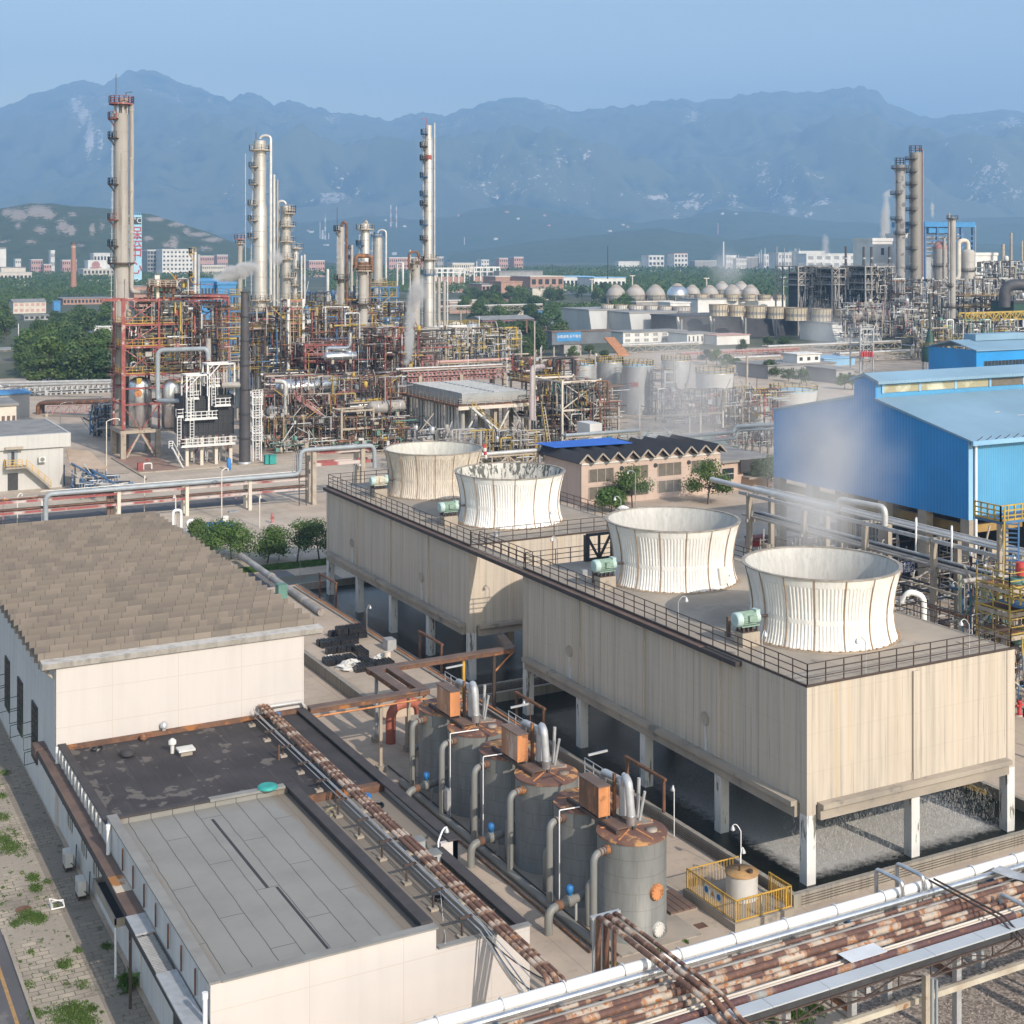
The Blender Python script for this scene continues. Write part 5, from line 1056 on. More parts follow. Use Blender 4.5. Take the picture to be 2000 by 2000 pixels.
def make_tree(name,label,h,cr,nleaf,ls,fol,seed,group,cat="tree"):
 q=random.Random(seed);t=T(name,label,cat,(0,0,0),group);tk=MB();th=h*.36
 lean=(q.uniform(-.3,.3),q.uniform(-.3,.3));tk.tube([(0,0,-.1),(lean[0]*.5,lean[1]*.5,th*.6),(lean[0],lean[1],th*1.2),(lean[0]*1.4,lean[1]*1.4,h*.75)],[h*.022,h*.017,h*.012,h*.004],7)
 lobes=[]
 for i in range(13):
  a=q.uniform(0,6.28);u=q.uniform(.0,1);rr=cr*(.62+.2*q.random())*math.sqrt(max(0,1-(u*1.0)**2))*.8;z=h*(.36+.50*u);L=(rr*math.cos(a)+lean[0],rr*math.sin(a)+lean[1],z,cr*q.uniform(.30,.50));lobes.append(L)
  tk.tube([(lean[0]*.8,lean[1]*.8,th*q.uniform(.7,1.2)),(L[0]*.5,L[1]*.5,(th+z)/2),(L[0],L[1],z)],[h*.010,h*.006,h*.002],5)
 part(t,"trunk",tk,M_bark);cr_=MB()
 for i in range(nleaf):
  L=q.choice(lobes);u=Vector((q.gauss(0,1),q.gauss(0,1),q.gauss(0,1))).normalized();r_=L[3]*(q.random()**.4)*q.uniform(.8,1.25)
  p=Vector((L[0],L[1],L[2]))+Vector((u.x,u.y,u.z*.75))*r_
  n_=(u+Vector((q.uniform(-.8,.8),q.uniform(-.8,.8),q.uniform(-.2,.9)))).normalized();e1=n_.orthogonal().normalized();e2=n_.cross(e1);a=q.uniform(0,6.28);e1,e2=e1*math.cos(a)+e2*math.sin(a),e2*math.cos(a)-e1*math.sin(a);s=ls*q.uniform(.6,1.3)
  cr_.add([tuple(p-e1*s),tuple(p+e2*s*.55),tuple(p+e1*s),tuple(p-e2*s*.55)],[(0,1,2,3)])
 part(t,"crown",cr_,fol);return t
ntr=[(412,1085,4.0,3.3,0,"bushy bright green tree half hidden by the hall roof, next to the blue domes"),(452,1092,4.2,3.4,0,"spreading bushy green tree behind the corner of the hall roof"),(522,1100,4.2,2.9,0,"rounded bushy tree on the lawn strip, second from the hall"),(545,1095,2.4,1.5,2,"small dark bush beside the thin sparse tree on the lawn strip"),(580,1098,5.0,2.4,2,"thin sparse tree with an open crown on the lawn strip"),(624,1095,5.0,2.9,1,"dense dark green tree against the corner of the farther cooling block"),(385,1050,2.2,1.5,0,"low green shrub at the far end of the hall roof")]
for i,(px,py,h,cr,k,la)in enumerate(ntr):
 X,Y=gz(px,py);sp=la.startswith("thin");t=make_tree("small_tree",la,h,cr,900 if sp else 4200,.13,FOL[2 if k==0 else(0 if k==1 else 2)]if not la.startswith("dense")else FOL[0],50+i,"trees on the lawn strip");t.location=(X,Y,0)
for i,(px,py,h,cr,la)in enumerate(((1382,985,6.2,3.6,"round green tree in front of the beige workshop near its right end"),(1235,992,5.6,3.2,"green tree in front of the middle windows of the beige workshop"),(1500,955,5,3.0,"dark green tree beside the blue shed's left edge"),(1195,1000,3.4,2.2,"small yellowish tree by the railing of the farther cooling block"))):
 X,Y=gz(px,py);t=make_tree("street_tree",la,h,cr,3600,.17,FOL[2 if i!=2 else 0],70+i,"trees by the beige workshop");t.location=(X,Y,0)
protos=[make_tree("broadleaf_tree","leafy green tree in the wood beyond the plant",9.5,4.6,1500,.42,FOL[i%3],90+i,"trees of the wood beyond the plant")for i in range(5)]
conif=None
used=[0]
def tree_at(px,d,s,label,group,k=None):
 X,Y=gd(px,d);p=protos[rnd.randrange(5)if k is None else k];sc_=(s*rnd.uniform(.9,1.2),s*rnd.uniform(.9,1.2),s*rnd.uniform(.75,1.1))
 o=dup(p,(X,Y,0),rnd.uniform(0,6.28),sc_,label,group);return o
W1="leafy tree of the dense wood beside the tall grey column"
cnt=0
for i in range(900):
 d=345+(rnd.random()**1.4)*330;px=rnd.uniform(-30,238)
 if cnt>=105:break
 if(px<48 and d<490)or(15<px<108 and d>530)or(px>172 and 425<d<570)or(px>105 and d>640):continue
 tree_at(px,d,rnd.uniform(.8,1.25),W1,"trees of the wood beside the tall column");cnt+=1
W2="leafy tree in the green belt between the refinery and the banner gallery"
for i in range(62):
 d=rnd.uniform(415,560);px=rnd.uniform(925,1060 if d<475 else 1110);tree_at(px,d,rnd.uniform(.7,1.05),W2,"trees of the green belt")
W3="leafy tree below the pinkish brick works beyond the refinery"
for i in range(60):
 d=rnd.uniform(640,950);px=rnd.uniform(900,1230);tree_at(px,d,rnd.uniform(.9,1.3),W3,"trees below the brick works")
W4="tree beside the low grey office and the small tanks"
for px,d,s in((1440,395,.5),(1480,385,.45),(1540,372,.45),(1565,365,.5),(1650,352,.5),(1665,350,.45),(1505,380,.6),(1400,420,.6),(1420,415,.55),(1380,430,.6),(1530,470,.7),(1500,475,.6),(1450,470,.5),(1180,425,.5),(1120,445,.5),(1150,448,.5)):tree_at(px,d,s,W4,"trees by the low office")
for p in protos:p.location=(*gd(rnd.uniform(40,200),rnd.uniform(420,520)),0);p['label']=W1;p['group']="trees of the wood beside the tall column"
def woods(name,areas,seed):
 q=random.Random(seed);b=MB()
 for(p0,p1,d0,d1,n,s,hmax)in areas:
  for i in range(n):
   d=d0+(d1-d0)*q.random();px=q.uniform(p0,p1);X,Y=gd(px,d);h=hmax*(.55+.45*(.5+.5*mnoise.noise((X/22,Y/22,1))))*q.uniform(.55,1.0)
   m_=Vector((q.gauss(0,1),q.gauss(0,1)-.4,q.gauss(.5,.7))).normalized();e1=m_.orthogonal().normalized();e2=m_.cross(e1);k=s*q.uniform(.6,1.4);p=Vector((X,Y,h))
   b.add([tuple(p-e1*k),tuple(p+e2*k*.6),tuple(p+e1*k),tuple(p-e2*k*.6)],[(0,1,2,3)])
 return struct(name,b,[FOL[0]],'stuff')
woods("far_wood",[(-60,15,700,1100,3000,.75,10),(15,112,790,1100,4500,.75,9),(112,330,910,1150,7500,.75,10),(-60,480,1100,1700,15000,1.1,11),(640,1300,960,1500,15000,1.0,11),(1150,1600,900,1500,16000,1.0,12),(500,1700,1500,2200,14000,1.6,12),(1600,2050,1300,2100,6000,1.6,12),(560,700,420,640,5000,.6,9),(1060,1300,620,760,5000,.7,8)],5)
def onY(px,Y):k=(px-1000)/FOC;return(SA+k*CA)*Y/(CA-k*SA)
def onX(px,X):k=(px-1000)/FOC;return(CA-k*SA)*X/(SA+k*CA)
def house(name,label,px0,px1,ytop,d,wall,roofm,depth=None,rows=0,cols=0,gm=None,cat="building",group=None,wh=.5,ww=.6,roof=0.0,z0=0.0,side=0,over=.35,ledge=False):
 X0,Y0=gd(px0,d);X1=onY(px1,Y0);W_=X1-X0;zt=zd(ytop,dep((X0+X1)/2,Y0));dp=depth or W_*.5
 t=T(name,label,cat,((X0+X1)/2,Y0,z0),group);part(t,"wall",MB().box(X0,X1,Y0,Y0+dp,z0,zt),wall)
 if roof>0:part(t,"roof",MB().prof_x([(Y0-over,zt),(Y0+dp/2,zt+roof),(Y0+dp+over,zt)],X0-over,X1+over),roofm)
 else:part(t,"roof",MB().box(X0-over,X1+over,Y0-over,Y0+dp+over,zt+.003,zt+max(.25,(zt-z0)*.045)),roofm)
 if rows:
  g=MB();H_=(zt-z0)
  for r_ in range(rows):
   for c in range(cols):
    cx=X0+W_*(c+.5)/cols;cz=z0+H_*(r_+.55)/rows;a=W_/cols*ww/2;e=H_/rows*wh/2
    if px1-px0>120 and d<700:
     f=part(t,"window",MB().box(cx-a,cx+a,Y0-.03,Y0+.01,cz-e,cz+e),gm or M_glass)
     part(f,"window_frame",MB().box(cx-.05,cx+.05,Y0-.06,Y0-.032,cz-e,cz+e).box(cx-a-.05,cx+a+.05,Y0-.06,Y0-.032,cz-e-.06,cz-e),M_steelw)
    else:g.box(cx-a,cx+a,Y0-.05,Y0+.01,cz-e,cz+e)
  part(t,"window_pane",g,gm or M_glass)
 if side:
  g=MB();H_=zt-z0;rr,cc=side
  for r_ in range(rr):
   for c in range(cc):
    cy=Y0+dp*(c+.5)/cc;cz=z0+H_*(r_+.55)/rr;a=dp/cc*.3;e=H_/rr*.25;g.box(X0-.05,X0+.01,cy-a,cy+a,cz-e,cz+e)
  part(t,"side_window_pane",g,gm or M_glass)
 if ledge:part(t,"cornice_band",MB().box(X0-.2,X1+.2,Y0-.2,Y0-.02,zt-.9,zt-.4),M_white)
 return t
M_whitew=mk("white_render",(.74,.72,.69),(.62,.6,.57),.2,rough=.9);M_pinkf=mk("pink_render",(.55,.34,.30),(.48,.29,.26),.3,rough=.9);M_blueroof=mk("blue_roof",(.05,.24,.50),(.04,.19,.42),.3,rough=.5);M_paleblue=mk("pale_blue_roof",(.25,.46,.66),(.2,.39,.58),.2,rough=.5)
M_grp=mk("grey_paint_wall",(.33,.325,.32),(.26,.255,.25),.3,(1,1,.3));M_redbr=mk("dusty_brick",(.44,.265,.20),(.36,.21,.16),.5,rough=.9);M_duskred=mk("dusky_red_wall",(.24,.12,.12),(.19,.095,.10),.5)
house("white_block","plain white block at the far left edge of the town",-12,12,486,1480,M_whitew,M_greyroof)
house("public_building","cream public building with a row of dark windows, far left of the wood",-8,62,533,1330,M_cream,M_cream,22,1,9,None,ledge=True);house("public_building","cream upper hall standing behind the public building",2,50,523,1360,M_cream,M_greyroof,20)
house("low_house","cream two-storey house with a grey roof inside the wood",26,90,590,760,M_cream,M_greyroof,14,2,6,M_pinkf,roof=1.6);house("low_shed","low dark-framed shed in front of the cream house in the wood",47,98,616,690,M_grp,M_greyroof,10,1,5)
house("blue_dome_hut","small bright blue hut in the wood beside the cream house",105,118,589,750,M_blueroof,M_blueroof,5)
house("brick_warehouse","long brick warehouse with a grey roof behind the tall column",123,222,583,880,M_redbr,M_greyroof,26,1,14);house("brick_house","plain brick house below the warehouse beside the tall column",190,232,608,760,M_redbr,M_greyroof,12);house("brick_house","brick block visible behind the red steel frame top",262,300,560,800,M_redbr,M_greyroof,12)
house("emblem_building","cream building with a red emblem on its raised front",163,222,526,1500,M_cream,M_whitew,30,2,8);house("emblem_building","white raised front carrying the red emblem",172,207,510,1520,M_whitew,M_whitew,20);house("terrace","pale stepped block behind the emblem building",183,215,496,1700,M_whitew,M_whitew,20,2,5)
X,Y=gd(187,1515);solo("red_emblem","faint red round emblem on the white raised front","emblem",MB().tube([(X,Y-.6,zd(518,1515)),(X,Y-1.2,zd(518,1515))],4.4,20).box(X-6,X+6,Y-1.0,Y-.5,zd(524,1515),zd(522,1515)),M_pink,(X,Y,zd(518,1515)))
ob=house("office_block","white office block with a grid of square windows, left of the steam plume",317,377,489,1600,M_whitew,M_whitew,30,7,8,None,wh=.45,ww=.5,side=0);house("office_block","grey glazed wing beside the white office block",288,316,490,1620,M_grp,M_whitew,26,7,5,None,wh=.6,ww=.7)
for px0,px1,yt,d,m_,la in((391,418,501,1900,M_pinkf,"pink apartment block right of the white office block"),(424,445,499,2000,M_pinkf,"farther pink apartment block beside the thin column"),(61,83,508,1750,M_pinkf,"small pink block beyond the public building"),(122,150,509,1700,M_pinkf,"pink block behind the brick chimney"),(86,101,517,1650,M_pinkf,"small pink house left of the brick chimney"),(99,107,491,1720,M_whitew,"narrow white tower house on the slope"),(30,41,507,1760,M_whitew,"tiny white house on the wooded slope"),(278,290,505,1700,M_pinkf,"pink block beside the blue sign tower"),(604,634,510,1750,M_pinkf,"pink apartment block between the columns"),(395,440,519,1600,M_cream,"long cream block below the pink apartments"),(760,830,504,1900,M_pinkf,"long low pinkish block behind the tall silver column"),(853,866,503,1800,M_grp,"grey block right of the tall silver column"),(884,926,515,1500,M_cream,"low cream block far beyond the white frames"),(975,992,505,2000,M_pinkf,"small pink block in the far wood, nearer the frames"),(1004,1022,503,2050,M_pinkf,"small pink block in the far wood, nearer the thin mast"),(940,955,508,2100,M_whitew,"tiny pale block beyond the white column")):
 house("far_block",la,px0,px1,yt,d,m_,M_whitew,14,3,max(3,(px1-px0)//4),None,wh=.4,ww=.5)
house("white_house","wide white house on the far plain, left of the pair",1267,1297,500,2150,M_whitew,M_whitew,20,3,4);house("white_house","white house with a red roof crest, right of the pair",1317,1343,496,2150,M_whitew,M_pinkf,20,4,4);house("white_shed","long low white shed beside the white house",1208,1253,511,2150,M_whitew,M_whitew,10);house("far_block","faint grey row of sheds beyond the steam",1357,1400,510,2100,M_grp,M_whitew,14)
for i in range(40):
 px=rnd.uniform(600,1500);d=rnd.uniform(4600,6000);X,Y=gd(px,d);t_=(d-4400)/2800;zb_=foot_h(px,t_,d,X,Y);s=rnd.uniform(8,18)
 solo("hillside_house",f"tiny {'white' if i%3 else 'pink'} house scattered on the far slopes","house",MB().cbox(X,Y,zb_-4,s,9,rnd.uniform(9,13)),M_whitew if i%3 else M_pinkf,(X,Y,zb_),"tiny white houses on the far slopes" if i%3 else "tiny pink houses on the far slopes")
def stackpole(name,label,px,ytop,ybase,d,w0,w1,mats,bands=0,cat="chimney",group=None):
 X,Y=gd(px,d);z0,z1=max(-1,zd(ybase,d)),zd(ytop,d);r0,r1=w0*d/FOC/2,w1*d/FOC/2;t=T(name,label,cat,(X,Y,z0),group);n=bands or 1
 for k in range(n):
  a,b_=k/n,(k+1)/n;part(t,"shaft" if n==1 else "shaft_band",MB().lathe(X,Y,[(r0+(r1-r0)*a,z0+(z1-z0)*a),(r0+(r1-r0)*b_,z0+(z1-z0)*b_-.002)],14),mats[k%len(mats)])
 return t
bc=stackpole("brick_chimney","tall tapering red brick chimney with a dark rim, in the wood",143.5,476,578,1030,12.5,8.5,[M_brick]);X,Y=gd(143.5,1030);part(bc,"rim",MB().ring(X,Y,zd(477,1030),1.3,1.95,1.6,14),mk("sooty_rim",(.12,.08,.065),(.08,.06,.05),1));part(bc,"upper_band",MB().ring(X,Y,zd(483,1030),1.5,1.75,.6,14),M_cream)
for px,yt,la in((763,400,"left of the far pair of striped chimneys below the mountains"),(774,403,"right of the far pair of striped chimneys below the mountains")):stackpole("striped_chimney",la,px,yt,458,5600,4,2.6,[M_whitew,M_pinkf],7,"chimney","far pair of striped chimneys")
for px,yt,yb,w_,la in((635,417,468,4,"tall striped tower of the far works on the foothill"),(625,433,466,2,"thin tower of the far works on the foothill"),(630,449,467,5,"low white unit of the far works"),(642,455,467,2.5,"small white stack of the far works")):stackpole("far_works_tower",la,px,yt,yb,5200,w_,w_*.7,[M_whitew,M_grp],6 if w_==4 else 1,"tower")
for px,yt,yb,w_,m_,la in((1413,472,520,4,M_whitew,"slim white chimney beside the far white works"),(931,510,560,3,M_whitew,"slim white chimney in front of the white frame"),(1517,481,520,3.5,M_grp,"grey chimney of the far white works"),(1532,484,520,2.5,M_grp,"thin grey chimney of the far white works"),(1402,435,458,3,M_pinkf,"reddish lattice mast on the far slope"),(907,463,478,2,M_whitew,"tiny white silo on the far slope")):stackpole("slim_chimney",la,px,yt,yb,1900 if yb>500 else 5000,w_,w_*.7,[m_],1,"chimney")
stackpole("dark_mast","thin black mast standing in the far wood",1187,481,545,1000,2.2,1.4,[M_dark],1,"mast")
q=random.Random(3)
for i,(p0,p1,yt,d)in enumerate(((1418,1438,500,1950),(1438,1458,506,1950),(1458,1492,503,1960),(1492,1520,498,1960),(1520,1560,495,1900),(1560,1612,492,1900),(1575,1675,497,1800))):
 house("white_works",("square white works block beside the slim chimney","low white works block","grey-white works block with pipes","white works block right of the pipes","hazy white works hall","large hazy white hall","long white hall behind the furnaces")[i],p0,p1,yt,d,M_whitew if i!=2 else M_grp,M_whitew,20,3,6,M_grp,"industrial building")
for i in range(13):
 px=q.uniform(1440,1620);stackpole("thin_works_stack","thin pale stack rising from the far white works",px,q.uniform(484,500),515,1940,1.6,1.2,[M_whitew],1,"stack","thin stacks of the far white works")
def frame_bld(label,p0,p1,yt,ym,d,n,brick=True):
 X0,Y0=gd(p0,d);X1=onY(p1,Y0);z1,zm=zd(yt,d),zd(ym,d);t=T("open_concrete_building",label,"building frame",((X0+X1)/2,Y0,0))
 for yy in(0,8):
  for i in range(n+1):
   x=X0+(X1-X0)*i/n;part(t,"column",MB().box(x-.5,x+.5,Y0+yy-.4,Y0+yy+.4,0,z1),M_whitew)
  part(t,"beam",MB().box(X0-.5,X1+.5,Y0+yy-.35,Y0+yy+.35,z1,z1+1.2),M_whitew);part(t,"beam",MB().box(X0-.5,X1+.5,Y0+yy-.30,Y0+yy+.30,(z1+zm)/2,(z1+zm)/2+.8),M_whitew)
 part(t,"lower_wall",MB().box(X0,X1,Y0+.5,Y0+7.5,0,zm),M_redbr)
frame_bld("open white concrete frame above brick walls, nearer the tall silver column",851,907,526,541,1120,5);frame_bld("open white concrete frame behind the slim white chimney",926,976,524,540,1150,4)
house("brick_works","brick works with tall pilasters and dark windows",941,980,556,940,M_redbr,M_greyroof,20,2,5,ledge=True);house("brick_works","plain brick gable of the works",979,1020,551,935,M_redbr,M_redbr,18);house("brick_works","pinkish works block with small windows behind the brick gable",968,1030,541,1020,M_redbr,M_cream,20,1,9);house("brick_works","broad pinkish works block right of the trees",1036,1101,541,1000,M_redbr,M_cream,30,2,5);house("brick_works","dark long roof behind the pinkish works",975,1060,531,1150,M_grp,M_greyroof,26)
house("long_white_hall","long white low hall beyond the trees, left part",1098,1160,541,1080,M_whitew,M_paleblue,26,1,8);house("long_white_hall","long white low hall beyond the trees, right part",1160,1222,543,1050,M_whitew,M_paleblue,24,1,7);house("tank_yard_wall","cream yard wall below the pinkish works",1040,1085,563,960,M_cream,M_grp,6)
house("brick_hall","brick hall with five wide window bays and rooftop ducts",878,948,588,760,M_redbr,M_cream,16,1,5,M_grp,ledge=True);house("grey_hall","low grey canopy building right of the brick hall",948,1008,603,720,M_grp,M_greyroof,12,1,8);house("cream_store","small cream store at the end of the canopy",1009,1022,599,715,M_cream,M_whitew,8)
house("dusky_shed","long dusky-red shed with a grey roof behind the green belt",943,1043,624,620,M_duskred,M_greyroof,16,1,12,roof=1.5);house("white_hut","white hut with a bright blue roof beyond the green belt",1057,1082,613,700,M_whitew,M_blueroof,12,1,3,roof=1.2);house("white_hut","plain white gabled hut beside the blue-roofed hut",1082,1106,611,700,M_whitew,M_whitew,10);house("low_grey_shed","low pale shed row before the cooling bank",1050,1075,606,740,M_grp,M_greyroof,8)
house("brown_shed","long brown brick shed with a window band, above the banner gallery",1056,1145,633,600,mk("brown_brick",(.22,.16,.13),(.17,.125,.10),.5),M_greyroof,14,1,7,ledge=True);house("brick_store","pale brick store at the end of the brown shed",1145,1193,627,590,M_redbr,M_whitew,12,ledge=True)
house("long_office","long white two-storey office with dark windows, left part",1217,1342,648,520,M_whitew,M_greyroof,12,2,7,M_grp,wh=.55,ww=.5);house("long_office","long white office, right part with narrow windows",1342,1400,652,515,M_whitew,M_greyroof,12,1,7,M_glass,wh=.5,ww=.3);house("white_store","plain white store with a reddish lean-to roof",1400,1464,655,512,M_whitew,M_pinkf,10)
house("low_office","long grey-white single-storey office with seven windows",1500,1632,712,378,M_grp,M_greyroof,14,1,7,M_glass,wh=.5,ww=.3);house("low_office","end wing of the grey-white office",1633,1668,722,366,M_grp,M_greyroof,12,1,2,M_glass,wh=.45,ww=.3);house("roof_hut","small white hut with two windows on the low office roof",1557,1602,692,385,M_whitew,M_whitew,6,1,3,M_glass,wh=.35,ww=.4,z0=zd(712,385));house("blue_roof_hut","low pale-blue roofed shed beside the roof hut",1610,1670,700,420,M_paleblue,M_paleblue,10)
house("left_store","low grey-white store by the left edge of the wood",-20,40,684,480,M_cream,M_grp,12,1,4);house("white_roof_shed","long pale low roof at the edge of the wood, behind the tall column",184,272,638,560,M_whitew,M_whitew,14)
house("blue_building","bright blue building behind the steam plume, left half",392,425,550,500,M_blueroof,M_blueroof,14,2,5);house("blue_building","bright blue building behind the steam plume, right half",425,461,556,500,M_blueroof,M_blueroof,14,1,5)
X,Y=gd(259,1200);X1=onY(277,Y);z1=zd(420,1200);t=T("sign_tower","tall pale-blue sign tower with a dark temperature display and red characters","sign",((X+X1)/2,Y,0));dx=X1-X
part(t,"tower_board",MB().box(X-dx*.9,X1,Y,Y+5,0,z1),mk("sign_sky_blue",(.20,.50,.68),(.42,.62,.72),.06));part(t,"top_comb_slat",(lambda m:[m.box(X-dx*.9+i*dx*.19,X-dx*.9+i*dx*.19+.5,Y+.5,Y+4,z1,z1+2.4)for i in range(10)]and m)(MB()),M_paleblue)
part(t,"display_panel",MB().box(X-dx*.85,X1-.6,Y-.3,Y-.02,zd(438,1200),zd(424,1200)),M_black)
def text(par,name,body,size,loc,m,rx=R(90),rz=0,ext=.02,align='CENTER'):
 c=bpy.data.curves.new(name,'FONT');c.body=body;c.size=size;c.extrude=ext;c.align_x=align;c.align_y='CENTER'
 q=bpy.data.objects.new(name,c);COL.objects.link(q);dg=bpy.context.evaluated_depsgraph_get();dg.update();me=bpy.data.meshes.new_from_object(q.evaluated_get(dg));bpy.data.objects.remove(q)
 o=bpy.data.objects.new(name,me);COL.objects.link(o);o.parent=par;o.location=Vector(loc)-wloc(par);o.rotation_euler=(rx,0,rz);me.materials.clear();me.materials.append(m);KIDS.setdefault(par.name,[]).append(o);return o
xm=(X+X1)/2-dx*.38
text(t,"display_lettering","28°C",6.6,(xm,Y-.5,zd(431,1200)),M_steelw)
for i,ch in enumerate("保运中心"):text(t,"red_lettering",ch,12.5,(xm+1.2,Y-.5,zd((457,477,498,524)[i],1200)),M_redpaint)
LEFT=math.pi-ALPHA;TOCAM=-(math.pi/2+ALPHA)
RV=Vector((CA,-SA,0));FV=Vector((SA,CA,0))
def dcol(name,label,px,wpx,ytop,d,mat,plats=(),over=None,head='dome',ybase=None,steps=None,ladder=True,pm=None,extra=None,group=None,cat="process column",bands=1):
 """tall vessel: shell, head, platforms with rails, ladder, overhead pipe"""
 X,Y=gd(px,d);k=d/FOC;z0=0 if ybase is None else zd(ybase,d);zt=zd(ytop,d);pm=pm or M_ysteel
 t=T(name,label,cat,(X,Y,z0),group);prof=[];st=steps or[(None,wpx)]
 zc=z0;rs=[]
 segs=[]
 for y_,w_ in st:segs.append((zt if y_ is None else zd(y_,d),w_*k/2))
 pr=[(segs[0][1],z0)]
 for i,(zz,r_)in enumerate(segs):
  pr.append((r_,zz-(r_*.5 if i<len(segs)-1 else 0)))
  if i<len(segs)-1:pr.append((segs[i+1][1],zz+.1))
 r=segs[-1][1]
 if head=='dome':pr+=[(r*.95,zt+r*.22),(r*.75,zt+r*.42),(r*.4,zt+r*.55),(.01,zt+r*.6)]
 part(t,"shell",MB().lathe(X,Y,pr,28,0,True,head!='dome'),mat)
 bnd=MB()
 def rad(z):
  for zz,r_ in segs:
   if z<zz:return r_
  return r
 if bands:
  n=max(3,int((zt-z0)/3.2))
  for i in range(1,n):
   z=z0+(zt-z0)*i/n;rr=rad(z);bnd.ring(X,Y,z,rr-.02,rr+.035,.09,28)
  part(t,"band_trim",bnd,M_pipeg)
 for pl in plats:
  y_,side=pl[0],pl[1];m_=pl[2]if len(pl)>2 else pm;z=zd(y_,d);rr=rad(z);ro=rr+(pl[3]if len(pl)>3 else 1.05)
  c={'l':LEFT,'r':-ALPHA,'f':TOCAM,'o':0}[side];half=math.pi if side=='o' else(R(85)if side!='f' else R(100))
  p=part(t,"platform",MB().ring(X,Y,z,rr+.02,ro,.12,26,0,c-half,c+half if side!='o' else c+math.pi),m_)
  pts=[(X+ro*math.cos(c-half+2*half*i/9),Y+ro*math.sin(c-half+2*half*i/9),z+.14)for i in range(10)]
  part(p,"railing",MB().rail(pts,1.1,1.1,.04,0,1,.15),m_)
  br=MB()
  for i in(1,4,7):br.bar((X+ro*math.cos(c-half+2*half*i/9)*.98+0,Y+ro*math.sin(c-half+2*half*i/9),z),(X+rr*math.cos(c-half+2*half*i/9),Y+rr*math.sin(c-half+2*half*i/9),z-1.2),.09)
  part(p,"bracket_frame",br,m_)
 if ladder and plats:
  zs=sorted([zd(p_[0],d)for p_ in plats]);a=LEFT+.35;l=MB()
  prev=max(z0+1,zs[0]-9)
  for z in zs:
   rr=rad(z-.2)+.35;x_,y_=X+rr*math.cos(a),Y+rr*math.sin(a);l.ladder((x_,y_,prev),(x_,y_,z+1.1),(-.28*math.sin(a),.28*math.cos(a),0),.5,.03)
   q=prev+2.2
   while q<z:l.ring(x_,y_,q,.36,.40,.06,8);q+=1.3
   prev=z
  part(t,"ladder_lattice",l,M_galv if pm is not M_red else M_pink)
 if over:
  pxo,yarc,yend,wp,om=over;rp=wp*k/2;xo=(pxo-px)*k;a=Vector((X,Y,zt+r*.3));za=zd(yarc,d)-rp
  e=Vector((X,Y,0))+RV*xo-FV*.2
  pts=[tuple(a)]+[tuple(a.lerp(Vector((e.x,e.y,a.z)),.5-.5*math.cos(s*math.pi/8))+Vector((0,0,(za-a.z)*math.sin(s*math.pi/8))))for s in range(1,8)]+[(e.x,e.y,a.z),(e.x,e.y,zd(yend,d))]
  part(t,"overhead_pipe",MB().tube(pts,rp,12),om);cl=MB()
  z=zd(yend,d)+2
  while z<a.z:cl.bar((e.x,e.y,z),(X+xo*.2*CA,Y-xo*.2*SA,z),.12);z+=7
  part(t,"pipe_clamp",cl,M_bluesteel)
 if extra:extra(t,X,Y,k,zt,r)
 return t
def riser(t,X,Y,k,off,w_,za,zb,m,name="riser_pipe",fwd=.3):
 p=Vector((X,Y,0))+RV*off*k-FV*fwd;return part(t,name,MB().tube([(p.x,p.y,za),(p.x,p.y,zb)],w_*k/2,10),m)
def k1x(t,X,Y,k,zt,r):
 p=Vector((X,Y,0))+RV*20*k;zb=zd(571,243)
 part(t,"side_duct",MB().pipe([(p.x,p.y,zd(203,243)),(p.x,p.y,zb),(p.x+RV.x*3.2,p.y+RV.y*3.2,zb)],4.2*k,14,0,1.0),M_colc)
 for y_ in(217,312,375,455):part(t,"duct_flange",MB().ring(p.x,p.y,zd(y_,243),3.9*k,5.0*k,.3,16),M_pipeg)
 cr=MB();z2=zd(205,243)
 for i in range(8):
  a=i*math.pi/4;cr.bar((X+r*.95*math.cos(a),Y+r*.95*math.sin(a),zt-.1),(X+r*.95*math.cos(a),Y+r*.95*math.sin(a),z2),.22)
 part(t,"crown_post_lattice",cr,M_pipeg)
 tp=part(t,"top_platform",MB().lathe(X,Y,[(r+.9,z2),(r+.9,z2+.25)],20),M_red)
 part(tp,"railing",MB().rail([(X+(r+.9)*math.cos(i*math.pi/8),Y+(r+.9)*math.sin(i*math.pi/8),z2+.25)for i in range(17)],1.2,1.2,.05),M_red)
 part(t,"top_vent",MB().lathe(X+.3,Y,[(.7,zt),(.7,z2+.2),(.9,z2+1.2)],12),M_colc)
 part(t,"antenna",MB().tube([(X-.9,Y,z2),(X-.9,Y,zd(145,243))],.05,5),M_iron);part(t,"davit",MB().tube([(X+.8,Y,z2),(X+.8,Y,z2+2.2),(X+1.8,Y-.3,z2+2.3)],.07,5),M_iron)
 for off,w_ in((-6,4),(4,3),(11,3)):riser(t,X,Y,k,off,w_,zd(700,243),zd(545 if off!=4 else 300,243),M_colc,"side_pipe",r*.95)
 part(t,"ring_beam",MB().ring(X,Y,zd(516,243),r,r+1.0,.3,24),M_iron)
dcol("tall_column","tallest grey column with a side duct and crown platform, left of the red frame",237,28,222,243,M_colc,[(234,'l',M_red),(272,'l',M_iron),(362,'l',M_iron),(431,'l',M_red),(482,'l',M_iron),(681,'l',M_pink),(731,'l',M_pink),(516,'l',M_iron)],None,'flat',None,[(516,30),(365,28),(None,27)],pm=M_iron,extra=k1x)
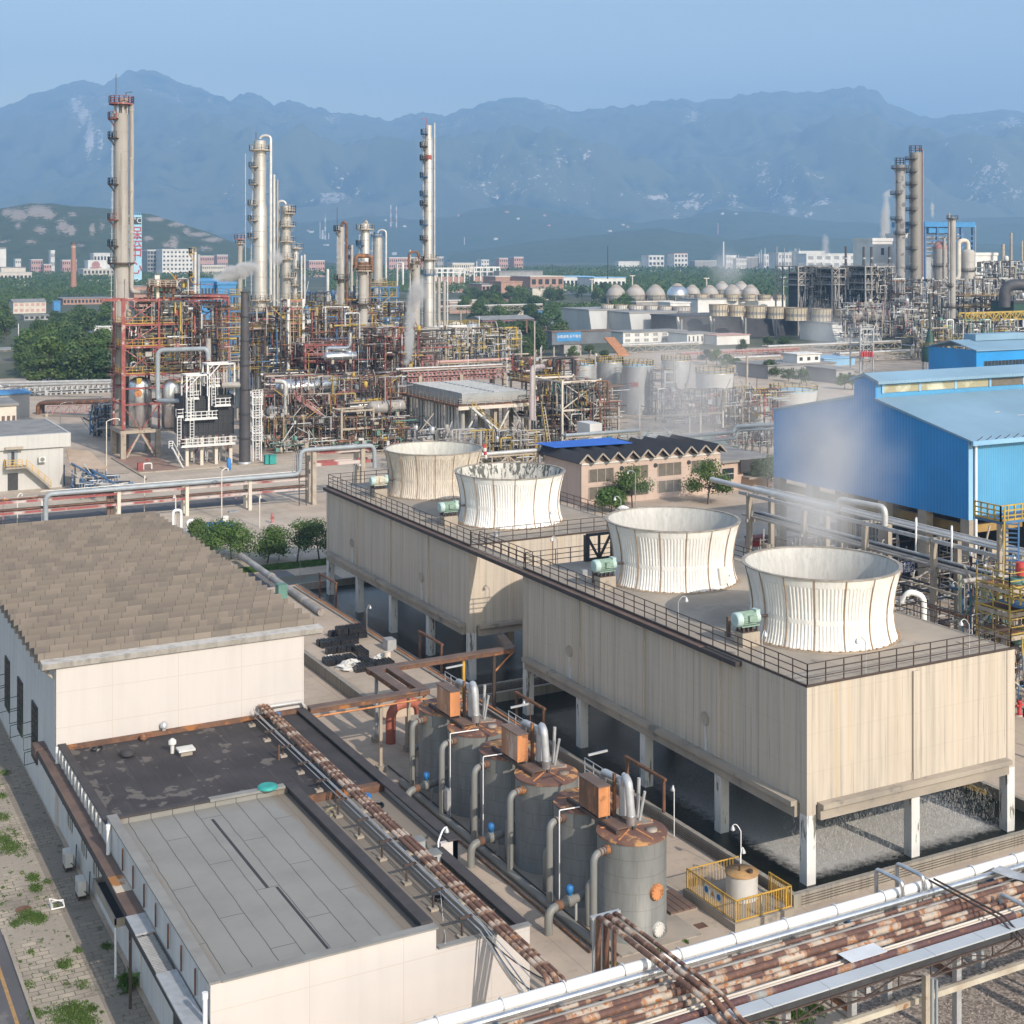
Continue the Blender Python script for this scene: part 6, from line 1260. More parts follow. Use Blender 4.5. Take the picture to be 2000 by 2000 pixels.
def k2x(t,X,Y,k,zt,r):
 riser(t,X,Y,k,-8,3,zd(720,300),zd(560,300),M_pipel);riser(t,X,Y,k,6,5,zd(720,300),zd(600,300),M_pipel);riser(t,X,Y,k,24,6,zd(700,300),zd(340,300),M_pipel,"rear_riser",-2);riser(t,X,Y,k,30,4,zd(700,300),zd(350,300),M_colc,"rear_riser",-2.5)
 part(t,"davit",MB().tube([(X-.9,Y,zt),(X-.9,Y,zt+1.8)],.06,5),M_iron);riser(t,X,Y,k,-28,1.4,zd(560,300),zd(300,300),M_pipel,"guy_pipe")
dcol("silver_column","tall silver column with a hooped overhead pipe and seven yellowish platforms",508,25,275,300,M_col,[(295,'o'),(328,'l'),(362,'l'),(402,'l'),(432,'l'),(466,'l'),(587,'f'),(645,'o'),(706,'o')],(529,262,590,6,M_pipel),'flat',None,[(400,28),(None,24)],pm=M_beige,extra=k2x)
dcol("silver_column","shorter silver column with a hooped pipe on its left side and five platforms",558,20,402,310,M_col,[(412,'r'),(418,'r'),(443,'o'),(473,'o'),(507,'o'),(543,'r')],(543,390,640,5.5,M_pipel),'flat',None,None,pm=M_beige)
dcol("slim_column","slim pale column hugging the shorter silver column",577,12,484,322,M_col,[(486,'o'),(525,'r'),(558,'o')],None,'dome',None,None,pm=M_beige)
for px,yt,la in((589,500,"thin pale pipe column right of the slim column, nearer it"),(595,498,"thin pale pipe column right of the slim column, farther one")):dcol("pipe_column",la,px,4,yt,320,M_pipel,(),None,'dome',ladder=False,bands=0)
def k4x(t,X,Y,k,zt,r):
 part(t,"mast",MB().tube([(X-1,Y,zt-1),(X-1,Y,zd(405,300))],.05,5),M_iron);riser(t,X,Y,k,-5,3,zd(690,300),zd(440,300),M_colc)
dcol("grey_column","narrow grey column with a brown hooped pipe down its right side",667,11,446,300,M_colc,[(452,'l',M_iron),(547,'o',M_iron),(648,'o',M_beige)],(677.5,431,690,5.5,M_rust),'dome',None,None,pm=M_iron,extra=k4x)
dcol("silver_column","silver column with a domed top and small hook pipe, behind the brown-topped column",713,18,440,315,M_col,[(449,'o',M_beige),(480,'l',M_bluesteel)],(717,430,446,5,M_beige),'dome',None,[(500,20),(None,17)],pm=M_beige)
def k5x(t,X,Y,k,zt,r):
 riser(t,X,Y,k,13,4,zd(598,285),zd(506,285),M_rust);part(t,"rusty_head",MB().pipe([(X-2,Y-1,zt-1),(X-2,Y-1,zt+1.5),(X+1.4,Y-1.2,zt+1.5),(X+1.4,Y-1.2,zt-2)],.45,8),M_rust);riser(t,X,Y,k,6,3,zd(735,285),zd(600,285),M_col);part(t,"rusty_ring",MB().lathe(X,Y,[(r+.5,zt-1.6),(r+.5,zt+.2)],18),M_rust)
dcol("brown_topped_column","column with a rusty brown pipe head and dark middle platform",709,18,514,285,M_colc,[(530,'o',M_beige,1.2),(595,'o',M_iron,1.4),(700,'o',M_beige)],None,'dome',None,None,pm=M_iron,extra=k5x)
dcol("silver_column","pale silver column with a hooped pipe on its right, standing farther back",738,18.5,458,400,M_col,[(462,'o',M_bluesteel,.6),(552,'o',M_beige,1.4)],(754,447,548,4,M_pipel),'flat',None,None,pm=M_beige)
def k7x(t,X,Y,k,zt,r):
 riser(t,X,Y,k,12,2.6,zd(690,330),zd(240,330),M_pipel);riser(t,X,Y,k,-9,1.5,zd(560,330),zd(250,330),M_beige)
 part(t,"red_patch",MB().lathe(X,Y,[(8.2*k+.06,zd(312,330)),(8.2*k+.06,zd(303,330))],20,0,True,False,False,TOCAM-.9,TOCAM+.9),M_red);part(t,"davit",MB().tube([(X-.5,Y,zt),(X-.5,Y,zt+1.5),(X-1.6,Y,zt+1.6)],.07,5),M_redpaint)
dcol("tall_silver_column","tall shiny silver column with a red patch and platforms down its left side",837,17,245,330,M_col,[(263,'l',M_bluesteel),(288,'l',M_iron),(313,'l',M_iron),(347,'l',M_bluesteel),(383,'l',M_bluesteel),(402,'l',M_iron),(440,'l',M_bluesteel),(470,'l',M_iron),(507,'o',M_beige),(537,'o',M_bluesteel,.5),(683,'o',M_beige)],None,'flat',None,[(500,20),(268,16.5),(None,13)],pm=M_bluesteel,extra=k7x)
def k8x(t,X,Y,k,zt,r):
 riser(t,X,Y,k,-11,3.5,zd(735,290),zd(488,290),M_pipel);part(t,"rusty_crown_pipe",MB().pipe([(X-1.7,Y-.4,zt-1.5),(X-1.7,Y-.4,zt+1.6),(X+.3,Y-.4,zt+1.8),(X+.5,Y-.4,zt+.3)],.24,10,0,.8),M_rust);riser(t,X,Y,k,5,5,zd(735,290),zd(515,290),M_colc)
dcol("grey_column","grey column with a rusty pipe crown, left beside the tall shiny one",812,17,508,290,M_colc,[(512,'r',M_rust,.8),(526,'l',M_beige,.6)],None,'dome',None,None,pm=M_beige,extra=k8x)
dcol("short_column","short grey column with two collar platforms above the steam plume",469,9.5,466,350,M_colc,[(468,'o',M_pink,.8),(477,'o',M_beige,.6)],None,'flat',None,None,pm=M_beige,ladder=False)
dcol("pipe_column","pair of pale vertical pipes behind the red frame, the thicker one",381,7,492,262,M_pipel,[(497,'l',M_yellow,.8),(542,'l',M_yellow,.8)],None,'flat',None,None,ladder=False,bands=0);dcol("pipe_column","pair of pale vertical pipes behind the red frame, the thinner one",388,5,498,262,M_bluep,(),None,'dome',ladder=False,bands=0)
dcol("pipe_column","thin silver standpipe between the lattice tower and the narrow column",640,6,527,340,M_pipel,(),None,'dome',ladder=False,bands=0);dcol("slim_column","thin grey column far behind the narrow grey column",687,6,480,460,M_colc,[(486,'l',M_iron,.7),(505,'l',M_iron,.7)],None,'dome',pm=M_iron)
dcol("stub_column","short dark stub column topped by a tangle of fittings",621,9,622,290,M_pipeg,[(624,'o',M_rust,1.0)],None,'flat',ladder=False)
dcol("slim_column","slim white-grey column right of the tall shiny column",857,7,545,345,M_colc,[(560,'l',M_beige,.6)],None,'dome');dcol("slim_column","second slim column right of the tall shiny column",868,6,552,360,M_colc,(),(874,547,640,3,M_pipel),'dome',ladder=False);dcol("pipe_column","hooped white pipe beside the far silver column",776,4,515,420,M_pipel,(),(787,511,556,4,M_pipel),'flat',ladder=False,bands=0)
X,Y=gd(478,229);k=229/FOC;t=T("dark_chimney","tapering dark steel chimney with flanged rings in front of the refinery","chimney",(X,Y,0));z1=zd(569,229)
part(t,"base",MB().lathe(X,Y,[(13*k,0),(13*k,.35),(11*k,.5)],20),M_galv)
for i in range(7):
 a,b_=i/7,(i+1)/7;ra,rb=(11.3-4.0*a)*k,(11.3-4.0*b_)*k;part(t,"shaft_section",MB().lathe(X,Y,[(ra,.4+(z1-.4)*a),(rb,.4+(z1-.4)*b_-.02)],24),M_blackchim)
 part(t,"flange",MB().ring(X,Y,.4+(z1-.4)*b_-.2,rb-.05,rb+.14,.16,24),M_dark)
part(t,"breeching_duct",MB().pipe([(X-RV.x*.4,Y-RV.y*.4,zd(752,229)),(X-RV.x*3.6,Y-RV.y*3.6,zd(752,229))],.5,12),M_pipeg)
def r2x(t,X,Y,k,zt,r):
 part(t,"crown_rail",MB().rail([(X+r*math.cos(i*.785),Y+r*math.sin(i*.785),zt)for i in range(9)],2.5,3,.08),M_iron)
dcol("tall_column","taller of the two big smooth grey-tan columns near the blue-roofed boiler house",1788,23.5,298,520,mk("tan_grey_column",(.25,.23,.20),(.19,.18,.17),.12,(1,1,.25),rough=.6,metal=.2),[(312,'l',M_iron,1.4),(337,'l',M_iron,1.2),(362,'l',M_iron,1.3),(388,'l',M_iron,1.2),(412,'l',M_iron,1.3),(440,'l',M_iron,1.2),(488,'l',M_iron,1.2),(526,'l',M_iron,1.2),(572,'l',M_iron,1.2)],(1802,290,610,3.4,mk("purple_pipe",(.30,.20,.22),(.24,.16,.18),.5)),'flat',None,None,pm=M_iron,extra=r2x,bands=0)
dcol("mottled_column","mottled pale column with rust spots beside the taller tan column",1758,19,322,515,mk("mottled_cladding",(.30,.29,.28),(.235,.23,.225),.2,rough=.6,spot=(.13,.115,.11),sp_sc=.35,sp_lo=.55,sp_hi=.58),[(330,'o',M_iron,1.4),(380,'l',M_iron,1.8),(430,'l',M_iron,1.6),(458,'o',M_iron,.6),(573,'l',M_iron,1.4)],None,'flat',None,None,pm=M_iron,extra=r2x,bands=0)
dcol("double_column","slim double column with brackets in front of the blue-roofed boiler house",1860,13,425,480,M_colc,[(428,'o',M_iron,.8),(560,'l',M_iron,.8),(600,'o',M_iron,.8),(645,'o',M_iron,1.)],None,'flat',None,None,pm=M_iron,extra=lambda t,X,Y,k,zt,r:(riser(t,X,Y,k,-7,4,0,zt+1.5,M_pipeg),None)[1],bands=0)
dcol("domed_vessel","broad grey vessel with a faded red dome behind the slim double column",1836,27,486,560,M_colc,[(520,'o',M_iron,.6)],None,'flat',None,None,extra=lambda t,X,Y,k,zt,r:(part(t,"red_dome",MB().ball(X,Y,zt,r*1.02,20,8,0,0,1.15),M_pink),riser(t,X,Y,k,4,6,0,zd(465,560),M_colc,"front_pipe",r),riser(t,X,Y,k,-15,3,0,zd(505,560),M_pipel))[0])
dcol("domed_vessel","beige domed vessel with a thick crooked pipe, near the far right edge",1891,25,494,540,mk("beige_vessel",(.47,.44,.40),(.38,.355,.325),.15),[(530,'o',M_iron,.5)],None,'dome',None,None,extra=lambda t,X,Y,k,zt,r:part(t,"crooked_pipe",MB().pipe([(X,Y,zt+1.0),(X-.3,Y,zt+4.8),(X-RV.x*4.4,Y-RV.y*4.4-1,zt+4.6),(X-RV.x*4.4,Y-RV.y*4.4-1,zd(545,540)),(X-RV.x*8,Y-RV.y*8-1,zd(548,540))],.85,12,0,1.6),M_cream))
for px,yt,w_,d,la in((1959,477,7,700,"thin pale chimney right of the boiler house, nearer it"),(1975,455,5,760,"thinner tall chimney right of the boiler house"),(1966,500,6,650,"short pale stack beside the thin chimneys"),(1996,470,4,620,"dark lattice stack at the right edge"),(1905,440,2.4,900,"thin mast behind the boiler house")):dcol("pipe_column",la,px,w_,yt,d,M_beige,(),None,'flat',ladder=False,bands=0,cat="chimney")
for px,yt,w_,la in((1652,481,4.6,"dark furnace stack, leftmost of four in a row"),(1687,482,5,"dark furnace stack, second of four in a row"),(1702,482,5,"dark furnace stack, third of four in a row"),(1737,482,5,"dark furnace stack, rightmost of four in a row")):
 X,Y=gd(px,560);kk=560/FOC;t=T("furnace_stack",la,"chimney",(X,Y,0),"dark furnace stacks");part(t,"shaft",MB().lathe(X,Y,[(w_*.9*kk,0),(w_*.9*kk,zd(525,560)),(w_*.5*kk,zd(510,560)),(w_*.5*kk,zd(yt,560))],14),M_blackchim);part(t,"collar",MB().ring(X,Y,zd(506,560),w_*.4*kk,w_*.75*kk,.6,14),M_galv)
def unit(name,label,p0,p1,d,depth,ys,ncol,cm,bm_=None,rail=M_yellow,nrow=2,brace=1,ztop=None,decks=True,colw=.34,group=None,cat="process structure",z0=0.,railon=None):
 X0,Y0=gd(p0,d);X1=onY(p1,Y0);bm_=bm_ or cm;dm=dep((X0+X1)/2,Y0);zs=sorted(zd(y,dm)for y in ys);t=T(name,label,cat,((X0+X1)/2,Y0,z0),group);zt=zs[-1]
 xs=[X0+(X1-X0)*i/(ncol-1)for i in range(ncol)];yr=[Y0+depth*i/(nrow-1)for i in range(nrow)]
 for x in xs:
  for y in yr:part(t,"column",MB().box(x-colw/2,x+colw/2,y-colw/2,y+colw/2,z0,zt+.2),cm)
 for zi,z in enumerate(zs):
  f=MB()
  for y in yr:f.box(X0,X1,y-colw*.38,y+colw*.38,z-.32,z-.02)
  for x in xs:f.box(x-colw*.35,x+colw*.35,Y0,Y0+depth,z-.30,z-.04)
  fr=part(t,"floor_frame",f,bm_)
  if decks and(railon is None or zi in railon):
   part(fr,"deck_grating",MB().box(X0+.2,X1-.2,Y0+.2,Y0+depth-.2,z,z+.05),M_rust if rail is not M_steelw else M_steelw);part(fr,"railing",MB().rail([(X0,Y0+depth,z+.05),(X0,Y0,z+.05),(X1,Y0,z+.05),(X1,Y0+depth,z+.05)],1.1,1.6,.032,0,1,.12),rail)
 if brace:
  zz=[z0]+zs
  for a,b_ in zip(zz,zz[1:]):
   for i in range(ncol-1):
    if(i+int(a))%2==0 and b_-a>1.5:part(t,"brace",MB().bar((xs[i],Y0,a),(xs[i+1],Y0,b_-.2),colw*.5).bar((xs[i+1],Y0+.12,a),(xs[i],Y0+.12,b_-.2),colw*.4),bm_)
 return t,X0,X1,Y0,zs
TANG=[0]
def tangle(label_name,p0,p1,d0,d1,y0,y1,n,mats,seed,rmin=.05,rmax=.28,zlo=None,zhi=None):
 n=int(n*2.0);rmax*=.62;rmin*=.8;q=random.Random(seed);b=MB()
 for i in range(n):
  d=q.uniform(d0,d1);px=q.uniform(p0,p1);X,Y=gd(px,d);za=zd(y1,d)if zlo is None else zlo;zb=zd(y0,d)if zhi is None else zhi;za=max(.1,za);z=q.uniform(za,zb);r_=rmin+(rmax-rmin)*q.random()**2.6;m_=q.randrange(len(mats));kd=q.random();L=q.uniform(1.5,7)
  if kd<.30:b.tube([(X,Y,z),(X,Y,min(zb,z+L))],r_,6,m_)
  elif kd<.55:b.tube([(X,Y,z),(X+L,Y,z)],r_,6,m_)
  elif kd<.66:b.tube([(X,Y,z),(X,Y+L,z)],r_,6,m_)
  elif kd<.80:b.pipe([(X,Y,z),(X,Y,min(zb,z+L*.5)),(X+L*.6,Y,min(zb,z+L*.5)),(X+L*.6,Y,z-.5*L if z-.5*L>za else za)],r_,6,m_)
  elif kd<.88:b.lathe(X,Y,[(r_*1.5,z),(r_*2.2,z+.2),(r_*2.2,z+r_*5),(r_*1.2,z+r_*6)],8,m_)
  elif kd<.95:b.box(X,X+q.uniform(.3,1.1),Y,Y+q.uniform(.3,.9),z,z+q.uniform(.3,1.0),m_)
  else:b.bar((X,Y,z),(X+q.uniform(-3,3),Y,z+q.uniform(1,3)),.12,None,m_)
 return struct(label_name,b,mats,'stuff')
MT_rust=[M_pipeg,M_rust,M_beige,M_brown,M_galv,M_rust,M_brown,M_pipel,M_iron,M_red,M_dark,M_ysteel,M_iron,M_dark];MT_blue=[M_pipel,M_bluesteel,M_ysteel,M_galv,M_pipeg,M_dark,M_iron,M_rust,M_dark,M_brown,M_iron];MT_grey=[M_pipeg,M_galv,M_pipel,M_beige,M_dark,M_iron,M_dark]  # repeated dark steel and iron stand in for deep shade between the pipes
def vessel(name,label,px,py,d,L,r,m,axis='x',saddle=None,cat="vessel"):
 X,Y=gd(px,d);z=zd(py,d);t=T(name,label,cat,(X,Y,z-r));a=Vector((1,0,0))if axis=='x' else Vector((0,1,0));c=Vector((X,Y,z));P=[c+a*(-L/2-r*.5+0),c+a*(-L/2-r*.25),c+a*(-L/2),c+a*(L/2),c+a*(L/2+r*.25),c+a*(L/2+r*.5)]
 part(t,"shell",MB().tube([tuple(p)for p in P],[r*.25,r*.8,r,r,r*.8,r*.25],18),m)
 for s in(-.35,0,.35):p=c+a*(L*s);part(t,"band_trim",MB().tube([tuple(p),tuple(p+a*.15)],r*1.05,18),M_galv)
 for s in(-.3,.3):p=c+a*(L*s);part(t,"saddle",MB().box(p.x-.25,p.x+.25,p.y-r*.8 if axis=='x' else p.y-.2,p.y+r*.8 if axis=='x' else p.y+.2,z-r-(.5 if saddle is None else saddle),z-r*.7),M_beige)
 return t
red,RX0,RX1,RY0,rz=unit("red_steel_structure","big faded-red steel frame with cross braces and yellow railed floors",240,446,235,7.0,[583,631,674,727,753,784],4,M_red,M_red,M_yellow,2,1,railon=(2,3,4))
part(red,"lean_roof",MB().prof_y([(onY(372,RY0),zd(580,240)),(onY(384,RY0),zd(577,240)),(onY(442,RY0),zd(577,240)),(onY(446,RY0),zd(582,240))],RY0-.5,RY0+7),M_red)
part(red,"corner_column",MB().box(RX0-.3,RX0+.35,RY0-.36,RY0-.18,zd(840,235),zd(582,235)),M_red)
part(red,"cantilever_beam",MB().box(RX0-3.6,RX0,RY0-.1,RY0+.2,zd(588,235),zd(583,235)),M_red)
for x in(RX0,onY(308,RY0)):
 for y in(RY0-.1,RY0+7):part(red,"concrete_leg",MB().box(x-.42,x+.42,y-.40,y+.40,0,zd(842,236)),M_beige)
part(red,"base_beam",MB().box(RX0-.5,onY(312,RY0),RY0-.45,RY0+7.4,zd(846,236),zd(840,236)),M_beige)
mX=(RX0+onY(308,RY0))/2
for s in(-1,1):part(red,"concrete_strut",MB().bar((mX+.1*s,RY0-.1,zd(846,236)),(mX+s*2.3,RY0-.1,.2),.32),M_beige)
def drum(px,w_,y0,y1,d,label,cap):
 X,Y=gd(px,d);r_=w_*d/FOC/2;t=T("silver_drum",label,"vessel",(X,Y,zd(y1,d)),"silver drums in the red frame");za,zb=zd(y1,d),zd(y0,d);part(t,"shell",MB().lathe(X,Y,[(r_*.8,za),(r_,za+.4),(r_,zb),(r_*.9,zb+.6),(r_*.55,zb+1.1),(.01,zb+1.3)],32,0,True,False),M_silver);part(t,"girth_band",MB().ring(X,Y,za+(zb-za)*.55,r_-.02,r_+.06,.2,32),M_beige)
 if cap:
  p=Vector((X,Y,zd(766,d)))-FV*(r_-.05)+RV*.2;part(t,"orange_cover",MB().tube([tuple(p),tuple(p-FV*.2)],.62,18),M_orange)
 part(t,"skirt_ring",MB().ring(X,Y,za-.3,r_*.7,r_*1.1,.28,24),M_beige)
drum(274,44,750,834,238.5,"big silver drum with an orange round cover, in the red frame",True);drum(334,36,755,836,239,"silver drum beside the white stair tower, in the red frame",False)
solo("silver_duct","pale elbowed pipe climbing the red frame and turning right over it","pipe",MB().pipe([(*gd(365,229),zd(783,229)),(*gd(308,233),zd(783,233)),(*gd(308,233),zd(684,233)),(*gd(405,233),zd(681,233)),(*gd(407,233),zd(700,233))],.40,14,0,1.0),M_bluep,(*gd(308,233),zd(783,233)))
solo("vent_stack","short grey vent stack rising inside the red frame","pipe",MB().tube([(*gd(407,236),zd(705,236)),(*gd(407,236),zd(661,236))],.45,12),M_pipeg,(*gd(407,236),zd(705,236)))
tangle("frame_piping",246,440,237,242,590,725,190,MT_rust,11,.05,.35);tangle("frame_piping",246,440,236,242,640,760,120,[M_ysteel,M_pink,M_dark,M_pipeg],12,.05,.2)
for px,yt,yb,w_ in((308,540,583,7),(290,552,583,5),(320,548,583,5),(337,560,583,3)):solo("roof_vent",{308:"thick cream vent with steam above the red frame",290:"dark red post vent above the red frame",320:"rusty post vent above the red frame",337:"thin vent above the red frame"}[px],"vent",MB().pipe([(*gd(px,238),zd(yb+4,238)),(*gd(px,238),zd(yt,238))],w_*238/FOC/2,10),M_cream if px==308 else M_rust,(*gd(px,238),zd(yb,238)))
t=T("roof_platform","small rusty railed platform with vents above the red frame","platform",(*gd(318,238),zd(583,238)));part(t,"deck",MB().cbox(*gd(318,238),zd(560,238),4,3,.2),M_rust);part(t,"railing",MB().rail([(*gd(292,236),zd(560,236)),(*gd(345,236),zd(560,236))],1.1,1,.05),M_beige)
for px in(296,340):part(t,"leg",MB().cbox(*gd(px,238),zd(584,238),.2,.2,2.0),M_rust)
tangle("frame_roof_piping",285,372,237,242,545,583,40,MT_rust,14,.05,.3)
fx0,fy0=gd(359,227);fx1=onY(456,fy0);fz0,fz1=zd(853,227),zd(775,227)
fu=T("black_furnace","black box furnace on legs with white access platforms and gantries","furnace",((fx0+fx1)/2,fy0,0));part(fu,"casing",MB().box(fx0,fx1,fy0,fy0+6,fz0,fz1),M_brun);k=MB()
for i in range(11):x=fx0+(fx1-fx0)*i/10;k.box(x-.05,x+.05,fy0-.1,fy0-.003,fz0,fz1)
for i in range(5):z=fz0+(fz1-fz0)*(i+.5)/5;k.box(fx0,fx1,fy0-.13,fy0-.102,z-.06,z+.06)
part(fu,"casing_rib_trim",k,M_dark);part(fu,"arch_house",MB().box(fx0+3,fx1-.4,fy0+1,fy0+5,fz1+.003,fz1+1.4),M_brun)
for i in range(4):x=fx0+.5+(fx1-fx0-1)*i/3;part(fu,"leg",MB().box(x-.25,x+.25,fy0-.2,fy0+.3,0,fz0-.3),M_cream);part(fu,"leg",MB().box(x-.25,x+.25,fy0+5.5,fy0+6,0,fz0-.003),M_cream)
for i in range(7):x=fx0+.9+(fx1-fx0-1.8)*i/6;part(fu,"burner",MB().lathe(x,fy0+1.2,[(.12,.3),(.12,fz0-.8),(.25,fz0-.6),(.25,fz0)],8),M_galv)
def wplat(xa,xb,ypx,dy,label=None):
 z=zd(ypx,227);p=part(fu,"access_platform",MB().box(xa,xb,fy0-dy,fy0-.15,z-.2,z),M_steelw);part(p,"railing",MB().rail([(xa,fy0-.2,z),(xa,fy0-dy,z),(xb,fy0-dy,z),(xb,fy0-.2,z)],1.15,.9,.06,0,1,.2),M_steelw);return z
zA=wplat(fx0-.8,fx1+.9,870,1.4);zB=wplat(onY(357,fy0),onY(421,fy0),818,1.2);zC=wplat(onY(415,fy0),onY(447,fy0),794,1.2);zD=wplat(onY(364,fy0),onY(386,fy0),778,1.0);zE=wplat(onY(404,fy0),onY(427,fy0),755,1.0);zF=wplat(onY(343,fy0),onY(356,fy0),812,1.0)
def gantry(pa,pb,yt,yb):
 xa,xb=onY(pa,fy0),onY(pb,fy0);z,zb=zd(yt,227),zd(yb,227);g=MB()
 for x in(xa,xb):
  for y in(fy0-.8,fy0+2.2):g.bar((x,y,zb),(x,y,z),.26)
 for y in(fy0-.8,fy0+2.2):g.bar((xa,y,z),(xb,y,z),.26).bar((xa,y,z-2.2),(xa+2,y,z-.1),.16)
 for x in(xa,xb):g.bar((x,fy0-.8,z),(x,fy0+2.2,z),.26)
 part(fu,"gantry_frame",g,M_steelw)
gantry(362,405,733,818);gantry(403,455,713,775);l=MB()
for px,ya,yb in((371,870,733),(413,794,735),(346,870,812),(366,818,775)):l.ladder((onY(px,fy0),fy0-1.25,zd(ya,227)),(onY(px,fy0),fy0-1.25,zd(yb,227)),(.3,0,0),.45,.05)
part(fu,"ladder_lattice",l,M_steelw);s=MB();xa=onY(331,fy0);zz=zA
for i in range(12):s.box(xa+i*.13,xa+i*.13+.3,fy0-2.0,fy0-1.2,zz-zz*(i+1)/12.5,zz-zz*(i+1)/12.5+.06)
s.bar((xa,fy0-2.0,zz),(xa+1.7,fy0-2.0,.1),.14).bar((xa,fy0-1.2,zz),(xa+1.7,fy0-1.2,.1),.14).rail([(xa-.6,fy0-2,zz),(xa+.0,fy0-2,zz)],1.1,.8,.05).bar((xa,fy0-2.0,zz+1.1),(xa+1.7,fy0-2.0,1.2),.08);part(fu,"stair",s,M_steelw)
for px in(378,386,394,412,420,428,440,446):part(fu,"coil_riser",MB().tube([(onY(px,fy0),fy0+.8,fz1),(onY(px,fy0),fy0+.8,zd(735 if px<400 else 720,227))],.09,6),M_white)
part(fu,"flue_duct",MB().pipe([(onY(445,fy0),fy0-.1,zd(762,227)),(onY(463,fy0),fy0-.3,zd(762,227)),(onY(463,fy0),fy0-.3,zd(798,227)),(onY(458,fy0),fy0+.2,zd(799,227))],.42,12,0,.7),M_bluep)
solo("blue_cylinder","small bright blue cylinder under the furnace platform","cylinder",MB().lathe(*gd(447,223),[(.35,.1),(.35,1.7),(.2,1.9)],12),M_blue,(*gd(447,223),0))
t=T("ladder_tower","white caged ladder tower right beside the dark chimney","tower",(*gd(501,232),0));X,Y=gd(494,232);g=MB()
for dx in(0,1.4):
 for dy in(0,1.2):g.bar((X+dx,Y+dy,0),(X+dx,Y+dy,zd(765,232)),.2)
part(t,"mast_frame",g,M_steelw)
for y_ in(775,790,815,845,860):z=zd(y_,232);p=part(t,"landing",MB().box(X-.2,X+1.6,Y-.2,Y+1.4,z-.12,z),M_steelw);part(p,"railing",MB().rail([(X-.2,Y-.2,z),(X+1.6,Y-.2,z)],1.1,.6,.05),M_steelw)
part(t,"ladder_lattice",MB().ladder((X+.7,Y-.3,.2),(X+.7,Y-.3,zd(768,232)),(.3,0,0),.45,.05),M_steelw)
u2=unit("beige_process_structure","wide rusty beige frame on three floors packed with exchangers, right of the dark chimney",512,678,252,9,[768,815,838],8,M_beige,M_red,M_beige,2,1);unit("beige_process_structure","lower rusty frame with pale pipes in front of the wide one",528,730,246,5,[822,850],6,M_beige,M_pink,M_beige,2,0)
unit("tall_portal","tall beige portal posts over the lower frame",667,729,242,4,[800,835],2,M_beige,M_beige,M_ysteel,2,0,decks=False)
tangle("unit_piping",510,690,248,262,770,870,420,MT_rust,21,.05,.3);tangle("unit_piping",512,775,243,250,815,905,420,MT_rust+[M_green],22,.05,.22);tangle("unit_piping",560,780,250,268,735,815,360,MT_rust,23,.06,.35);tangle("pump_row",500,760,240,247,880,912,170,[M_green,M_white,M_pipeg,M_rust,M_beige],24,.08,.3,.1,2.2)
vessel("exchanger","banded shiny exchanger with silver hoops on the upper floor",603,755,256,11,1.5,M_silver);vessel("exchanger","long dull exchanger on the middle floor",580,803,254,10,1.3,M_pipel);vessel("exchanger","second dull exchanger on the middle floor, farther right",645,798,256,7,1.6,M_pipel);vessel("exchanger","conical grey vessel end near the red posts",712,795,254,5,1.7,M_pipel);vessel("exchanger","dark horizontal drum under the holed red beams",755,795,252,6,1.2,M_pipeg)
solo("diagonal_gallery","peeling red-white diagonal stair gallery across the beige frame","stair",MB().truss((*gd(574,250),zd(772,250)),(*gd(628,250),zd(812,250)),.9,9,.14).bar((*gd(574,249.6),zd(771,250)),(*gd(628,249.6),zd(811,250)),.3,.5),M_pink,(*gd(600,250),zd(792,250)))
solo("silver_elbow","silver elbow pipe dropping at the left end of the beige frame","pipe",MB().pipe([(*gd(538,250),zd(745,250)),(*gd(558,250),zd(745,250)),(*gd(558,250),zd(768,250)),(*gd(558,250),zd(860,250))],.42,12,0,.9),M_pipel,(*gd(558,250),zd(768,250)))
for px in(523,532):solo("teal_unit",f"teal equipment box at the foot of the beige frame, {'left' if px<530 else 'right'} of two","equipment",MB().cbox(*gd(px,229),.1,1.1,.8,1.3).cbox(*gd(px,229),1.45,1.2,.9,.1),M_teal,(*gd(px,229),0),"teal boxes by the beige frame")
def holed_rack(name,label,p0,p1,d,ya,hs,posts,m,pm,pipes=(),depth=5):
 X0,Y0=gd(p0,d);X1=onY(p1,Y0);t=T(name,label,"pipe rack",((X0+X1)/2,Y0,0));dm=dep((X0+X1)/2,Y0)
 for y_ in ya:
  z=zd(y_,dm)
  for yy in(Y0,Y0+depth):
   f=MB();f.box(X0,X1,yy-.15,yy+.15,z+hs*.34,z+hs*.5).box(X0,X1,yy-.15,yy+.15,z-hs*.5,z-hs*.34);n=int((X1-X0)/(hs*1.1))
   for i in range(n+1):x=X0+(X1-X0)*i/n;f.box(x-hs*.22,x+hs*.22,yy-.08,yy+.08,z-hs*.34,z+hs*.34)
   part(t,"holed_beam_lattice",f,m)
  part(t,"cross_slat",(lambda mb:[mb.box(X0+(X1-X0)*i/10-.15,X0+(X1-X0)*i/10+.15,Y0,Y0+depth,z+hs*.5,z+hs*.7)for i in range(11)]and mb)(MB()),m)
 for px in posts:
  x=onY(px,Y0)
  for yy in(Y0,Y0+depth):part(t,"post",MB().box(x-.35,x+.35,yy-.35,yy+.35,0,zd(min(ya),dm)-hs*.5),pm)
 for i,(dy,r_,mm,yo)in enumerate(pipes):part(t,"rack_pipe",MB().tube([(X0-1,Y0+dy,zd(ya[yo],dm)+hs*.7+r_),(X1+1,Y0+dy,zd(ya[yo],dm)+hs*.7+r_)],r_,8),mm)
 return t
PR=((.4,.2,M_pipeg,0),(1.0,.14,M_galv,0),(1.7,.25,M_rust,0),(2.6,.2,M_pipeg,0),(3.5,.3,M_pipel,0),(.6,.2,M_galv,1),(1.6,.25,M_pipeg,1),(3,.2,M_rust,1))
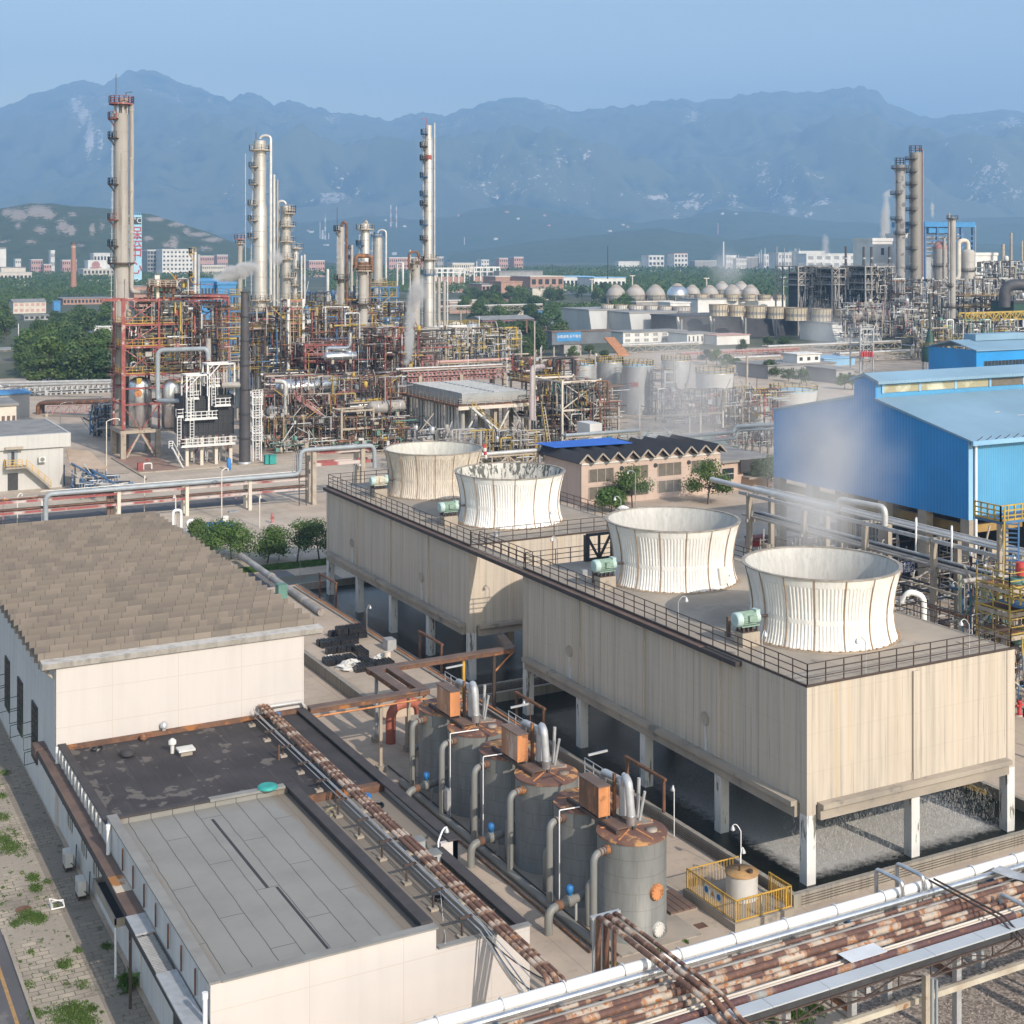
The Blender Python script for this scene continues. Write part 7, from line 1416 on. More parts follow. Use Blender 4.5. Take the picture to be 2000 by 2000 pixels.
holed_rack("holed_beam_rack","long rack with two tiers of red holed beams behind the beige frame",530,778,268,(737,753),.75,(555,600,652,726,776),M_pink,M_beige,PR);holed_rack("holed_beam_rack","far end of the red holed rack behind the fin-fan cooler roof",797,988,266,(728,739),.75,(820,900,985),M_pink,M_beige,PR)
holed_rack("holed_beam_bridge","long grey pipe bridge of white holed beams crossing left of the tall column",-40,222,330,(759,771),1.1,(24,90,169),M_galv,M_galv,((.3,.28,M_pipel,0),(.9,.25,M_pipel,0),(2,.3,M_pipeg,1)),4)
X,Y=gd(-20,332);
for dy,z_ in((0,745),(2,752)):solo("long_pipe",f"long pale pipe above the holed beam bridge, {'upper' if z_==745 else 'lower'} one","pipe",MB().tube([(*gd(-40,333+dy),zd(z_+4,333)),(*gd(218,327+dy),zd(z_-2,327))],.32,10),M_pipel,(X,Y+dy,zd(z_,332)))
t=T("brown_pipe_bridge","rust-brown pipe bridge with truss and drooping bends, left of the red frame","pipe rack",(*gd(150,300),0))
for i,(dx,r_)in enumerate(((0,.42),(1.0,.42),(2,.35))):part(t,"bent_pipe",MB().pipe([(*gd(74+dx*5,298+dx),0),(*gd(74+dx*5,298+dx),zd(788-i,298)),(*gd(225,290+dx),zd(784-i,290))],r_,10,0,1.6),M_brown if i!=0 else M_rust)
part(t,"truss_lattice",MB().truss((*gd(92,294),zd(808,294)),(*gd(225,289),zd(803,289)),1.5,12,.12),M_pink);part(t,"post",MB().cbox(*gd(90,294),0,.7,.7,zd(808,294)),M_beige);part(t,"post",MB().cbox(*gd(175,291),0,.5,.5,zd(806,291)),M_beige)
dcol("dark_drum_bank","bank of dark grey drums at the foot of the tall column",208,16,795,262,M_pipeg,(),None,'dome',ladder=False,cat="vessel");dcol("dark_drum_bank","second dark drum at the foot of the tall column",190,12,800,264,M_dark,(),None,'dome',ladder=False,cat="vessel");tangle("drum_piping",175,228,255,266,790,868,90,[M_pipeg,M_dark,M_galv,M_bluesteel],31,.08,.3)
lt,LX0,LX1,LY0,lz=unit("lattice_stair_tower","pale pinkish lattice stair tower with yellow landings in mid refinery",563,592,276,4,[586,602,616,630,645,658,672,690,708],2,M_white,M_pink,M_ysteel,2,1,colw=.5,cat="stair tower")
unit("blue_yellow_structure","blue steel structure with bright yellow rails left behind the dark chimney",447,474,262,8,[577,606,630,655,690],2,M_bluesteel,M_bluesteel,M_ysteel,2,0);unit("blue_yellow_structure","blue structure with yellow rails below the tall hooped column",520,558,290,10,[612,645],3,M_bluesteel,M_ysteel,M_ysteel,2,0);unit("blue_yellow_structure","blue and yellow structure between the lattice tower and narrow column",594,652,310,10,[607,622,636,650],4,M_bluesteel,M_bluesteel,M_ysteel,2,0);unit("blue_yellow_structure","blue pipe structure below the far silver column",722,778,330,10,[560,580,600,620,640],4,M_bluesteel,M_bluesteel,M_ysteel,2,1);unit("blue_yellow_structure","low blue and yellow pipe deck right of the tall shiny column",862,926,345,9,[666,678,688],4,M_bluesteel,M_ysteel,M_ysteel,2,0);unit("rusty_structure","yellow railed deck at the foot of the hooped column",484,520,282,7,[640,672,706],2,M_beige,M_beige,M_ysteel,2,0)
unit("red_structure","small dark red frame carrying shiny pipes in mid refinery",596,690,272,7,[672,690,704],5,M_red,M_red,M_pink,2,1);unit("red_structure","dark red frame by the foot of the grey crowned column",752,784,276,7,[655,690],2,M_red,M_red,M_pink,2,0);unit("red_structure","small reddish hut frame behind the fin-fan roof",824,850,275,6,[706],2,M_red,M_pink,M_pink,2,0)
tangle("unit_piping",450,700,268,330,600,740,620,MT_rust+[M_bluesteel],41,.06,.4);tangle("unit_piping",590,790,290,350,590,730,460,MT_blue,42,.06,.4);tangle("unit_piping",690,830,270,300,640,738,280,MT_rust,43,.06,.4);tangle("unit_piping",850,1000,300,360,640,722,260,MT_grey+[M_ysteel],44,.06,.35);tangle("unit_piping",560,760,330,420,570,640,220,MT_blue,45,.08,.5)
solo("shiny_pipes","shiny silver double-bend pipe above the small dark red frame","pipe",MB().pipe([(*gd(684,270),zd(650,270)),(*gd(684,270),zd(680,270)),(*gd(638,270),zd(680,270)),(*gd(638,270),zd(690,270))],.42,12,0,.9).pipe([(*gd(686,271),zd(685,271)),(*gd(650,271),zd(685,271)),(*gd(650,271),zd(694,271))],.32,12,0,.7),M_silver,(*gd(660,270),zd(690,270)));vessel("shiny_exchanger","shiny horizontal vessel on the small dark red frame",665,696,270,6,.85,M_silver);
for px,w_,la in((861,40,"white round tank with yellow top rail, left of two, right of the tall column"),(890,44,"white round tank with yellow top rail, right of two")):
 X,Y=gd(px,500);r_=w_*500/FOC/2;t=T("white_tank",la,"tank",(X,Y,0));zt=zd(634,500);part(t,"shell",MB().lathe(X,Y,[(r_,0),(r_,zt),(.1,zt+1.2)],32),M_whitew);part(t,"railing",MB().rail([(X+r_*math.cos(i*.393),Y+r_*math.sin(i*.393),zt)for i in range(17)],1.2,2,.08),M_ysteel)
for px,w_,yt in((920,34,632),(950,42,640)):
 X,Y=gd(px,510);r_=w_*510/FOC/2;t=T("grey_tank",f"pale grey round tank beside the trees, {'nearer the white tanks' if px==920 else 'half hidden by trees'}","tank",(X,Y,0));zt=zd(yt,510);part(t,"shell",MB().lathe(X,Y,[(r_,0),(r_,zt),(.1,zt+1)],28),M_tankg);part(t,"railing",MB().rail([(X+r_*math.cos(i*.393),Y+r_*math.sin(i*.393),zt)for i in range(17)],1.2,2,.08),M_ysteel)
g0,g1=gd(884,400),gd(1006,372);t=T("blue_conveyor","long blue truss conveyor gallery sloping towards the fin-fan cooler","conveyor",(*g0,0));za,zb=zd(685,400),zd(692,372)
part(t,"gallery_truss_lattice",MB().truss((*g0,za-2.4),(*g1,zb-2.4),2.2,16,.3),M_bluesteel);part(t,"roof",MB().bar((*g0,za),(*g1,zb),3.4,.3),M_bluesteel);part(t,"gallery_side",MB().bar((g0[0],g0[1]+1,za-1.2),(g1[0],g1[1]+1,zb-1.2),.2,2.0),M_bluesteel)
for s in(0.05,.5,.95):p=Vector((*g0,0)).lerp(Vector((*g1,0)),s);part(t,"trestle",MB().bar((p.x-.8,p.y,0),(p.x,p.y,za-2.4),.3).bar((p.x+.8,p.y,0),(p.x,p.y,za-2.4),.3),M_bluesteel)
fY=214.0;fX0=onY(903,fY);fX1=onY(1028,fY);fYb=onX(798,fX0);dm=dep(fX0,fY);zt=zd(770,dm);t=T("fin_fan_cooler","big fin-fan cooler deck with grey louvred top and a row of bent pipes","air cooler",((fX0+fX1)/2,fY,0))
part(t,"fan_box",MB().box(fX0,fX1,fY,fYb,zt-1.7,zt),mk("louvre_grey",(.36,.375,.37),(.29,.30,.30),.3,rough=.55));k=MB()
for i in range(3):x=fX0+(fX1-fX0)*i/2;k.box(x-.08,x+.08,fY+.1,fYb-.1,zt+.003,zt+.16)
for i in range(13):y=fY+(fYb-fY)*(i+.5)/13;k.box(fX0+.1,fX1-.1,y-.07,y+.07,zt+.004,zt+.12)
for i in range(13):y=fY+(fYb-fY)*i/12;k.box(fX0-.1,fX0-.003,y-.1,y+.1,zt-1.7,zt)
part(t,"louvre_frame",k,M_galv);part(t,"walkway",MB().box(fX0-1.5,fX1+1.5,fY-1.5,fYb+1,zt-2.1,zt-1.75),M_rust);part(t,"walkway_edge",MB().box(fX0-1.5,fX1+1.5,fY-1.6,fY-1.503,zt-2.5,zt-1.9),M_cream);part(t,"railing",MB().rail([(fX0-1.4,fYb,zt-1.75),(fX0-1.4,fY-1.4,zt-1.75),(fX1+1.4,fY-1.4,zt-1.75)],1.1,1.6,.045),M_beige)
nb=17;zb=zt-8.2
for i in range(nb):
 y=fY+1.0+(fYb-fY-2)*i/(nb-1);part(t,"bent_pipe",MB().pipe([(fX0-.2,y,zt-2.0),(fX0-.2,y,zb+.8),(fX0-1.6,y,zb+.3)],.19,8,0,.7),M_pipel)
part(t,"header_pipe",MB().tube([(fX0-2.0,fY-.8,zb),(fX0-2.0,fYb,zb)],.62,16),M_pipeg)
for i in range(5):
 y=fY+(fYb-fY)*i/4
 for x in(fX0,fX1,(fX0+fX1)/2):part(t,"leg",MB().box(x-.3,x+.3,y-.3,y+.3,0,zt-2.1),M_beige if x!=fX0 else M_colc)
for z in(zb-1.3,zb-4):part(t,"side_girder",MB().box(fX0-.35,fX0+.35,fY+.3,fYb,z-.6,z),M_colc);part(t,"front_girder",MB().box(fX0+.3,fX1-.3,fY-.25,fY+.25,z-.4,z),M_beige)
xs=[fX0+(fX1-fX0)*i/4 for i in range(5)]
for a,b_ in zip(xs,xs[1:]):part(t,"brace",MB().bar((a,fY-.3,zb+.6 if xs.index(a)%2==0 else zt-2.2),(b_,fY-.3,zt-2.2 if xs.index(a)%2==0 else zb+.6),.28),M_white)
part(t,"floor_slab",MB().box(fX0+.4,fX1+1.4,fY-1.2,fYb,zb-.1,zb+.1),M_beige);part(t,"floor_railing",MB().rail([(fX0,fY-1.2,zb+.1),(fX1+1.4,fY-1.2,zb+.1)],1.1,1.4,.04),M_ysteel)
def stair(par,p,q,wv,n,m,rm):
 p,q,wv=Vector(p),Vector(q),Vector(wv);b=MB().bar(p-wv,q-wv,.12,.3).bar(p+wv,q+wv,.12,.3)
 for i in range(n):c=p.lerp(q,(i+.5)/n);b.bar(c-wv,c+wv,.3,.05)
 o=part(par,"stair",b,m);part(o,"handrail",MB().rail([tuple(p-wv),tuple(q-wv)],1.0,1.2,.045,0,1),rm);return o
stair(t,(fX0+.6,fY-2.0,zt-2.0),(fX0+8,fY-2.0,zb+.1),(0,.45,0),18,M_white,M_ysteel);stair(t,(fX1-.5,fY-2.6,zb),(fX1-6,fY-2.6,zb-4.5),(0,.45,0),14,M_white,M_ysteel);stair(t,(fX0+4,fY-2.6,zb-3.5),(fX0+8,fY-2.6,.2),(0,.45,0),10,M_white,M_ysteel)
tangle("cooler_piping",905,1030,212,232,842,905,200,MT_grey+[M_beige,M_ysteel],51,.06,.3);tangle("cooler_piping",790,905,215,240,840,880,100,MT_grey,52,.08,.3)
solo("rusty_flue","tall rust-streaked flue pipe bending over at the top, right of the fin-fan cooler","pipe",MB().pipe([(*gd(1060,226),zd(716,226)),(*gd(1040,212),zd(718,212)),(*gd(1040,212),zd(820,212))],.42,14,0,1.6).tube([(*gd(1040,212),zd(820,212)),(*gd(1040,212),zd(775,212)),(*gd(1040,212),zd(768,212))],[.52,.52,.42],14),mk("pink_rust_flue",(.50,.43,.42),(.40,.31,.30),.5,(1,1,.4),spot=(.25,.14,.11),sp_sc=.8,sp_lo=.6,sp_hi=.68),(*gd(1040,212),zd(820,212)))
stackpole("grey_pole","tall thin grey pole behind the rusty flue",1044,627,822,205,3.2,3,[M_pipeg],1,"pole");stackpole("red_pole","thin red-tipped pole beside the tall grey pole",1029,627,650,400,1.6,1.4,[M_pink],1,"pole")
for px,yt,yb,d,la in((990,690,742,262,"thin white lamp pole behind the fin-fan cooler"),(914,692,718,300,"short white vent post behind the fin-fan cooler"),(1056,678,712,290,"thin pale mast beside the small yellow platform"),(36,632,668,440,"white lamp pole in front of the wood"),(936,618,660,430,"white pole by the green belt")):stackpole("lamp_pole",la,px,yt,yb+25,d,2,1.6,[M_whitew],1,"pole")
unit("beige_portal","open beige portal frame with white braces and green equipment",1098,1172,236,9,[743,798],2,M_cream,M_cream,M_beige,2,1,decks=False,colw=.32);unit("rusty_structure","rusty pipe deck left of the beige portal frame",1040,1100,244,8,[745,785,812],3,M_beige,M_rust,M_ysteel,2,1);unit("rusty_structure","low rusty walkway deck right of the beige portal frame",1140,1208,240,6,[785,800],3,M_beige,M_rust,M_beige,2,0);unit("rusty_structure","yellow railed top deck beside the tall grey pole",1050,1090,262,6,[712,730],2,M_pipeg,M_rust,M_ysteel,2,0)
tangle("unit_piping",1040,1175,236,250,745,868,330,MT_rust+[M_green,M_dark],61,.06,.3);tangle("pump_row",1175,1420,225,245,825,860,240,[M_teal,M_green,M_galv,M_pipeg,M_bluep],62,.08,.3,.1,3);tangle("unit_piping",1000,1100,250,290,700,745,130,MT_rust,63,.06,.5)
dcol("pale_column","short pale column standing inside the beige portal frame",1115,10,752,240,M_pipel,(),None,'dome',ladder=False);dcol("green_column","slim green equipment column inside the beige portal frame",1129,4,768,239,M_green,(),None,'flat',ladder=False,bands=0)
solo("white_cabin","white box cabin on the pump yard below the beige portal frame","cabin",MB().box(*(lambda a,b_:(a,onY(1176,b_),b_,b_+4))(*gd(1152,222)),0,zd(828,222)),M_whitew,(*gd(1164,222),0))
stair(T("ladder_stair","steep yellow-green ladder stair left of the beige portal frame","stair",(*gd(1068,226),0)),(*gd(1060,228),zd(795,228)),(*gd(1079,224),.2),(.3,0,.0),20,M_beige,M_ysteel)
def tank(px,w_,ytop,d,label,m=None,num=None,ymid=None,rl=M_ysteel,roof=M_tankg,ladder=True):
 m=m or M_tankg;X,Y=gd(px,d);r_=w_*d/FOC/2;zt=zd(ytop,d);t=T("storage_tank",label,"tank",(X,Y,0));part(t,"shell",MB().lathe(X,Y,[(r_,0),(r_,zt)],40,0,True,False),m);b=MB()
 for i in range(1,5):b.ring(X,Y,zt*i/5,r_-.02,r_+.03,.06,40)
 part(t,"seam_trim",b,M_galv);part(t,"roof",MB().lathe(X,Y,[(r_+.05,zt-.1),(r_+.05,zt+.05),(.01,zt+r_*.12)],40),roof);part(t,"railing",MB().rail([(X+r_*math.cos(i*.314),Y+r_*math.sin(i*.314),zt+.05)for i in range(21)],1.15,1.5,.05,0,1,.2),rl)
 if ladder:
  s=MB();a0=TOCAM+1.35
  for i in range(20):a=a0-i*.055;z=zt*(1-i/20);s.box(*(lambda x,y:(x-.3,x+.3,y-.3,y+.3))(X+(r_+.35)*math.cos(a),Y+(r_+.35)*math.sin(a)),z-.08,z)
  s.tube([(X+(r_+.65)*math.cos(a0-i*.055),Y+(r_+.65)*math.sin(a0-i*.055),zt*(1-i/20))for i in range(20)],.06,5);part(t,"spiral_stair_lattice",s,M_beige)
 if num:
  p=Vector((X,Y,zd(ymid,d)))-FV*(r_+.05)-RV*r_*.35*(1 if num!="512" else .6);text(t,"red_lettering",num,1.3 if num!="512" else 2.4,tuple(p),M_redpaint,R(90),-ALPHA-.3)
 return t
tank(1191,52,707,308,"tall silver storage tank beside the beige portal frame, first of the big pair");tank(1246,60,714,300,"tall silver storage tank with a faint red number, second of the big pair",None,"108",748,roof=M_paleblue);tank(1320,56,704,330,"silver storage tank veiled by steam behind a lattice mast");tank(1396,74,728,285,"wide pale storage tank veiled by steam with a stair on its side",mk("pale_tank",(.50,.49,.475),(.43,.42,.41),.3));tank(1449,32,768,280,"small beige-grey tank with yellow railed top, left of the numbered tank",M_colc);tank(1484,38,774,276,"small silver tank marked with a red number",None,"512",783,roof=M_paleblue,ladder=False);tank(1550,92,762,290,"broad pale tank with a blue-grey roof and yellow stair, by the low office",mk("pale_tank",(.5,.49,.475),(.43,.42,.41),.3),roof=M_paleblue);tank(1136,48,712,325,"low grey tank with a white and blue rim in front of the banner gallery",None,None,None,M_ysteel,M_paleblue,False)
unit("lattice_mast","grey lattice stair mast in front of the veiled silver tank",1298,1320,292,5,[725,745,765,785],2,M_galv,M_galv,M_beige,2,1,cat="tower");stackpole("beige_post","tall beige lamp post in front of the veiled tanks",1317,690,830,280,3.4,3,[M_beige],1,"post");stackpole("rust_post","tall rusty post behind the small tanks",1459,695,770,330,5,4.5,[M_beige],1,"post");tangle("tank_piping",1280,1510,262,292,760,830,260,MT_rust+[M_bluep],71,.06,.3);tangle("tank_top_piping",1420,1520,272,284,765,785,70,[M_ysteel,M_beige,M_galv],72,.05,.12)
b0=gd(1078,455);b1x=onY(1193,b0[1]);t=T("banner_gallery","dark grey conveyor gallery carrying a blue banner with white characters","conveyor",(*b0,0));za,zb=zd(664,455),zd(653,455)
part(t,"gallery_body",MB().box(b0[0],b1x,b0[1],b0[1]+3.5,za-1.6,zb+.6),mk("slate_cladding",(.13,.15,.17),(.10,.115,.13),.3));part(t,"roof",MB().box(b0[0]-.3,b1x+.3,b0[1]-.3,b0[1]+3.8,zb+.603,zb+1.0),M_brown)
xa,xb=onY(1087,b0[1]),onY(1135,b0[1]);part(t,"banner",MB().box(xa,xb,b0[1]-.1,b0[1]-.003,za-.6,zb+.55),M_blueroof);text(t,"banner_lettering","永葆激情 永不懈怠",1.5*.72,((xa+xb)/2,b0[1]-.14,(za-.6+zb+.55)/2),M_whitew)
for px in(1086,1110,1138,1158):x=onY(px,b0[1]);part(t,"trestle",MB().bar((x,b0[1]+1.5,0),(x,b0[1]+1.5,za-1.6),.5),M_pipeg)
part(t,"lower_house",MB().box(onY(1103,b0[1]),onY(1134,b0[1]),b0[1]+.5,b0[1]+4,zd(692,455),za-1.61),M_grp);solo("rusty_chute","rust-orange sloping chute at the end of the banner gallery","chute",MB().bar((*gd(1190,440),zd(660,440)),(*gd(1218,415),zd(693,415)),3.2,.5),M_orange,(*gd(1200,430),0));
dcol("white_pipe_post","white elbowed vent pipe under the banner gallery",1164,5,690,420,M_pipel,(),None,'flat',ladder=False,bands=0,cat="vent pipe")
def bridge(label,p0,p1,d,y0,y1,pipes,posts,m=M_beige):
 a,b_=gd(p0,d),gd(p1,d);b_=(onY(p1,a[1]),a[1]);dmid=dep((a[0]+b_[0])/2,a[1]);z=zd((y0+y1)/2,dmid);t=T("pipe_bridge",label,"pipe rack",((a[0]+b_[0])/2,a[1],0))
 part(t,"bridge_truss_lattice",MB().truss((a[0],a[1],z-2.0),(b_[0],a[1],z-2.0),1.9,max(6,int((b_[0]-a[0])/3)),.16),m)
 for i,(dy,r_,mm)in enumerate(pipes):part(t,"bridge_pipe",MB().tube([(a[0],a[1]+dy,z+r_),(b_[0],a[1]+dy,z+r_)],r_,8),mm)
 for px in posts:x=onY(px,a[1]);part(t,"post",MB().box(x-.3,x+.3,a[1]-.2,a[1]+.4,0,z-2.0),m)
 return t
PB=((.2,.4,M_pipel),(1.2,.25,M_pink),(2.0,.35,M_pipeg),(3,.3,M_galv));bridge("pale pipe bridge in front of the long white office, left part",1215,1365,470,672,676,PB,(1240,1300,1360));bridge("pinkish pipe bridge across the green belt towards the low office",1330,1560,440,684,690,((.2,.3,M_pink),(1,.3,M_pipel),(2,.3,M_pipeg)),(1370,1450,1540),M_pink);bridge("holed pipe bridge above the small trees by the low office",1415,1525,420,697,703,PB,(1418,1518));bridge("long pipe bridge below the dark cooling bank, right part",1500,1760,460,671,676,PB,(1560,1640,1720));bridge("grey pipe bridge right of the lattice hoist tower",1640,1910,430,684,690,PB,(1700,1780,1850));bridge("pale pipe bridge behind the pinkish works",860,1060,640,596,600,PB,(900,980));bridge("pale pipe bridge behind the cooling stacks on the far right",1560,1800,620,592,596,PB,(1600,1700,1790));bridge("silver pipe bridge leading from the fin-fan cooler to the beige workshop",930,1110,196,882,890,((.2,.3,M_pipel),(1,.2,M_galv)),(960,1040,1100));bridge("pale blue pipe bridge behind the beige workshop, left part",1105,1250,212,846,852,((.2,.28,M_bluep),(1,.2,M_bluep)),(1112,1240));bridge("low brown pipe bridge behind the fin-fan cooler roof",850,1050,300,703,709,((.2,.3,M_pinkf),(1,.3,M_pipeg)),(880,960,1040))
solo("blue_bent_pipe","long pale-blue pipe stepping up behind the beige workshop towards the blue shed","pipe",MB().pipe([(*gd(1250,222),zd(860,222)),(*gd(1432,212),zd(844,212)),(*gd(1437,212),zd(833,212)),(*gd(1530,208),zd(828,208))],.32,10,0,.7),M_bluep,(*gd(1400,192),0));solo("blue_bent_pipe","second pale-blue pipe below the stepping pipe","pipe",MB().pipe([(*gd(1300,220),zd(868,220)),(*gd(1436,212),zd(856,212)),(*gd(1442,212),zd(840,212)),(*gd(1530,208),zd(837,208))],.24,10,0,.6),M_bluep,(*gd(1400,193),0));unit("red_pipe_structure","reddish low pipe frame left of the blue shed",1440,1530,232,6,[846,858],4,M_beige,M_red,M_ysteel,2,0,decks=False);tangle("unit_piping",1420,1530,225,240,835,875,120,MT_grey+[M_bluep],74,.06,.2)
stackpole("conc_post","tall concrete post in the pump yard, left one",1249,790,850,226,3.2,3.2,[M_cream],1,"post");
for px,yt,yb in((1347,815,860),(1368,805,858),(1412,802,835)):stackpole("conc_post",{1347:"concrete portal post in the pump yard, middle one",1368:"thin white post in the pump yard",1412:"concrete portal post in the pump yard near the small tanks"}[px],px,yt,yb,224,3,3,[M_cream],1,"post")
solo("portal_beam","long pale overhead beam across the pump yard","beam",MB().bar((*gd(1175,238),zd(818,238)),(*gd(1412,228),zd(806,228)),.3),M_beige,(*gd(1300,232),zd(812,232)))
M_frp=mk("cream_stack",(.58,.51,.38),(.49,.43,.325),.3,(1,1,.3));M_frpw=mk("white_stack_far",(.66,.65,.61),(.57,.56,.53),.3)
def bank(label,rows,d,m,wall,side=None):
 for p0,p1,y0,y1,la in rows:
  X,Y=gd((p0+p1)/2,d);r_=(p1-p0)*d/FOC/2;z0,z1=zd(y1,d)-r_*.25,zd(y0,d);t=T("far_fan_stack",la,"fan stack",(X,Y,z0),label);b=MB().lathe(X,Y,[(r_*.93,z0),(r_*.88,z0+(z1-z0)*.35),(r_,z1)],36,0,True,False);part(t,"shell",b,m);part(t,"inner_lining",MB().lathe(X,Y,[(r_*.97,z1),(r_*.85,z0)],36,0,True,False),M_grp)
  part(t,"panel_seam_trim",(lambda mb:[mb.ring(X,Y,z1,r_*.98,r_*1.03,.15,36)]+[mb.bar((X+r_*.94*math.cos(i*.349),Y+r_*.94*math.sin(i*.349),z0),(X+r_*1.0*math.cos(i*.349),Y+r_*1.0*math.sin(i*.349),z1),.12)for i in range(18)]and mb)(MB()),M_seam)
O=("first","second","third","fourth","fifth","sixth")
bank("white far fan stacks",[(a,b_,595+i*.8,606+i,f"{O[i]} from the left of the white far fan stacks")for i,(a,b_)in enumerate(((1174,1199),(1200,1226),(1227,1258),(1259,1285),(1286,1313),(1313,1349)))],585,M_frpw,None)
bank("cream fan stacks of the back row",[(a,b_,575+i*.3,584,f"{O[i]} from the left of the cream fan stacks in the back row")for i,(a,b_)in enumerate(((1356,1383),(1387,1413),(1416,1443),(1450,1476),(1480,1505),(1510,1533)))],720,M_frp,None)
bank("cream fan stacks of the front row",[(a,b_,595+i*1.6,612+i*2,f"{O[i]} from the left of the cream fan stacks in the front row")for i,(a,b_)in enumerate(((1385,1422),(1423,1454),(1456,1496),(1498,1532),(1532,1577),(1584,1625)))]+[(1630,1671,605,624,"last cream fan stack of the front row, nearest the mottled column")],540,M_frp,None)
M_pbw=mk('pale_bank_wall',(.47,.47,.455),(.40,.40,.39),.2,(1,1,.3))
def blockb(name,label,p0,p1,yt,d,depth,wall,roof=None,batter=0,cat="cooling tower",extra=None):
 X0,Y0=gd(p0,d);X1=onY(p1,Y0);zt=zd(yt,dep((X0+X1)/2,Y0));t=T(name,label,cat,((X0+X1)/2,Y0,0));part(t,"louvre_wall",MB().add([(X0,Y0-batter,0),(X1,Y0-batter,0),(X1,Y0,zt),(X0,Y0,zt),(X0,Y0+depth,0),(X1,Y0+depth,0),(X1,Y0+depth,zt),(X0,Y0+depth,zt)],[(0,1,2,3),(1,5,6,2),(4,0,3,7),(5,4,7,6)]),wall);part(t,"top_deck",MB().box(X0-.3,X1+.3,Y0-.3,Y0+depth+.3,zt,zt+.5),roof or M_grp)
 if extra:extra(t,X0,X1,Y0,zt)
 return t
def louv(m):
 def f(t,X0,X1,Y0,zt):
  k=MB();n=max(2,int((X1-X0)/14))
  for i in range(12):k.box(X0,X1,Y0-2.2*(1-i/12)-.3,Y0-2.2*(1-i/12)-.05,zt*i/12,zt*i/12+.12)
  part(t,"louvre_slat",k,M_galv if m else M_dark)
  for i in range(n+1):x=X0+(X1-X0)*i/n;part(t,"pier",MB().bar((x,Y0-2.6,0),(x,Y0-.4,zt),.8),M_cream);part(t,"pier_post",MB().box(x-.4,x+.4,Y0-3.3,Y0-2.6,0,zt*.9),M_grp)
 return f
blockb("far_cooling_bank","white-walled far cooling bank under the white fan stacks, left cell",1150,1226,606,575,22,M_pbw,M_grp,2.5);blockb("far_cooling_bank","white-walled far cooling bank under the white fan stacks, right cell",1229,1322,611,565,22,M_pbw,M_grp,2.5);blockb("far_cooling_bank","dark louvred cooling bank under the cream front fan stacks",1322,1622,615,548,18,mk("dark_louvre",(.06,.062,.07),(.04,.042,.05),.4),M_dark,2.4,"cooling tower",louv(0));blockb("far_cooling_bank","pale end wall of the dark louvred cooling bank",1623,1712,632,530,18,M_frpw,M_grp,3)
blockb("far_cooling_bank","long low white cooling bank under the back row of cream stacks",1363,1534,584,710,16,M_whitew,M_grp,0);blockb("white_shed","plain white shed below the shiny sphere",1309,1348,592,640,10,M_whitew,M_whitew,0,"building");blockb("yard_wall","low pale wall below the spheres",1243,1315,590,650,4,M_grp,M_cream,0,"wall")
for i,(px,py,w_,d,sh)in enumerate(((1203,577,38,800,0),(1241,577,38,800,0),(1280,577,38,800,0),(1323,577,42,770,1),(1352,574,32,830,0),(1386,577,36,800,0),(1410,566,30,900,0),(1430,575,34,810,0),(1447,566,30,900,0),(1466,575,34,810,0))):
 X,Y=gd(px,d);r_=w_*d/FOC/2;z=max(r_+2,zd(py,d));t=T("gas_sphere",("big beige gas sphere, first from the left","big beige gas sphere, second from the left","big beige gas sphere, third from the left","shiny silver gas sphere among the beige ones","beige gas sphere just right of the shiny one","beige gas sphere behind the first cream stacks","small gas sphere of the back row, left one","gas sphere behind the third cream stack","small gas sphere of the back row, right one","gas sphere behind the fourth cream stack, last of the row")[i],"gas sphere",(X,Y,0),"gas spheres")
 part(t,"shell",MB().ball(X,Y,z,r_,28,18),M_silver if sh else mk("sphere_beige",(.44,.40,.36),(.36,.325,.29),.2));part(t,"crown_cap",MB().lathe(X,Y,[(r_*.55,z+r_*.86),(r_*.3,z+r_*1.08),(.3,z+r_*1.15)],14),M_beige);part(t,"equator_ring",MB().ring(X,Y,z,r_,r_+.5,.3,28),M_beige)
 part(t,"stair_flight",MB().bar(tuple(Vector((X,Y,z))-RV*r_*1.05),tuple(Vector((X,Y,z+r_*1.05))),.5),M_cream)
 for j in range(8):a=j*math.pi/4;part(t,"leg",MB().tube([(X+r_*.97*math.cos(a),Y+r_*.97*math.sin(a),0),(X+r_*.97*math.cos(a),Y+r_*.97*math.sin(a),z)],.35,6),M_beige)
for px,yt,d,la in((1235,538,900,"pale post with a crosshead behind the second sphere"),(1380,543,850,"pale post with a crosshead among the spheres"),(1530,541,800,"pale post with a crosshead by the last cream stack"),(1156,545,900,"pale post with a crosshead in the trees left of the spheres")):
 t=stackpole("crosshead_post",la,px,yt,600,d,3,2.6,[M_cream],1,"post");X,Y=gd(px,d);part(t,"crosshead",MB().cbox(X,Y,zd(yt,d)-.4,4,.5,.5),M_cream)
for p0,p1,d,ys,la,sd in((1559,1625,560,[520,532,545,556],"hazy dark furnace frame, left block",81),(1625,1690,555,[524,540,555],"hazy dark furnace frame, middle block with stacks",82),(1690,1750,550,[520,535,552,565],"hazy dark furnace frame, right block behind the mottled column",83)):
 unit("furnace_structure",la,p0,p1,d,14,ys,6,M_pipeg,M_pipeg,M_galv,2,1,colw=.5);tangle("furnace_piping",p0,p1,d+1,d+14,522,610,260,MT_grey+[M_pipeg,M_dark],sd,.12,.6);X0,Y0=gd(p0+6,d+6);solo("furnace_box","dark furnace casing inside the "+la.replace("hazy dark furnace frame, ",""),"furnace",MB().box(X0,onY(p1-6,Y0),Y0,Y0+8,4,zd(535,d)),M_brun,(X0,Y0,0))
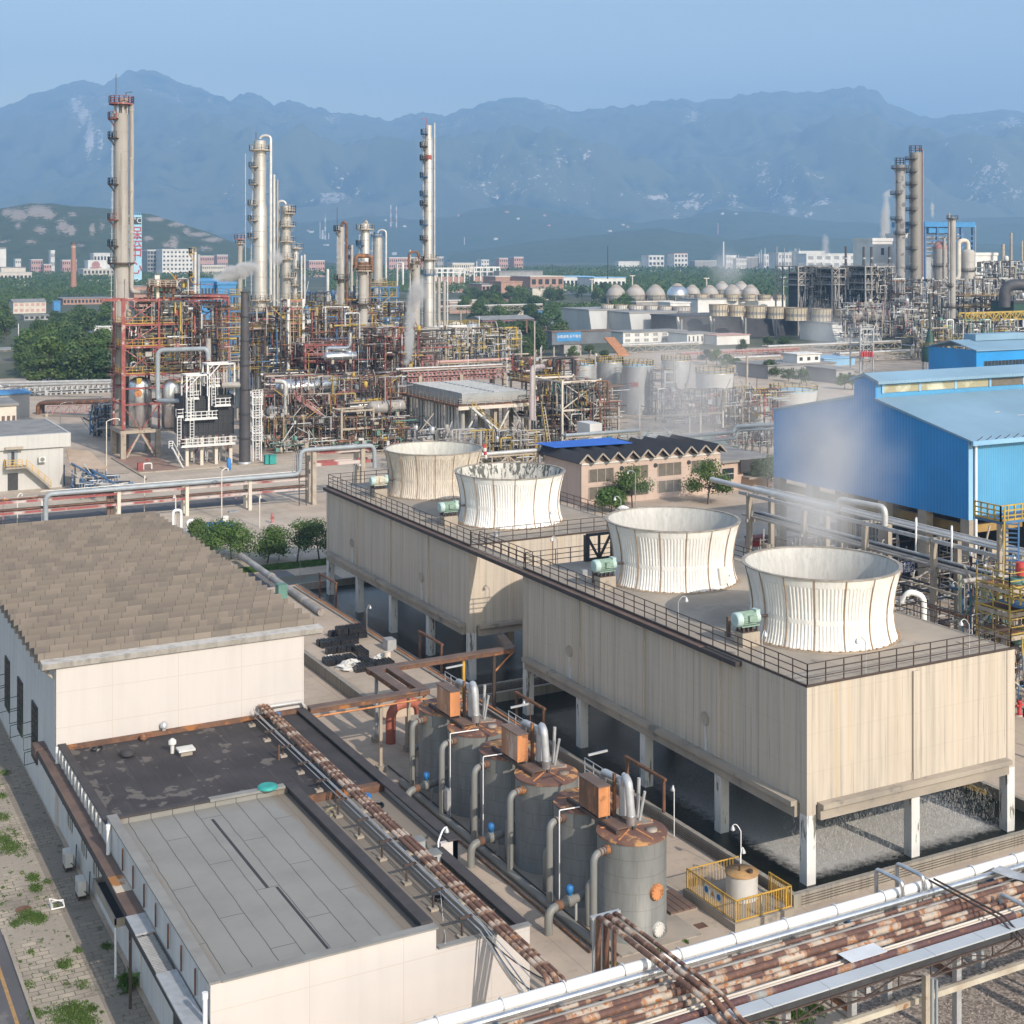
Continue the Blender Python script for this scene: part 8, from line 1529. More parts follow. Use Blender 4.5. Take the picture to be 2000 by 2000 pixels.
bx0,by0=gd(1806,760);bx1=onY(1900,by0);t=T("boiler_house","tall open blue boiler house with a bright blue overhanging roof","building",((bx0+bx1)/2,by0,0));z1=zd(443,760)
part(t,"roof_band",MB().box(bx0-1,bx1+1,by0-1,by0+24,zd(443,760),zd(433,760)),M_blueroof);part(t,"upper_cladding",MB().box(bx0+3,bx1-14,by0,by0+20,zd(455,760),zd(445,760)),M_blueroof)
for i in range(5):
 x=bx0+(bx1-bx0)*i/4
 for y in(by0,by0+20):part(t,"column",MB().box(x-.6,x+.6,y-.6,y+.6,0,z1),M_bluesteel)
for y_ in(462,472,482,495):part(t,"floor_beam",MB().box(bx0,bx1,by0-.5,by0+.5,zd(y_,760),zd(y_,760)+.9),M_bluesteel)
part(t,"boiler_body",MB().box(bx0+4,bx1-4,by0+3,by0+17,0,zd(456,760)),M_galv)
house("white_works_hall","tall white works hall with small windows behind the mottled column",1704,1743,471,800,M_whitew,M_whitew,16,3,1,None,wh=.3,ww=.15);house("white_works_hall","white works hall between the two big columns",1768,1800,462,820,M_whitew,M_whitew,16);house("white_works_hall","white works hall below the boiler house",1803,1850,470,790,M_whitew,M_whitew,16,2,4);house("white_works_hall","white works hall right of the beige domed vessel",1905,1948,499,700,M_whitew,M_whitew,14,2,3);house("white_works_hall","low white hall by the crooked pipe",1903,1935,537,640,M_whitew,M_whitew,10)
tangle("plant_piping",1740,2000,480,560,545,650,620,MT_grey+[M_white,M_rust],84,.1,.6);tangle("plant_piping",1640,1800,470,520,590,660,260,MT_grey+[M_white,M_pink],85,.1,.5);tangle("plant_piping",1780,2000,380,460,625,700,420,MT_grey+[M_ysteel,M_white,M_green],86,.08,.45);tangle("plant_piping",1920,2010,520,640,510,570,160,MT_grey+[M_white],87,.12,.7)
vessel("beige_drum","beige horizontal drum at the foot of the tall tan column",1786,617,505,16,2.6,M_cream);vessel("grey_drum","dark bent trunk pipe drum left of the mottled column",1700,616,500,16,2.4,M_pipeg)
solo("black_trunk_pipe","fat black ribbed elbow pipe at the right edge","pipe",MB().pipe([(*gd(1962,470),zd(600,470)),(*gd(1962,470),zd(556,470)),(*gd(2020,470),zd(556,470))],1.9,14,0,5),M_blackchim,(*gd(1962,470),zd(600,470)))
house("green_house","dark green boxy plant building under the yellow truss",1907,1953,628,430,mk("dark_green_paint",(.02,.07,.05),(.015,.05,.037),.3),M_dark,10);house("green_house","dark green railed plant block at the right edge",1980,2012,592,470,mk("dark_green_paint",(.02,.07,.05),(.015,.05,.037),.3),M_dark,10,1,3);unit("dark_deck","dark flat roofed deck with yellow rails by the black elbow pipe",1882,1980,480,10,[578,600],4,M_dark,M_dark,M_ysteel,2,0)
a=gd(1885,425);t=T("yellow_truss","bright yellow truss bridge at the right edge","bridge",(*a,0));b_=(onY(2015,a[1]),a[1]);part(t,"truss_lattice",MB().truss((*a,zd(627,425)),(*b_,zd(627,425)),2.3,12,.3).truss((a[0],a[1]+2.5,zd(627,425)),(b_[0],b_[1]+2.5,zd(627,425)),2.3,12,.3),M_ysteel)
for px in(1893,1950,2000):x=onY(px,a[1]);part(t,"post",MB().box(x-.4,x+.4,a[1],a[1]+2.5,0,zd(627,425)),M_dark)
X,Y=gd(1816,380);t=T("green_silo","dark green hooped silo with a tall thin flue","silo",(X,Y,0));kk=380/FOC;part(t,"shell",MB().lathe(X,Y,[(16*kk,zd(706,380)),(16*kk,zd(680,380)),(10*kk,zd(672,380)),(6*kk,zd(655,380)),(3.4*kk,zd(645,380))],20),mk("dark_green_paint",(.02,.07,.05),(.015,.05,.037),.3));part(t,"flue",MB().tube([(X,Y,zd(646,380)),(X,Y,zd(574,380))],2.8*kk,10),mk("olive_flue",(.07,.075,.06),(.05,.055,.045),.5))
for i in range(4):a_=i*1.57+.4;part(t,"leg",MB().tube([(X+14*kk*math.cos(a_),Y+14*kk*math.sin(a_),0),(X+14*kk*math.cos(a_),Y+14*kk*math.sin(a_),zd(704,380))],.2,6),M_galv)
part(t,"railing",MB().rail([(X+17*kk*math.cos(i*.63),Y+17*kk*math.sin(i*.63),zd(678,380))for i in range(11)],1.2,1.5,.06),M_ysteel)
lt2=unit("hoist_tower","pale lattice hoist tower with a row of red gas bottles",1680,1705,395,4,[642,672,698],2,M_galv,M_galv,M_white,2,1,cat="tower")[0]
for i in range(5):X,Y=gd(1683+i*5,393);solo("gas_bottle","small red gas bottle on the hoist tower deck","gas bottle",MB().lathe(X,Y,[(.35,zd(697,393)),(.35,zd(697,393)+1.3),(.12,zd(697,393)+1.7)],8),M_redpaint,(X,Y,zd(697,393)),"red gas bottles on the hoist tower")
unit("yellow_stair_unit","tan unit with a yellow stair beside the green silo",1852,1882,375,6,[668,690],2,M_beige,M_beige,M_ysteel,2,0);house("brick_store","small brick store left of the second blue shed",1876,1908,698,372,M_redbr,M_greyroof,8,1,2)
s0=gd(1907,345);s1=onY(2040,s0[1]);t=T("small_blue_shed","pale-blue roofed shed with a dark window band, farther right","building",((s0[0]+s1)/2,s0[1],0));ze=zd(684,345);zrg=zd(664,352)
M_shed=corrugated("blue_corrugated_wall",(.015,.27,.66),1,.42);M_shedx=corrugated("blue_corrugated_lit_front",(.085,.32,.56),0,.30);M_shedroof=corrugated("blue_corrugated_roof",(.22,.36,.48),0,.42,.6)  # shed gable and front blues: shaded-side and lit-side copies of one cladding
part(t,"front_wall",MB().box(s0[0],s1,s0[1],s0[1]+.3,2.2,ze),M_shed);part(t,"side_wall",MB().box(s0[0],s0[0]+.3,s0[1]+.301,s0[1]+16,2.2,ze),M_shed);part(t,"roof",MB().prof_x([(s0[1]-.6,ze),(s0[1]+8,zrg),(s0[1]+16.6,ze),(s0[1]+16.6,ze-.25),(s0[1]+8,zrg-.25),(s0[1]-.6,ze-.25)],s0[0]-.6,s1),M_shedroof);part(t,"roof_monitor",MB().box(s0[0]+6,s1,s0[1]+6,s0[1]+10,zrg-.3,zrg+1.3),M_shedroof)
wz=(2.2+ze)/2+.6;k=MB()
wb=part(t,"window_band",MB().box(s0[0]+2.5,s1,s0[1]-.04,s0[1]-.003,wz-.6,wz+.6),M_glass)
for i in range(22):k.box(s0[0]+2.5+i*1.2,s0[0]+2.6+i*1.2,s0[1]-.09,s0[1]-.042,wz-.6,wz+.6)
part(wb,"window_frame",k,M_bluesteel)
for i in range(5):part(t,"column",MB().box(s0[0]+.1+i*4,s0[0]+.6+i*4,s0[1]+.05,s0[1]+.5,0,2.198),M_redbr)
bX,bY=101.3,97.85;bZ0,bZ1=9.2,16.7;bYe=onX(1511,bX);bYc=(bY+bYe)/2-.6;bXe=175;zR=zd(780,dep(bX,onX(1705,bX)))
shed=T("blue_shed","large bright blue corrugated shed with a ridge monitor, raised on concrete columns","building",(bX,bY,0))
yA,yB=onX(1710,bX),onX(1668,bX);zA_=zd(780,dep(bX,yA));zB_=zd(776,dep(bX,yB));zM=zd(749,dep(bX,yA))+1.6;zM2=zd(742,dep(bX,yB));zP=zd(733,dep(bX,(yA+yB)/2));zL=zd(803,dep(bX,bYe))
prof=[(bY,bZ0),(bY,bZ1),(yA,zA_),(yA,zM-1.6),((yA+yB)/2,zP),(yB,zM-1.6),(yB,zA_),(bYe,bZ1),(bYe,bZ0)]
part(shed,"gable_wall",MB().prof_x(prof,bX,bX+.25),M_shed)
part(shed,"front_wall",MB().box(bX+.251,bXe,bY,bY+.25,bZ0,bZ1),M_shedx)
part(shed,"corner_trim",MB().box(bX-.06,bX+.5,bY-.08,bY-.003,bZ0,bZ1),M_paleblue)
part(shed,"roof_slope",MB().prof_x([(bY-.5,bZ1-.05),(bY-.5,bZ1+.12),(yA,zA_+.15),(yA,zA_-.1)],bX-.15,bXe),M_shedroof);part(shed,"roof_slope",MB().prof_x([(bYe+.5,bZ1-.05),(bYe+.5,bZ1+.12),(yB,zA_+.15),(yB,zA_-.1)],bX-.15,bXe),M_shedroof)
part(shed,"monitor_roof",MB().prof_x([(yA-.6,zM-1.65),(yA-.6,zM-1.35),((yA+yB)/2,zP+.25),(yB+.6,zM-1.35),(yB+.6,zM-1.65),((yA+yB)/2,zP-.05)],bX-.15,bXe),M_shedroof)
part(shed,"monitor_wall",MB().box(bX+.26,bXe,yA+.02,yA+.25,zA_,zM-1.6),M_shedx);k=MB();zw0,zw1=zA_+(zM-1.6-zA_)*.38,zA_+(zM-1.6-zA_)*.86
mw=part(shed,"monitor_window",MB().box(bX+1,bX+16,yA-.06,yA+.018,zw0,zw1),mk("yellowed_panel",(.52,.52,.40),(.33,.30,.19),.35,lo=.45,hi=.55,rough=.4),"yellowed translucent panels");part(shed,"monitor_window",MB().box(bX+16.2,bXe,yA-.06,yA+.018,zw0,zw1),M_ply,"brown mesh panels")
for i in range(12):k.box(bX+.8+i*5.1,bX+1.1+i*5.1,yA-.1,yA-.062,zw0-.05,zw1+.05)
part(mw,"mullion_frame",k,M_paleblue);part(shed,"eave_gutter",MB().box(bX-.15,bXe,bY-.75,bY-.503,bZ1-.35,bZ1+.1),M_paleblue);sp=MB()
for i in range(30):sp.bar((bX+.5+i*1.2,bY-.62,bZ1+.1),(bX+.9+i*1.2,bY-.9,bZ1+.5),.06)
part(shed,"snow_guard_slat",sp,M_iron)
for x in(bX+.75,bX+12.2,bX+24):part(shed,"downpipe",MB().tube([(x,bY-.2,bZ0-3),(x,bY-.2,bZ1-.3)],.14,10),M_whitepipe)
n=6
for i in range(n):y=bY+.5+(bYe-bY-1)*i/(n-1);part(shed,"column",MB().box(bX+.02,bX+1.0,y-.55,y+.55,0,bZ0-.003),M_slab)
for i in range(1,6):
 part(shed,"column",MB().box(bX+i*11.6,bX+i*11.6+1.0,bY+.02,bY+1.0,0,bZ0-.003),M_slab)
for z in(bZ0-1.9,):M_cr=mk("ochre_crane_beam",(.36,.23,.075),(.26,.17,.065),1);part(shed,"crane_beam",MB().box(bX+1.6,bX+2.0,bY+1,bYe,z+.2,z+1.0),M_cr);part(shed,"crane_beam",MB().box(bX+2.3,bXe,bY+1.6,bY+2.0,z+.2,z+1.0),M_cr)
part(shed,"shade_backing_wall",MB().box(bX+9,bX+9.3,bY+1,bYe,0,bZ0-.01),M_dark);part(shed,"shade_backing_floor",MB().box(bX+1,bX+8.9,bY+1,bYe-1,3.2,3.5),M_dark)  # dark wall and floor added to stand in for shade under the shed
b=MB()
for(x,y,s)in((bX+13,bY+5.2,1.0),(bX+16,bY+3.9,.9),(bX+10.5,bY+6.4,.4)):
 f=(y-bY)/(yA-bY);z=bZ1+(zA_-bZ1)*f+.17;b.add([(x-s,y-.3,z-.02),(x+s,y-.35,z-.02),(x+s*.9,y+.2,z+.04),(x-s*.8,y+.25,z+.04)],[(0,1,2,3)])
part(shed,"bleached_patch",b,M_white)
mX0,mY0=98.4,164.6;mX1=onY(1407,mY0);mZ=zd(904,dep(mX0,mY0));mD=10.2;M_workshop=clad("pinkish_workshop_wall",(.52,.40,.33),2.6,1.45,.04,(.36,.27,.22),.1,.4,.3);M_worksd=clad("pinkish_workshop_side",(.50,.39,.33),2.6,40,.04,(.36,.27,.22),.1,.4,.3,1)
ws=T("beige_workshop","two-storey pinkish beige workshop with a dark zigzag roof and wide brown windows","building",((mX0+mX1)/2,mY0,0));part(ws,"front_wall",MB().box(mX0,mX1,mY0,mY0+.3,0,mZ),M_workshop);part(ws,"side_wall",MB().box(mX0,mX0+.3,mY0+.301,mY0+mD,0,mZ),M_worksd);part(ws,"side_wall",MB().box(mX1-.3,mX1,mY0+.301,mY0+mD,0,mZ),M_worksd)
nt_=10;tw=(mX1-mX0+1.2)/nt_;P=[];Q=[]
for i in range(nt_):P+=[(mX0-.8+i*tw,mZ+.1),(mX0-.8+(i+.5)*tw,mZ+1.25)]
P.append((mX0-.8+nt_*tw,mZ+.1));
for a,c in((-.9,mD+.8),):part(ws,"zigzag_roof",MB().prof_y(P+[(p[0],p[1]-.14)for p in reversed(P)],mY0+a,mY0+c),M_tar)
part(ws,"zigzag_edge_trim",(lambda mb:[mb.bar((P[i][0],mY0-.95,P[i][1]-.06),(P[i+1][0],mY0-.95,P[i+1][1]-.06),.1,.2)for i in range(len(P)-1)]and mb)(MB()),M_slab);part(ws,"wall_cap",MB().box(mX0,mX1,mY0-.12,mY0-.004,mZ-.35,mZ-.1),M_white)
for i in range(nt_):part(ws,"tooth_infill",MB().prof_y([(P[2*i][0]+.2,mZ+.003),(P[2*i+1][0],mZ+1.0),(P[2*i+2][0]-.2,mZ+.003)],mY0+.05,mY0+.25),M_pinkwall)
for zc,zh in((zd(928,193),1.75),(zd(962,193),1.65)):
 for i,(pa,pb)in enumerate(((1150,1198),(1219,1265),(1285,1330),(1350,1393))):
  if zc<3 and i==3:continue
  xa,xb=onY(pa,mY0),onY(pb,mY0);f=part(ws,"window",MB().box(xa,xb,mY0-.05,mY0-.004,zc-zh/2,zc+zh/2),M_ply);k=MB()
  for j in range(4):x=xa+(xb-xa)*j/3;k.box(x-.05,x+.05,mY0-.1,mY0-.052,zc-zh/2,zc+zh/2)
  part(f,"window_frame",k,M_beige)
for px in(1214,1280,1345):X=onY(px,mY0);part(ws,"wall_fan",MB().tube([(X,mY0-.12,zd(920,192)),(X,mY0+.02,zd(920,192))],.3,14),M_dark)
solo("blue_sheet","bright blue sheet roof just behind the zigzag roof","roof",MB().prism([(mX0-.9,mY0+11.4),(mX0-.7,mY0+6.2),(mX0+11.5,mY0+5.0),(mX0+11.8,mY0+11.4)],mZ+1.30,mZ+1.38),mk("vivid_blue_sheet",(.02,.13,.55),(.015,.11,.47),.3),(*gd(1120,208),0))
wx0,wx1=mX1+.01,onY(1516,mY0);wz=zd(898,dep(mX1,mY0));fl=T("flat_annex","flat-roofed brick annex joining the workshop to the blue shed","building",((wx0+wx1)/2,mY0+1,0));part(fl,"wall",MB().box(wx0,wx1,mY0+1,mY0+12,0,wz-.7),M_pinkwall);part(fl,"roof",MB().box(wx0,wx1+.5,mY0+.6,mY0+12.5,wz-.697,wz-.3),M_greyroof);part(fl,"dark_fascia",MB().box(onY(1450,mY0),wx1+1.5,mY0+.4,mY0+.598,wz-2.2,wz-.4),M_tar);part(fl,"canopy",MB().box(onY(1457,mY0),wx1+2,mY0-.8,mY0+.99,wz-3.1,wz-2.8),M_slab)
for pa,pb in((1419,1441),(1460,1481)):f=part(fl,"window",MB().box(onY(pa,mY0),onY(pb,mY0),mY0+.95,mY0+.995,1.6,3.2),M_glass);part(f,"window_frame",MB().box(onY(pa,mY0),onY(pb,mY0),mY0+.9,mY0+.948,2.35,2.45),M_galv)
part(fl,"wall_post",MB().tube([(onY(1414,mY0),mY0+.8,0),(onY(1414,mY0),mY0+.8,wz-.8)],.2,8),M_pipeg)
lamp_post("street_lamp",*gz(1241,1000),0,5.2,"grey street lamp in front of the beige workshop",None,M_bluep,(-1.2,0),.06)
rx=86.0;RYE=onX(1455,86.0)
def rp(px,py):Y=onX(px,rx);return Y,zd(py,dep(rx,Y))
y1_,z1_=rp(1911,1068);z2_=z1_-2.6;t=T("grey_pipe_rack","weathered grey pipe rack running along the blue shed behind the cooling blocks","pipe rack",(rx,120,0))
for i,(dx,r_,m_)in enumerate(((0,.11,M_pipel),(.45,.13,M_pipeg),(.9,.10,M_pipel),(1.3,.08,M_galv),(1.7,.12,M_pipeg))):part(t,"rack_pipe",MB().tube([(rx+dx,72,z1_+.2),(rx+dx,RYE,z1_+.2)],r_,10),m_)
for i,(dx,r_,m_)in enumerate(((-.3,.13,M_pipeg),(.4,.17,M_pipeg),(1.2,.12,M_dark),(1.9,.13,M_galv))):part(t,"rack_pipe",MB().tube([(rx+dx,66,z2_+.2),(rx+dx,RYE,z2_+.2)],r_,10),m_)
for i in range(13):
 y=70+i*8.2
 if y>RYE:break
 for dx in(-.5,2.2):part(t,"post",MB().box(rx+dx-.22,rx+dx+.22,y-.22,y+.22,0,z1_),M_slab)
 part(t,"cross_beam",MB().box(rx-.9,rx+2.6,y-.15,y+.15,z1_-.3,z1_-.003),M_pipeg);part(t,"cross_beam",MB().box(rx-.9,rx+2.6,y-.14,y+.14,z2_-.3,z2_-.003),M_pipeg)
part(t,"edge_beam",MB().box(rx-.8,rx-.55,68,RYE,z1_-.35,z1_-.05),M_galv)
solo("pale_loop_pipe","pale pipe with a square loop running beside the grey rack below the blue shed","pipe",MB().pipe([(rx-1.4,116,z1_+.6),(rx-1.4,97,z1_+.6),(rx-1.4,97,z1_+1.6),(rx-.6,92,z1_+1.6),(rx-.6,92,z1_)],.26,10,0,.6),M_pipel,(rx-1.4,110,z1_))
for y,la in((84,"white inverted-U vent on the grey rack, nearer one"),(88,"white inverted-U vent on the grey rack, farther one")):solo("vent_hoop",la,"vent pipe",MB().pipe([(rx-.9,y,z1_-1.5),(rx-.9,y,z1_+1.2),(rx-.1,y+.8,z1_+1.2),(rx-.1,y+.8,z1_+.5)],.09,8),M_whitepipe,(rx-.9,y,z1_))
tangle("rack_piping",1480,1960,112,150,980,1120,230,MT_grey+[M_galv],91,.05,.16,1.0,6.0);tangle("rack_piping",1880,2010,100,122,1010,1180,170,MT_grey+[M_bluesteel,M_rust],92,.05,.2,1.5,9.0)
solo("blue_notice","small dark blue notice board with white lines under the grey rack","sign",MB().box(*(lambda X,Y:(X,X+1.7,Y,Y+.05))(*gd(1756,118)),zd(1121,118),zd(1100,118)),mk("navy_board",(.03,.06,.22),(.025,.05,.18),1),(*gd(1762,118),zd(1110,118)))
nb_=bpy.data.objects["blue_notice"];text(nb_,"notice_lettering","安全生产\n责任重大",.42,(gd(1756,118)[0]+.85,gd(1756,118)[1]-.03,zd(1110.5,118)),M_whitew)
t=T("red_pump_skid","small dark red tub on the ground behind the second fan stack","container",(*gz(1480,1062),0));X,Y=gz(1480,1064);part(t,"tub",MB().box(X-1.3,X+1.3,Y-.7,Y+.7,0,.95),M_redpaint);part(t,"rim",MB().box(X-1.4,X+1.4,Y-.8,Y+.8,.953,1.05),M_red)
yX,yY=gd(1964,104);yz=zd(1018,104);t=T("yellow_stair_platform","yellow railed stair platform with blue treads at the right edge below the blue shed","stair",(yX,yY,0))
pl=part(t,"platform",MB().box(yX-.5,yX+6,yY,yY+2.5,yz-.2,yz),M_bluesteel);part(pl,"railing",MB().rail([(yX-.5,yY+2.5,yz),(yX-.5,yY,yz),(yX+6,yY,yz)],1.15,.7,.05,0,2,.15),M_ysteel)
stair(t,(yX+.2,yY-.4,yz),(yX-3.2,yY-3.4,yz-4.4),(.35,-.35,0),16,M_bluesteel,M_ysteel);stair(t,(yX-3.2,yY-3.6,yz-4.5),(yX-.2,yY-6.2,yz-7.4),(.35,.35,0),12,M_ysteel,M_ysteel);stair(t,(yX-4.2,yY-6,yz-7.6),(yX-6,yY-8,yz-10.5),(.35,-.35,0),12,M_bluesteel,M_ysteel)
for dx,dy in((-.3,.3),(5.5,.3),(2.5,2.3)):part(t,"post",MB().box(yX+dx-.14,yX+dx+.14,yY+dy-.14,yY+dy+.14,0,yz-.2),M_beige)
lp=part(t,"lower_landing",MB().box(yX-4.4,yX-2.6,yY-6,yY-3.4,yz-4.7,yz-4.5),M_bluesteel);part(lp,"railing",MB().rail([(yX-4.4,yY-3.4,yz-4.5),(yX-4.4,yY-6,yz-4.5),(yX-2.6,yY-6,yz-4.5)],1.1,.7,.05),M_ysteel);part(t,"post",MB().box(yX-4.3,yX-4.1,yY-5.9,yY-5.7,0,yz-4.7),M_beige)
gX,gY=gd(1920,102);t=T("green_lattice_tower","greenish cross-braced pipe lattice tower behind the far corner of the near block","tower",(gX,gY,0));gz1=zd(1135,102)
for dx in(0,2.6):
 for dy in(0,2.2):part(t,"leg",MB().tube([(gX+dx,gY+dy,0),(gX+dx,gY+dy,gz1)],.13,8),mk("pale_green_pipe",(.36,.39,.29),(.28,.31,.22),1.2))
b=MB()
for i in range(3):
 a_,c_=gz1*i/3,gz1*(i+1)/3;b.bar((gX,gY,a_),(gX+2.6,gY,c_),.12).bar((gX+2.6,gY-.02,a_),(gX,gY-.02,c_),.12).bar((gX,gY,c_),(gX+2.6,gY,c_),.14).bar((gX,gY+2.2,a_),(gX,gY,c_),.1)
part(t,"brace_lattice",b,M_green);part(t,"top_pipe",MB().tube([(gX-2,gY,gz1+.2),(gX+5,gY,gz1+.1)],.18,8),M_pipeg)
unit("yellow_ladder_cage","yellow ladder cage and posts at the right edge beyond the near block",1972,2012,98,3,[1150,1195,1240],2,M_ysteel,M_beige,M_ysteel,2,0,colw=.1)
for i,(px,py,m_)in enumerate(((1985,1140,M_green),(1990,1240,M_green),(1993,1110,M_redpaint))):X,Y=gd(px,100);solo("tank_fitting",("green round tank at the right edge under the yellow cage, upper","green round tank at the right edge under the yellow cage, lower","small red valve wheel at the right edge")[i],"fitting",MB().lathe(X,Y,[(.5 if i<2 else .3,zd(py+14,100)),(.65 if i<2 else .35,zd(py,100)),(.5 if i<2 else .3,zd(py-12,100))],12),m_,(X,Y,zd(py,100)))
lamp_post("hook_lamp",*gd(1872,108),zd(1210,108),2.6,"hooked lamp beyond the rail under the grey rack",None,M_galv,(-.6,0));lamp_post("hook_lamp",*gd(1975,106),zd(1180,106),3.4,"hooked lamp at the right edge by the lattice tower",None,M_bluep,(.3,0))
def hydrant(px,py,label,m=M_redpaint,h=1.5):
 X,Y=gz(px,py);t=T("hydrant",label,"hydrant",(X,Y,0));part(t,"barrel",MB().lathe(X,Y,[(.25,0),(.25,.1),(.15,.12),(.15,h*.6),(.22,h*.65),(.22,h*.75),(.14,h*.8),(.14,h*.95),(.04,h)],12),m);part(t,"outlet",MB().tube([(X-.32,Y,h*.5),(X+.32,Y,h*.5)],.09,8),m);part(t,"base_flange",MB().lathe(X,Y,[(.32,0.004),(.32,.06)],12),M_white)
hydrant(1991,1397,"red fire hydrant on the pale ground at the right edge");hydrant(532,1022,"faded red hydrant on the plaza near the thin tree",mk("faded_red_hydrant",(.42,.17,.15),(.33,.12,.11),2),1.3)
Yr=183.2;X0r=onY(88,Yr);X1r=onY(600,Yr);zb=4.35;t=T("plaza_pipe_rack","long low plaza pipe rack with red and white beams on paired concrete posts","pipe rack",(50,Yr,0))
for z in(zb-.75,zb-2.1):
 m_=M_redwhite=mk("red_white_beam",(.30,.085,.08),(.50,.43,.40),.22,(1,.2,.2),lo=.47,hi=.53,rough=.8)
 for dy in(0,2.0):part(t,"long_beam",MB().box(16,X1r,Yr+dy-.1,Yr+dy+.1,z-.13,z+.13),m_)
for i,(dy,r_,m_,z)in enumerate(((.9,.12,M_rust,-.5),(1.5,.1,M_pipeg,-.5),(.6,.09,M_rust,-1.8),(1.2,.1,M_iron,-1.8))):part(t,"rack_pipe",MB().tube([(16,Yr+dy,zb+z),(X1r,Yr+dy,zb+z)],r_,8),m_)
for px in(232,365,488):
 x=onY(px,Yr)
 for dy in(0,2):part(t,"post",MB().box(x-.22,x+.22,Yr+dy-.22,Yr+dy+.22,0,zb-.3),M_cream)
for px in(215,222):x=onY(px,Yr);part(t,"sooty_post",MB().box(x-.2,x+.2,Yr+.8,Yr+1.2,0,zb),M_brown)
x6=onY(612,Yr);x7=onY(728,Yr);zh=7.4
bp=T("blue_pipe","thick pale-blue pipe stepping up over the plaza road and down again","pipe",(X0r,Yr,0));part(bp,"pipe_run",MB().pipe([(X0r,Yr-.5,0),(X0r,Yr-.5,zb),(onY(583,Yr),Yr-.5,zb),(onY(585,Yr),Yr-.5,zh+.2),(x7,Yr-.5,zh+.2),(x7+.1,Yr-.5,zh-3)],.30,14,0,.9),M_bluep);part(bp,"thin_line",MB().tube([(X0r-.5,Yr+.2,zb+.3),(onY(580,Yr),Yr+.2,zb+.3)],.07,6),M_white)
for x in(x6,x7-1.6):
 for dy in(-.2,2.2):part(t,"portal_post",MB().box(x-.28,x+.28,Yr+dy-.28,Yr+dy+.28,0,zh-.2),M_beige)
for z in(zh-.35,zh-2.0):
 for dy in(0,2.0):part(t,"portal_beam",MB().box(x6,x7,Yr+dy-.14,Yr+dy+.14,z-.22,z+.22),M_redwhite)
lad=MB()
for i in range(5):lad.tube([(onY(572+i*5,Yr),Yr+.3*i,zb-1),(onY(572+i*5,Yr),Yr+.3*i,zh)],.05,6)
part(t,"riser_bundle",lad,M_pipeg);part(t,"riser_frame",MB().ladder((x6-1.6,Yr-.2,0),(x6-1.6,Yr-.2,zh),(.5,0,0),.8,.05),M_iron)
lb=T("panel_building","pale grey panelled building with an outside stair at the left edge","building",(30,214,0));lx1=40.2;lz=7.95;M_lb=clad("grey_panel_wall",(.50,.49,.47),1.5,40,.04,(.36,.355,.34),.1,.3,.2);M_lbs=M_grp
part(lb,"front_wall",MB().box(5,lx1-.9,214,214.3,0,lz-2.0).box(5,lx1+.1,213.6,214.3,lz-1.997,lz),M_lb);part(lb,"side_wall",MB().box(lx1-1.2,lx1-.9,214.301,234,0,lz-2).box(lx1-.2,lx1+.1,214.301,234,lz-1.997,lz),M_lb);part(lb,"roof",MB().box(5,lx1,214.2,234,lz-.35,lz-.1),M_greyroof)
dr=part(lb,"door",MB().box(onY(15,214),onY(34,214),213.9,213.997,zd(915,201)+0,zd(885,201)),M_bluep);part(dr,"door_opening",MB().box(onY(22,214),onY(28,214),213.85,213.898,zd(915,201),zd(888,201)),M_dark);dr2=part(lb,"door",MB().box(onY(15,214),onY(35,214),213.9,213.997,.1,zd(931,201)),M_dark);part(lb,"door_canopy",MB().box(onY(8,214),onY(43,214),212.9,213.998,zd(882,201),zd(878,201)),M_slab)
zst=zd(919,200);part(lb,"stair_landing",MB().box(onY(8,214),onY(48,214),212.4,213.9,zst-.2,zst),M_slab);stair(lb,(onY(48,214),213.1,zst),(onY(96,214),213.1,.3),(0,.6,0),14,M_slab,M_yellow);part(lb,"landing_railing",MB().rail([(onY(8,214),213.8,zst),(onY(8,214),212.4,zst),(onY(40,214),212.4,zst)],1.1,.6,.04),M_yellow)
X=onY(81,214);acx=T("air_conditioner","white air-conditioner box high on the pale panelled wall","air conditioner",(X,213.6,0));z=zd(906,201);part(acx,"casing",MB().box(X-.5,X+.5,213.2,213.59,z-.4,z+.4),M_white);part(acx,"fan_grille",MB().tube([(X,213.19,z),(X,213.14,z)],.3,16),M_grey)
house("left_roof_block","cream block with blue-edged roof behind the panelled building",-30,32,793,236,M_cream,M_greyroof,10,1,6,M_brown);house("blue_canopy","low building with a bright blue roof edge at the far left",0,58,770,290,M_grp,M_blueroof,8)
t=T("shed_canopy","open shed with a tan ribbed canopy roof beside the panelled building","shed",(*gd(170,196),0));X0s,Y0s=gd(138,203);X1s=onY(204,Y0s);za=3.6;part(t,"canopy_roof",MB().add([(X0s,Y0s,za),(X1s,Y0s-3,3.5),(X1s-1,Y0s+6,4.9),(X0s+1,Y0s+9,5.0),(X0s,Y0s,za-.15),(X1s,Y0s-3,3.35),(X1s-1,Y0s+6,4.75),(X0s+1,Y0s+9,4.85)],[(0,1,2,3),(7,6,5,4),(0,4,5,1),(1,5,6,2),(2,6,7,3),(3,7,4,0)]),mk("tan_canopy",(.48,.36,.26),(.40,.30,.21),.6))
for i in range(4):
 for j in range(2):part(t,"post",MB().cbox(X0s+.3+(X1s-X0s-.6)*i/3,Y0s+.6-3*i/3+j*6,0,.16,.16,za-.6),M_bluesteel)
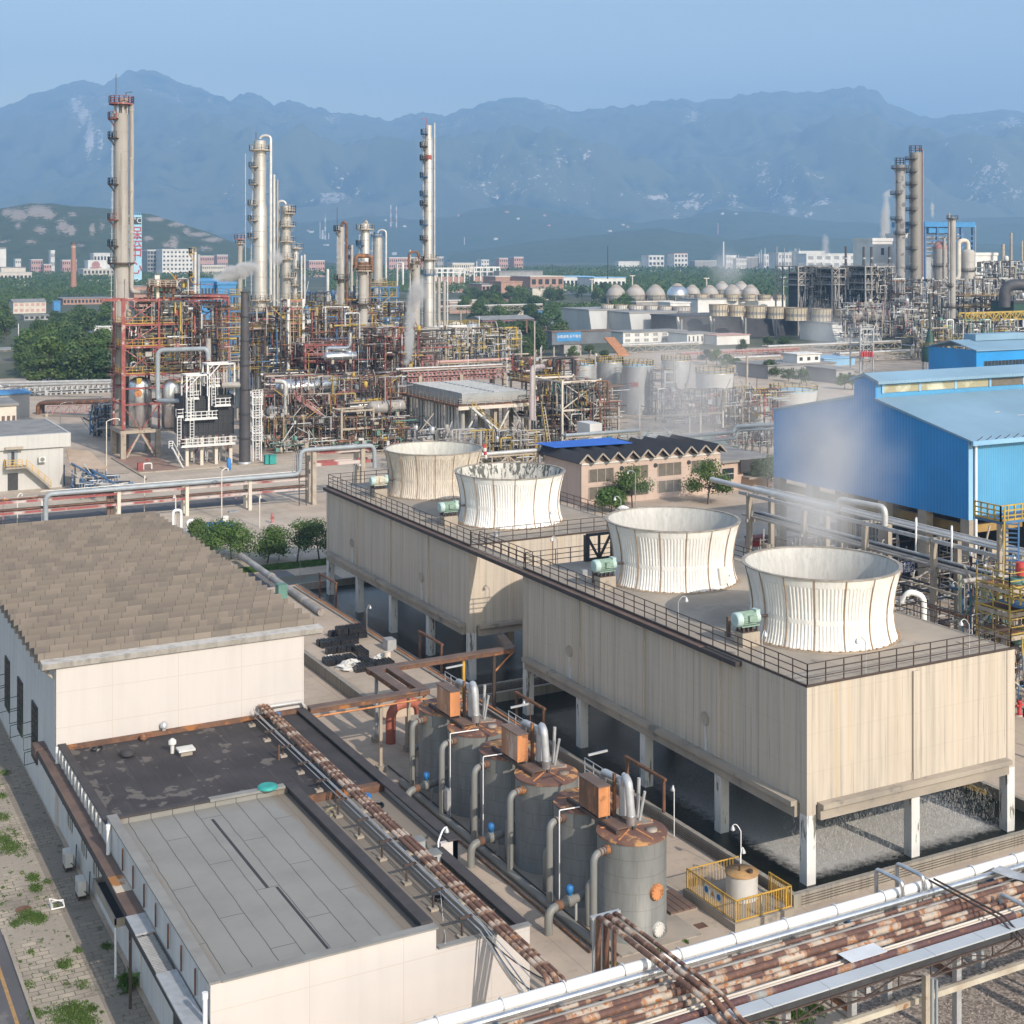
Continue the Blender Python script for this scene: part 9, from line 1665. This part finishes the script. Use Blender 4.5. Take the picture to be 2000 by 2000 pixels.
tangle("shed_goods",140,200,196,206,905,950,90,[M_pipeg,M_bluesteel,M_dark,M_galv],95,.05,.25,.1,2.2);solo("shed_rail","blue pipe rail sloping in front of the tan canopy","rail",MB().tube([(*gd(180,198),zd(918,198)),(*gd(222,190),zd(944,190))],.14,8).tube([(*gd(140,204),zd(905,204)),(*gd(190,196),zd(934,196))],.14,8),M_bluesteel,(*gd(185,197),0))
for i,(px,py,h,arm,la,m_)in enumerate(((208,933,8.6,(2.0,.3),"tall cream lamp post with a long arm at the foot of the red frame",M_cream),(118,852,6,(2.2,0),"pale lamp post with a long arm behind the panelled building",M_cream),(282,1002,4.6,(.1,.1),"thin cream post lamp in front of the long plaza rack, right of the soot-stained posts",M_cream),(433,1014,6.2,(.9,.2),"tall thin lamp post by the blue domes",M_cream),(343,1032,3.8,(-.2,.1),"post lamp by the white bent vents at the hall roof corner",M_cream),(507,1030,3.6,(.2,.2),"thin post lamp on the plaza near the faded red hydrant",M_cream),(34,1022,3.4,(.6,.3),"thin cream post lamp at the far left of the plaza",M_cream),(6,1024,3.2,(.2,.1),"reddish thin post at the left edge of the plaza",M_pink),(82,1018,2.6,(-.8,.3),"white gooseneck lamp beside the blue pipe's foot",M_whitepipe))):
 lamp_post("street_lamp",*gz(px,py),0,h,la,None,m_,arm,.08)
for i,(px,py,h,la)in enumerate(((346,1034,2.4,"white inverted-U vent pipe near the hall roof corner, taller"),(374,1040,1.5,"white inverted-U vent pipe near the hall roof corner, shorter"))):X,Y=gz(px,py);solo("vent_hoop",la,"vent pipe",MB().pipe([(X-.5,Y,0),(X-.5,Y,h),(X+.5,Y,h),(X+.5,Y,.1)],.18,10,0,.4),M_whitepipe,(X,Y,0))
for i,(px,py,la)in enumerate(((409,1036,"bright blue dome on the plaza, left one"),(432,1034,"bright blue dome on the plaza, middle one"),(446,1036,"bright blue dome on the plaza, right one"))):X,Y=gz(px,py);solo("blue_dome",la,"dome",MB().ball(X,Y,.0,1.15,18,8,0,0,.9).lathe(X,Y,[(.22,.7),(.22,.95)],8),M_blue,(X,Y,0),"blue domes on the plaza")
X,Y=gz(455,1000);solo("ground_hatch","small blue-grey hatch in the plaza slabs","hatch",MB().cbox(X,Y,.011,1.2,.9,.12),M_bluep,(X,Y,0));X,Y=gz(434,1020);solo("post_box","white box at the foot of the tall thin lamp post","box",MB().cbox(X+.4,Y,0,.7,.5,.8),M_white,(X,Y,0))
X,Y=gz(280,918);t=T("fire_pump","red and white fire pump set on the pad before the red frame","pump",(X,Y,0));part(t,"red_box",MB().cbox(X-.5,Y,0,.8,.7,1.2),M_red);part(t,"white_pipework",MB().pipe([(X,Y,.1),(X,Y,1.0),(X+1.3,Y,1.0),(X+1.3,Y,.1)],.14,8),M_white);part(t,"valve_wheel",MB().tube([(X+.6,Y,1.0),(X+.6,Y,1.7)],.06,6).ring(X+.6,Y,1.6,.15,.3,.08,12),M_redpaint)
X,Y=gz(505,1010);solo("valve_set","red-white valve set beside the plaza rack","valve",MB().pipe([(X-.8,Y+14,.1),(X-.8,Y+14,1.2),(X+1.2,Y+14,1.2),(X+1.2,Y+14,.1)],.12,8),M_pink,(X,Y+14,0))
X,Y=gd(766,196);t=T("wind_sock","red and white striped wind sock beside the stained fan stack","wind sock",(*gd(945,170),zd(880,170)));X,Y=gd(945,170)
for i in range(4):part(t,"sock_band",MB().tube([(X+.05*i+.0,Y-.05*i,zd(868,170)-.42*i),(X+.05*(i+1),Y-.05*(i+1),zd(868,170)-.42*(i+1)+.003)],[.30-.04*i,.30-.04*(i+1)],10),M_redpaint if i%2==0 else M_white)
part(t,"pole",MB().tube([(X-.3,Y,0),(X-.3,Y,zd(866,170))],.05,6),M_galv)
def steam(label,px,py,d,rx_,ry_,rd,dens,scale,seed,lean=0.0,lo=.38,hi=.75,cat='stuff',flat=0):
 X,Y=gd(px,d);k=d/FOC;b=MB().ball(0,0,0,1,14,10);o=struct("steam_plume",b,[],'stuff');o.location=(X,Y,zd(py,d));o.scale=(rx_*k,rd,ry_*k);o.rotation_euler=(0,lean,-ALPHA)
 m=bpy.data.materials.new("steam_air");m.use_nodes=True;nt=m.node_tree;nt.nodes.remove(nt.nodes["Principled BSDF"])
 tc=nn(nt,"ShaderNodeTexCoord").outputs["Object"];ln=nn(nt,"ShaderNodeVectorMath",operation='LENGTH');nt.links.new(tc,ln.inputs[0])
 fall=mth(nt,'MAXIMUM',mth(nt,'SUBTRACT',1.0,ln.outputs["Value"]),0.0)
 n1=noise(nt,coord(nt,(1,1,1)),scale,3,.6,.6);
 dn=mth(nt,'MULTIPLY',mask(nt,mth(nt,'ADD',n1,mth(nt,'MULTIPLY',mth(nt,'SUBTRACT',fall,.5),.55)),lo,hi),mth(nt,'MULTIPLY',fall,dens))
 v=vol(nt,(.97,.97,.98),dn,.1);o.data.materials.append(m);return o
steam("",800,650,262,16,105,1.6,9,.45,1,R(3));steam("",815,575,262,28,50,2.2,2.6,.4,2)
steam("",462,532,232,66,24,2.0,10,.4,3,R(-16),.36,.7);steam("",540,508,232,36,26,2,1.6,.3,4)
steam("",1615,890,112,180,245,6,.34,.22,5,0,.12,1.1);steam("",1590,1010,100,105,120,4.5,.34,.25,6,0,.12,1.1)
steam("",1345,800,215,185,235,10,.20,.12,7,0,.12,1.1);steam("",1290,960,130,95,70,4,.07,.3,8)
steam("",1729,435,880,15,95,6,2.5,.07,9,R(4));steam("",1734,505,880,12,50,4,1.0,.09,10);steam("",1821,408,900,6,28,2.2,1.5,.2,11)
steam("",1600,560,600,110,95,22,.05,.045,12);steam("",1425,530,760,75,60,16,.06,.05,13);steam("",1610,650,420,75,95,14,.05,.06,14);steam("",1612,478,1200,12,38,6,.4,.05,15)
steam("",895,850,200,80,50,6,.09,.2,16);steam("",310,535,240,12,20,1.5,.4,.6,17)
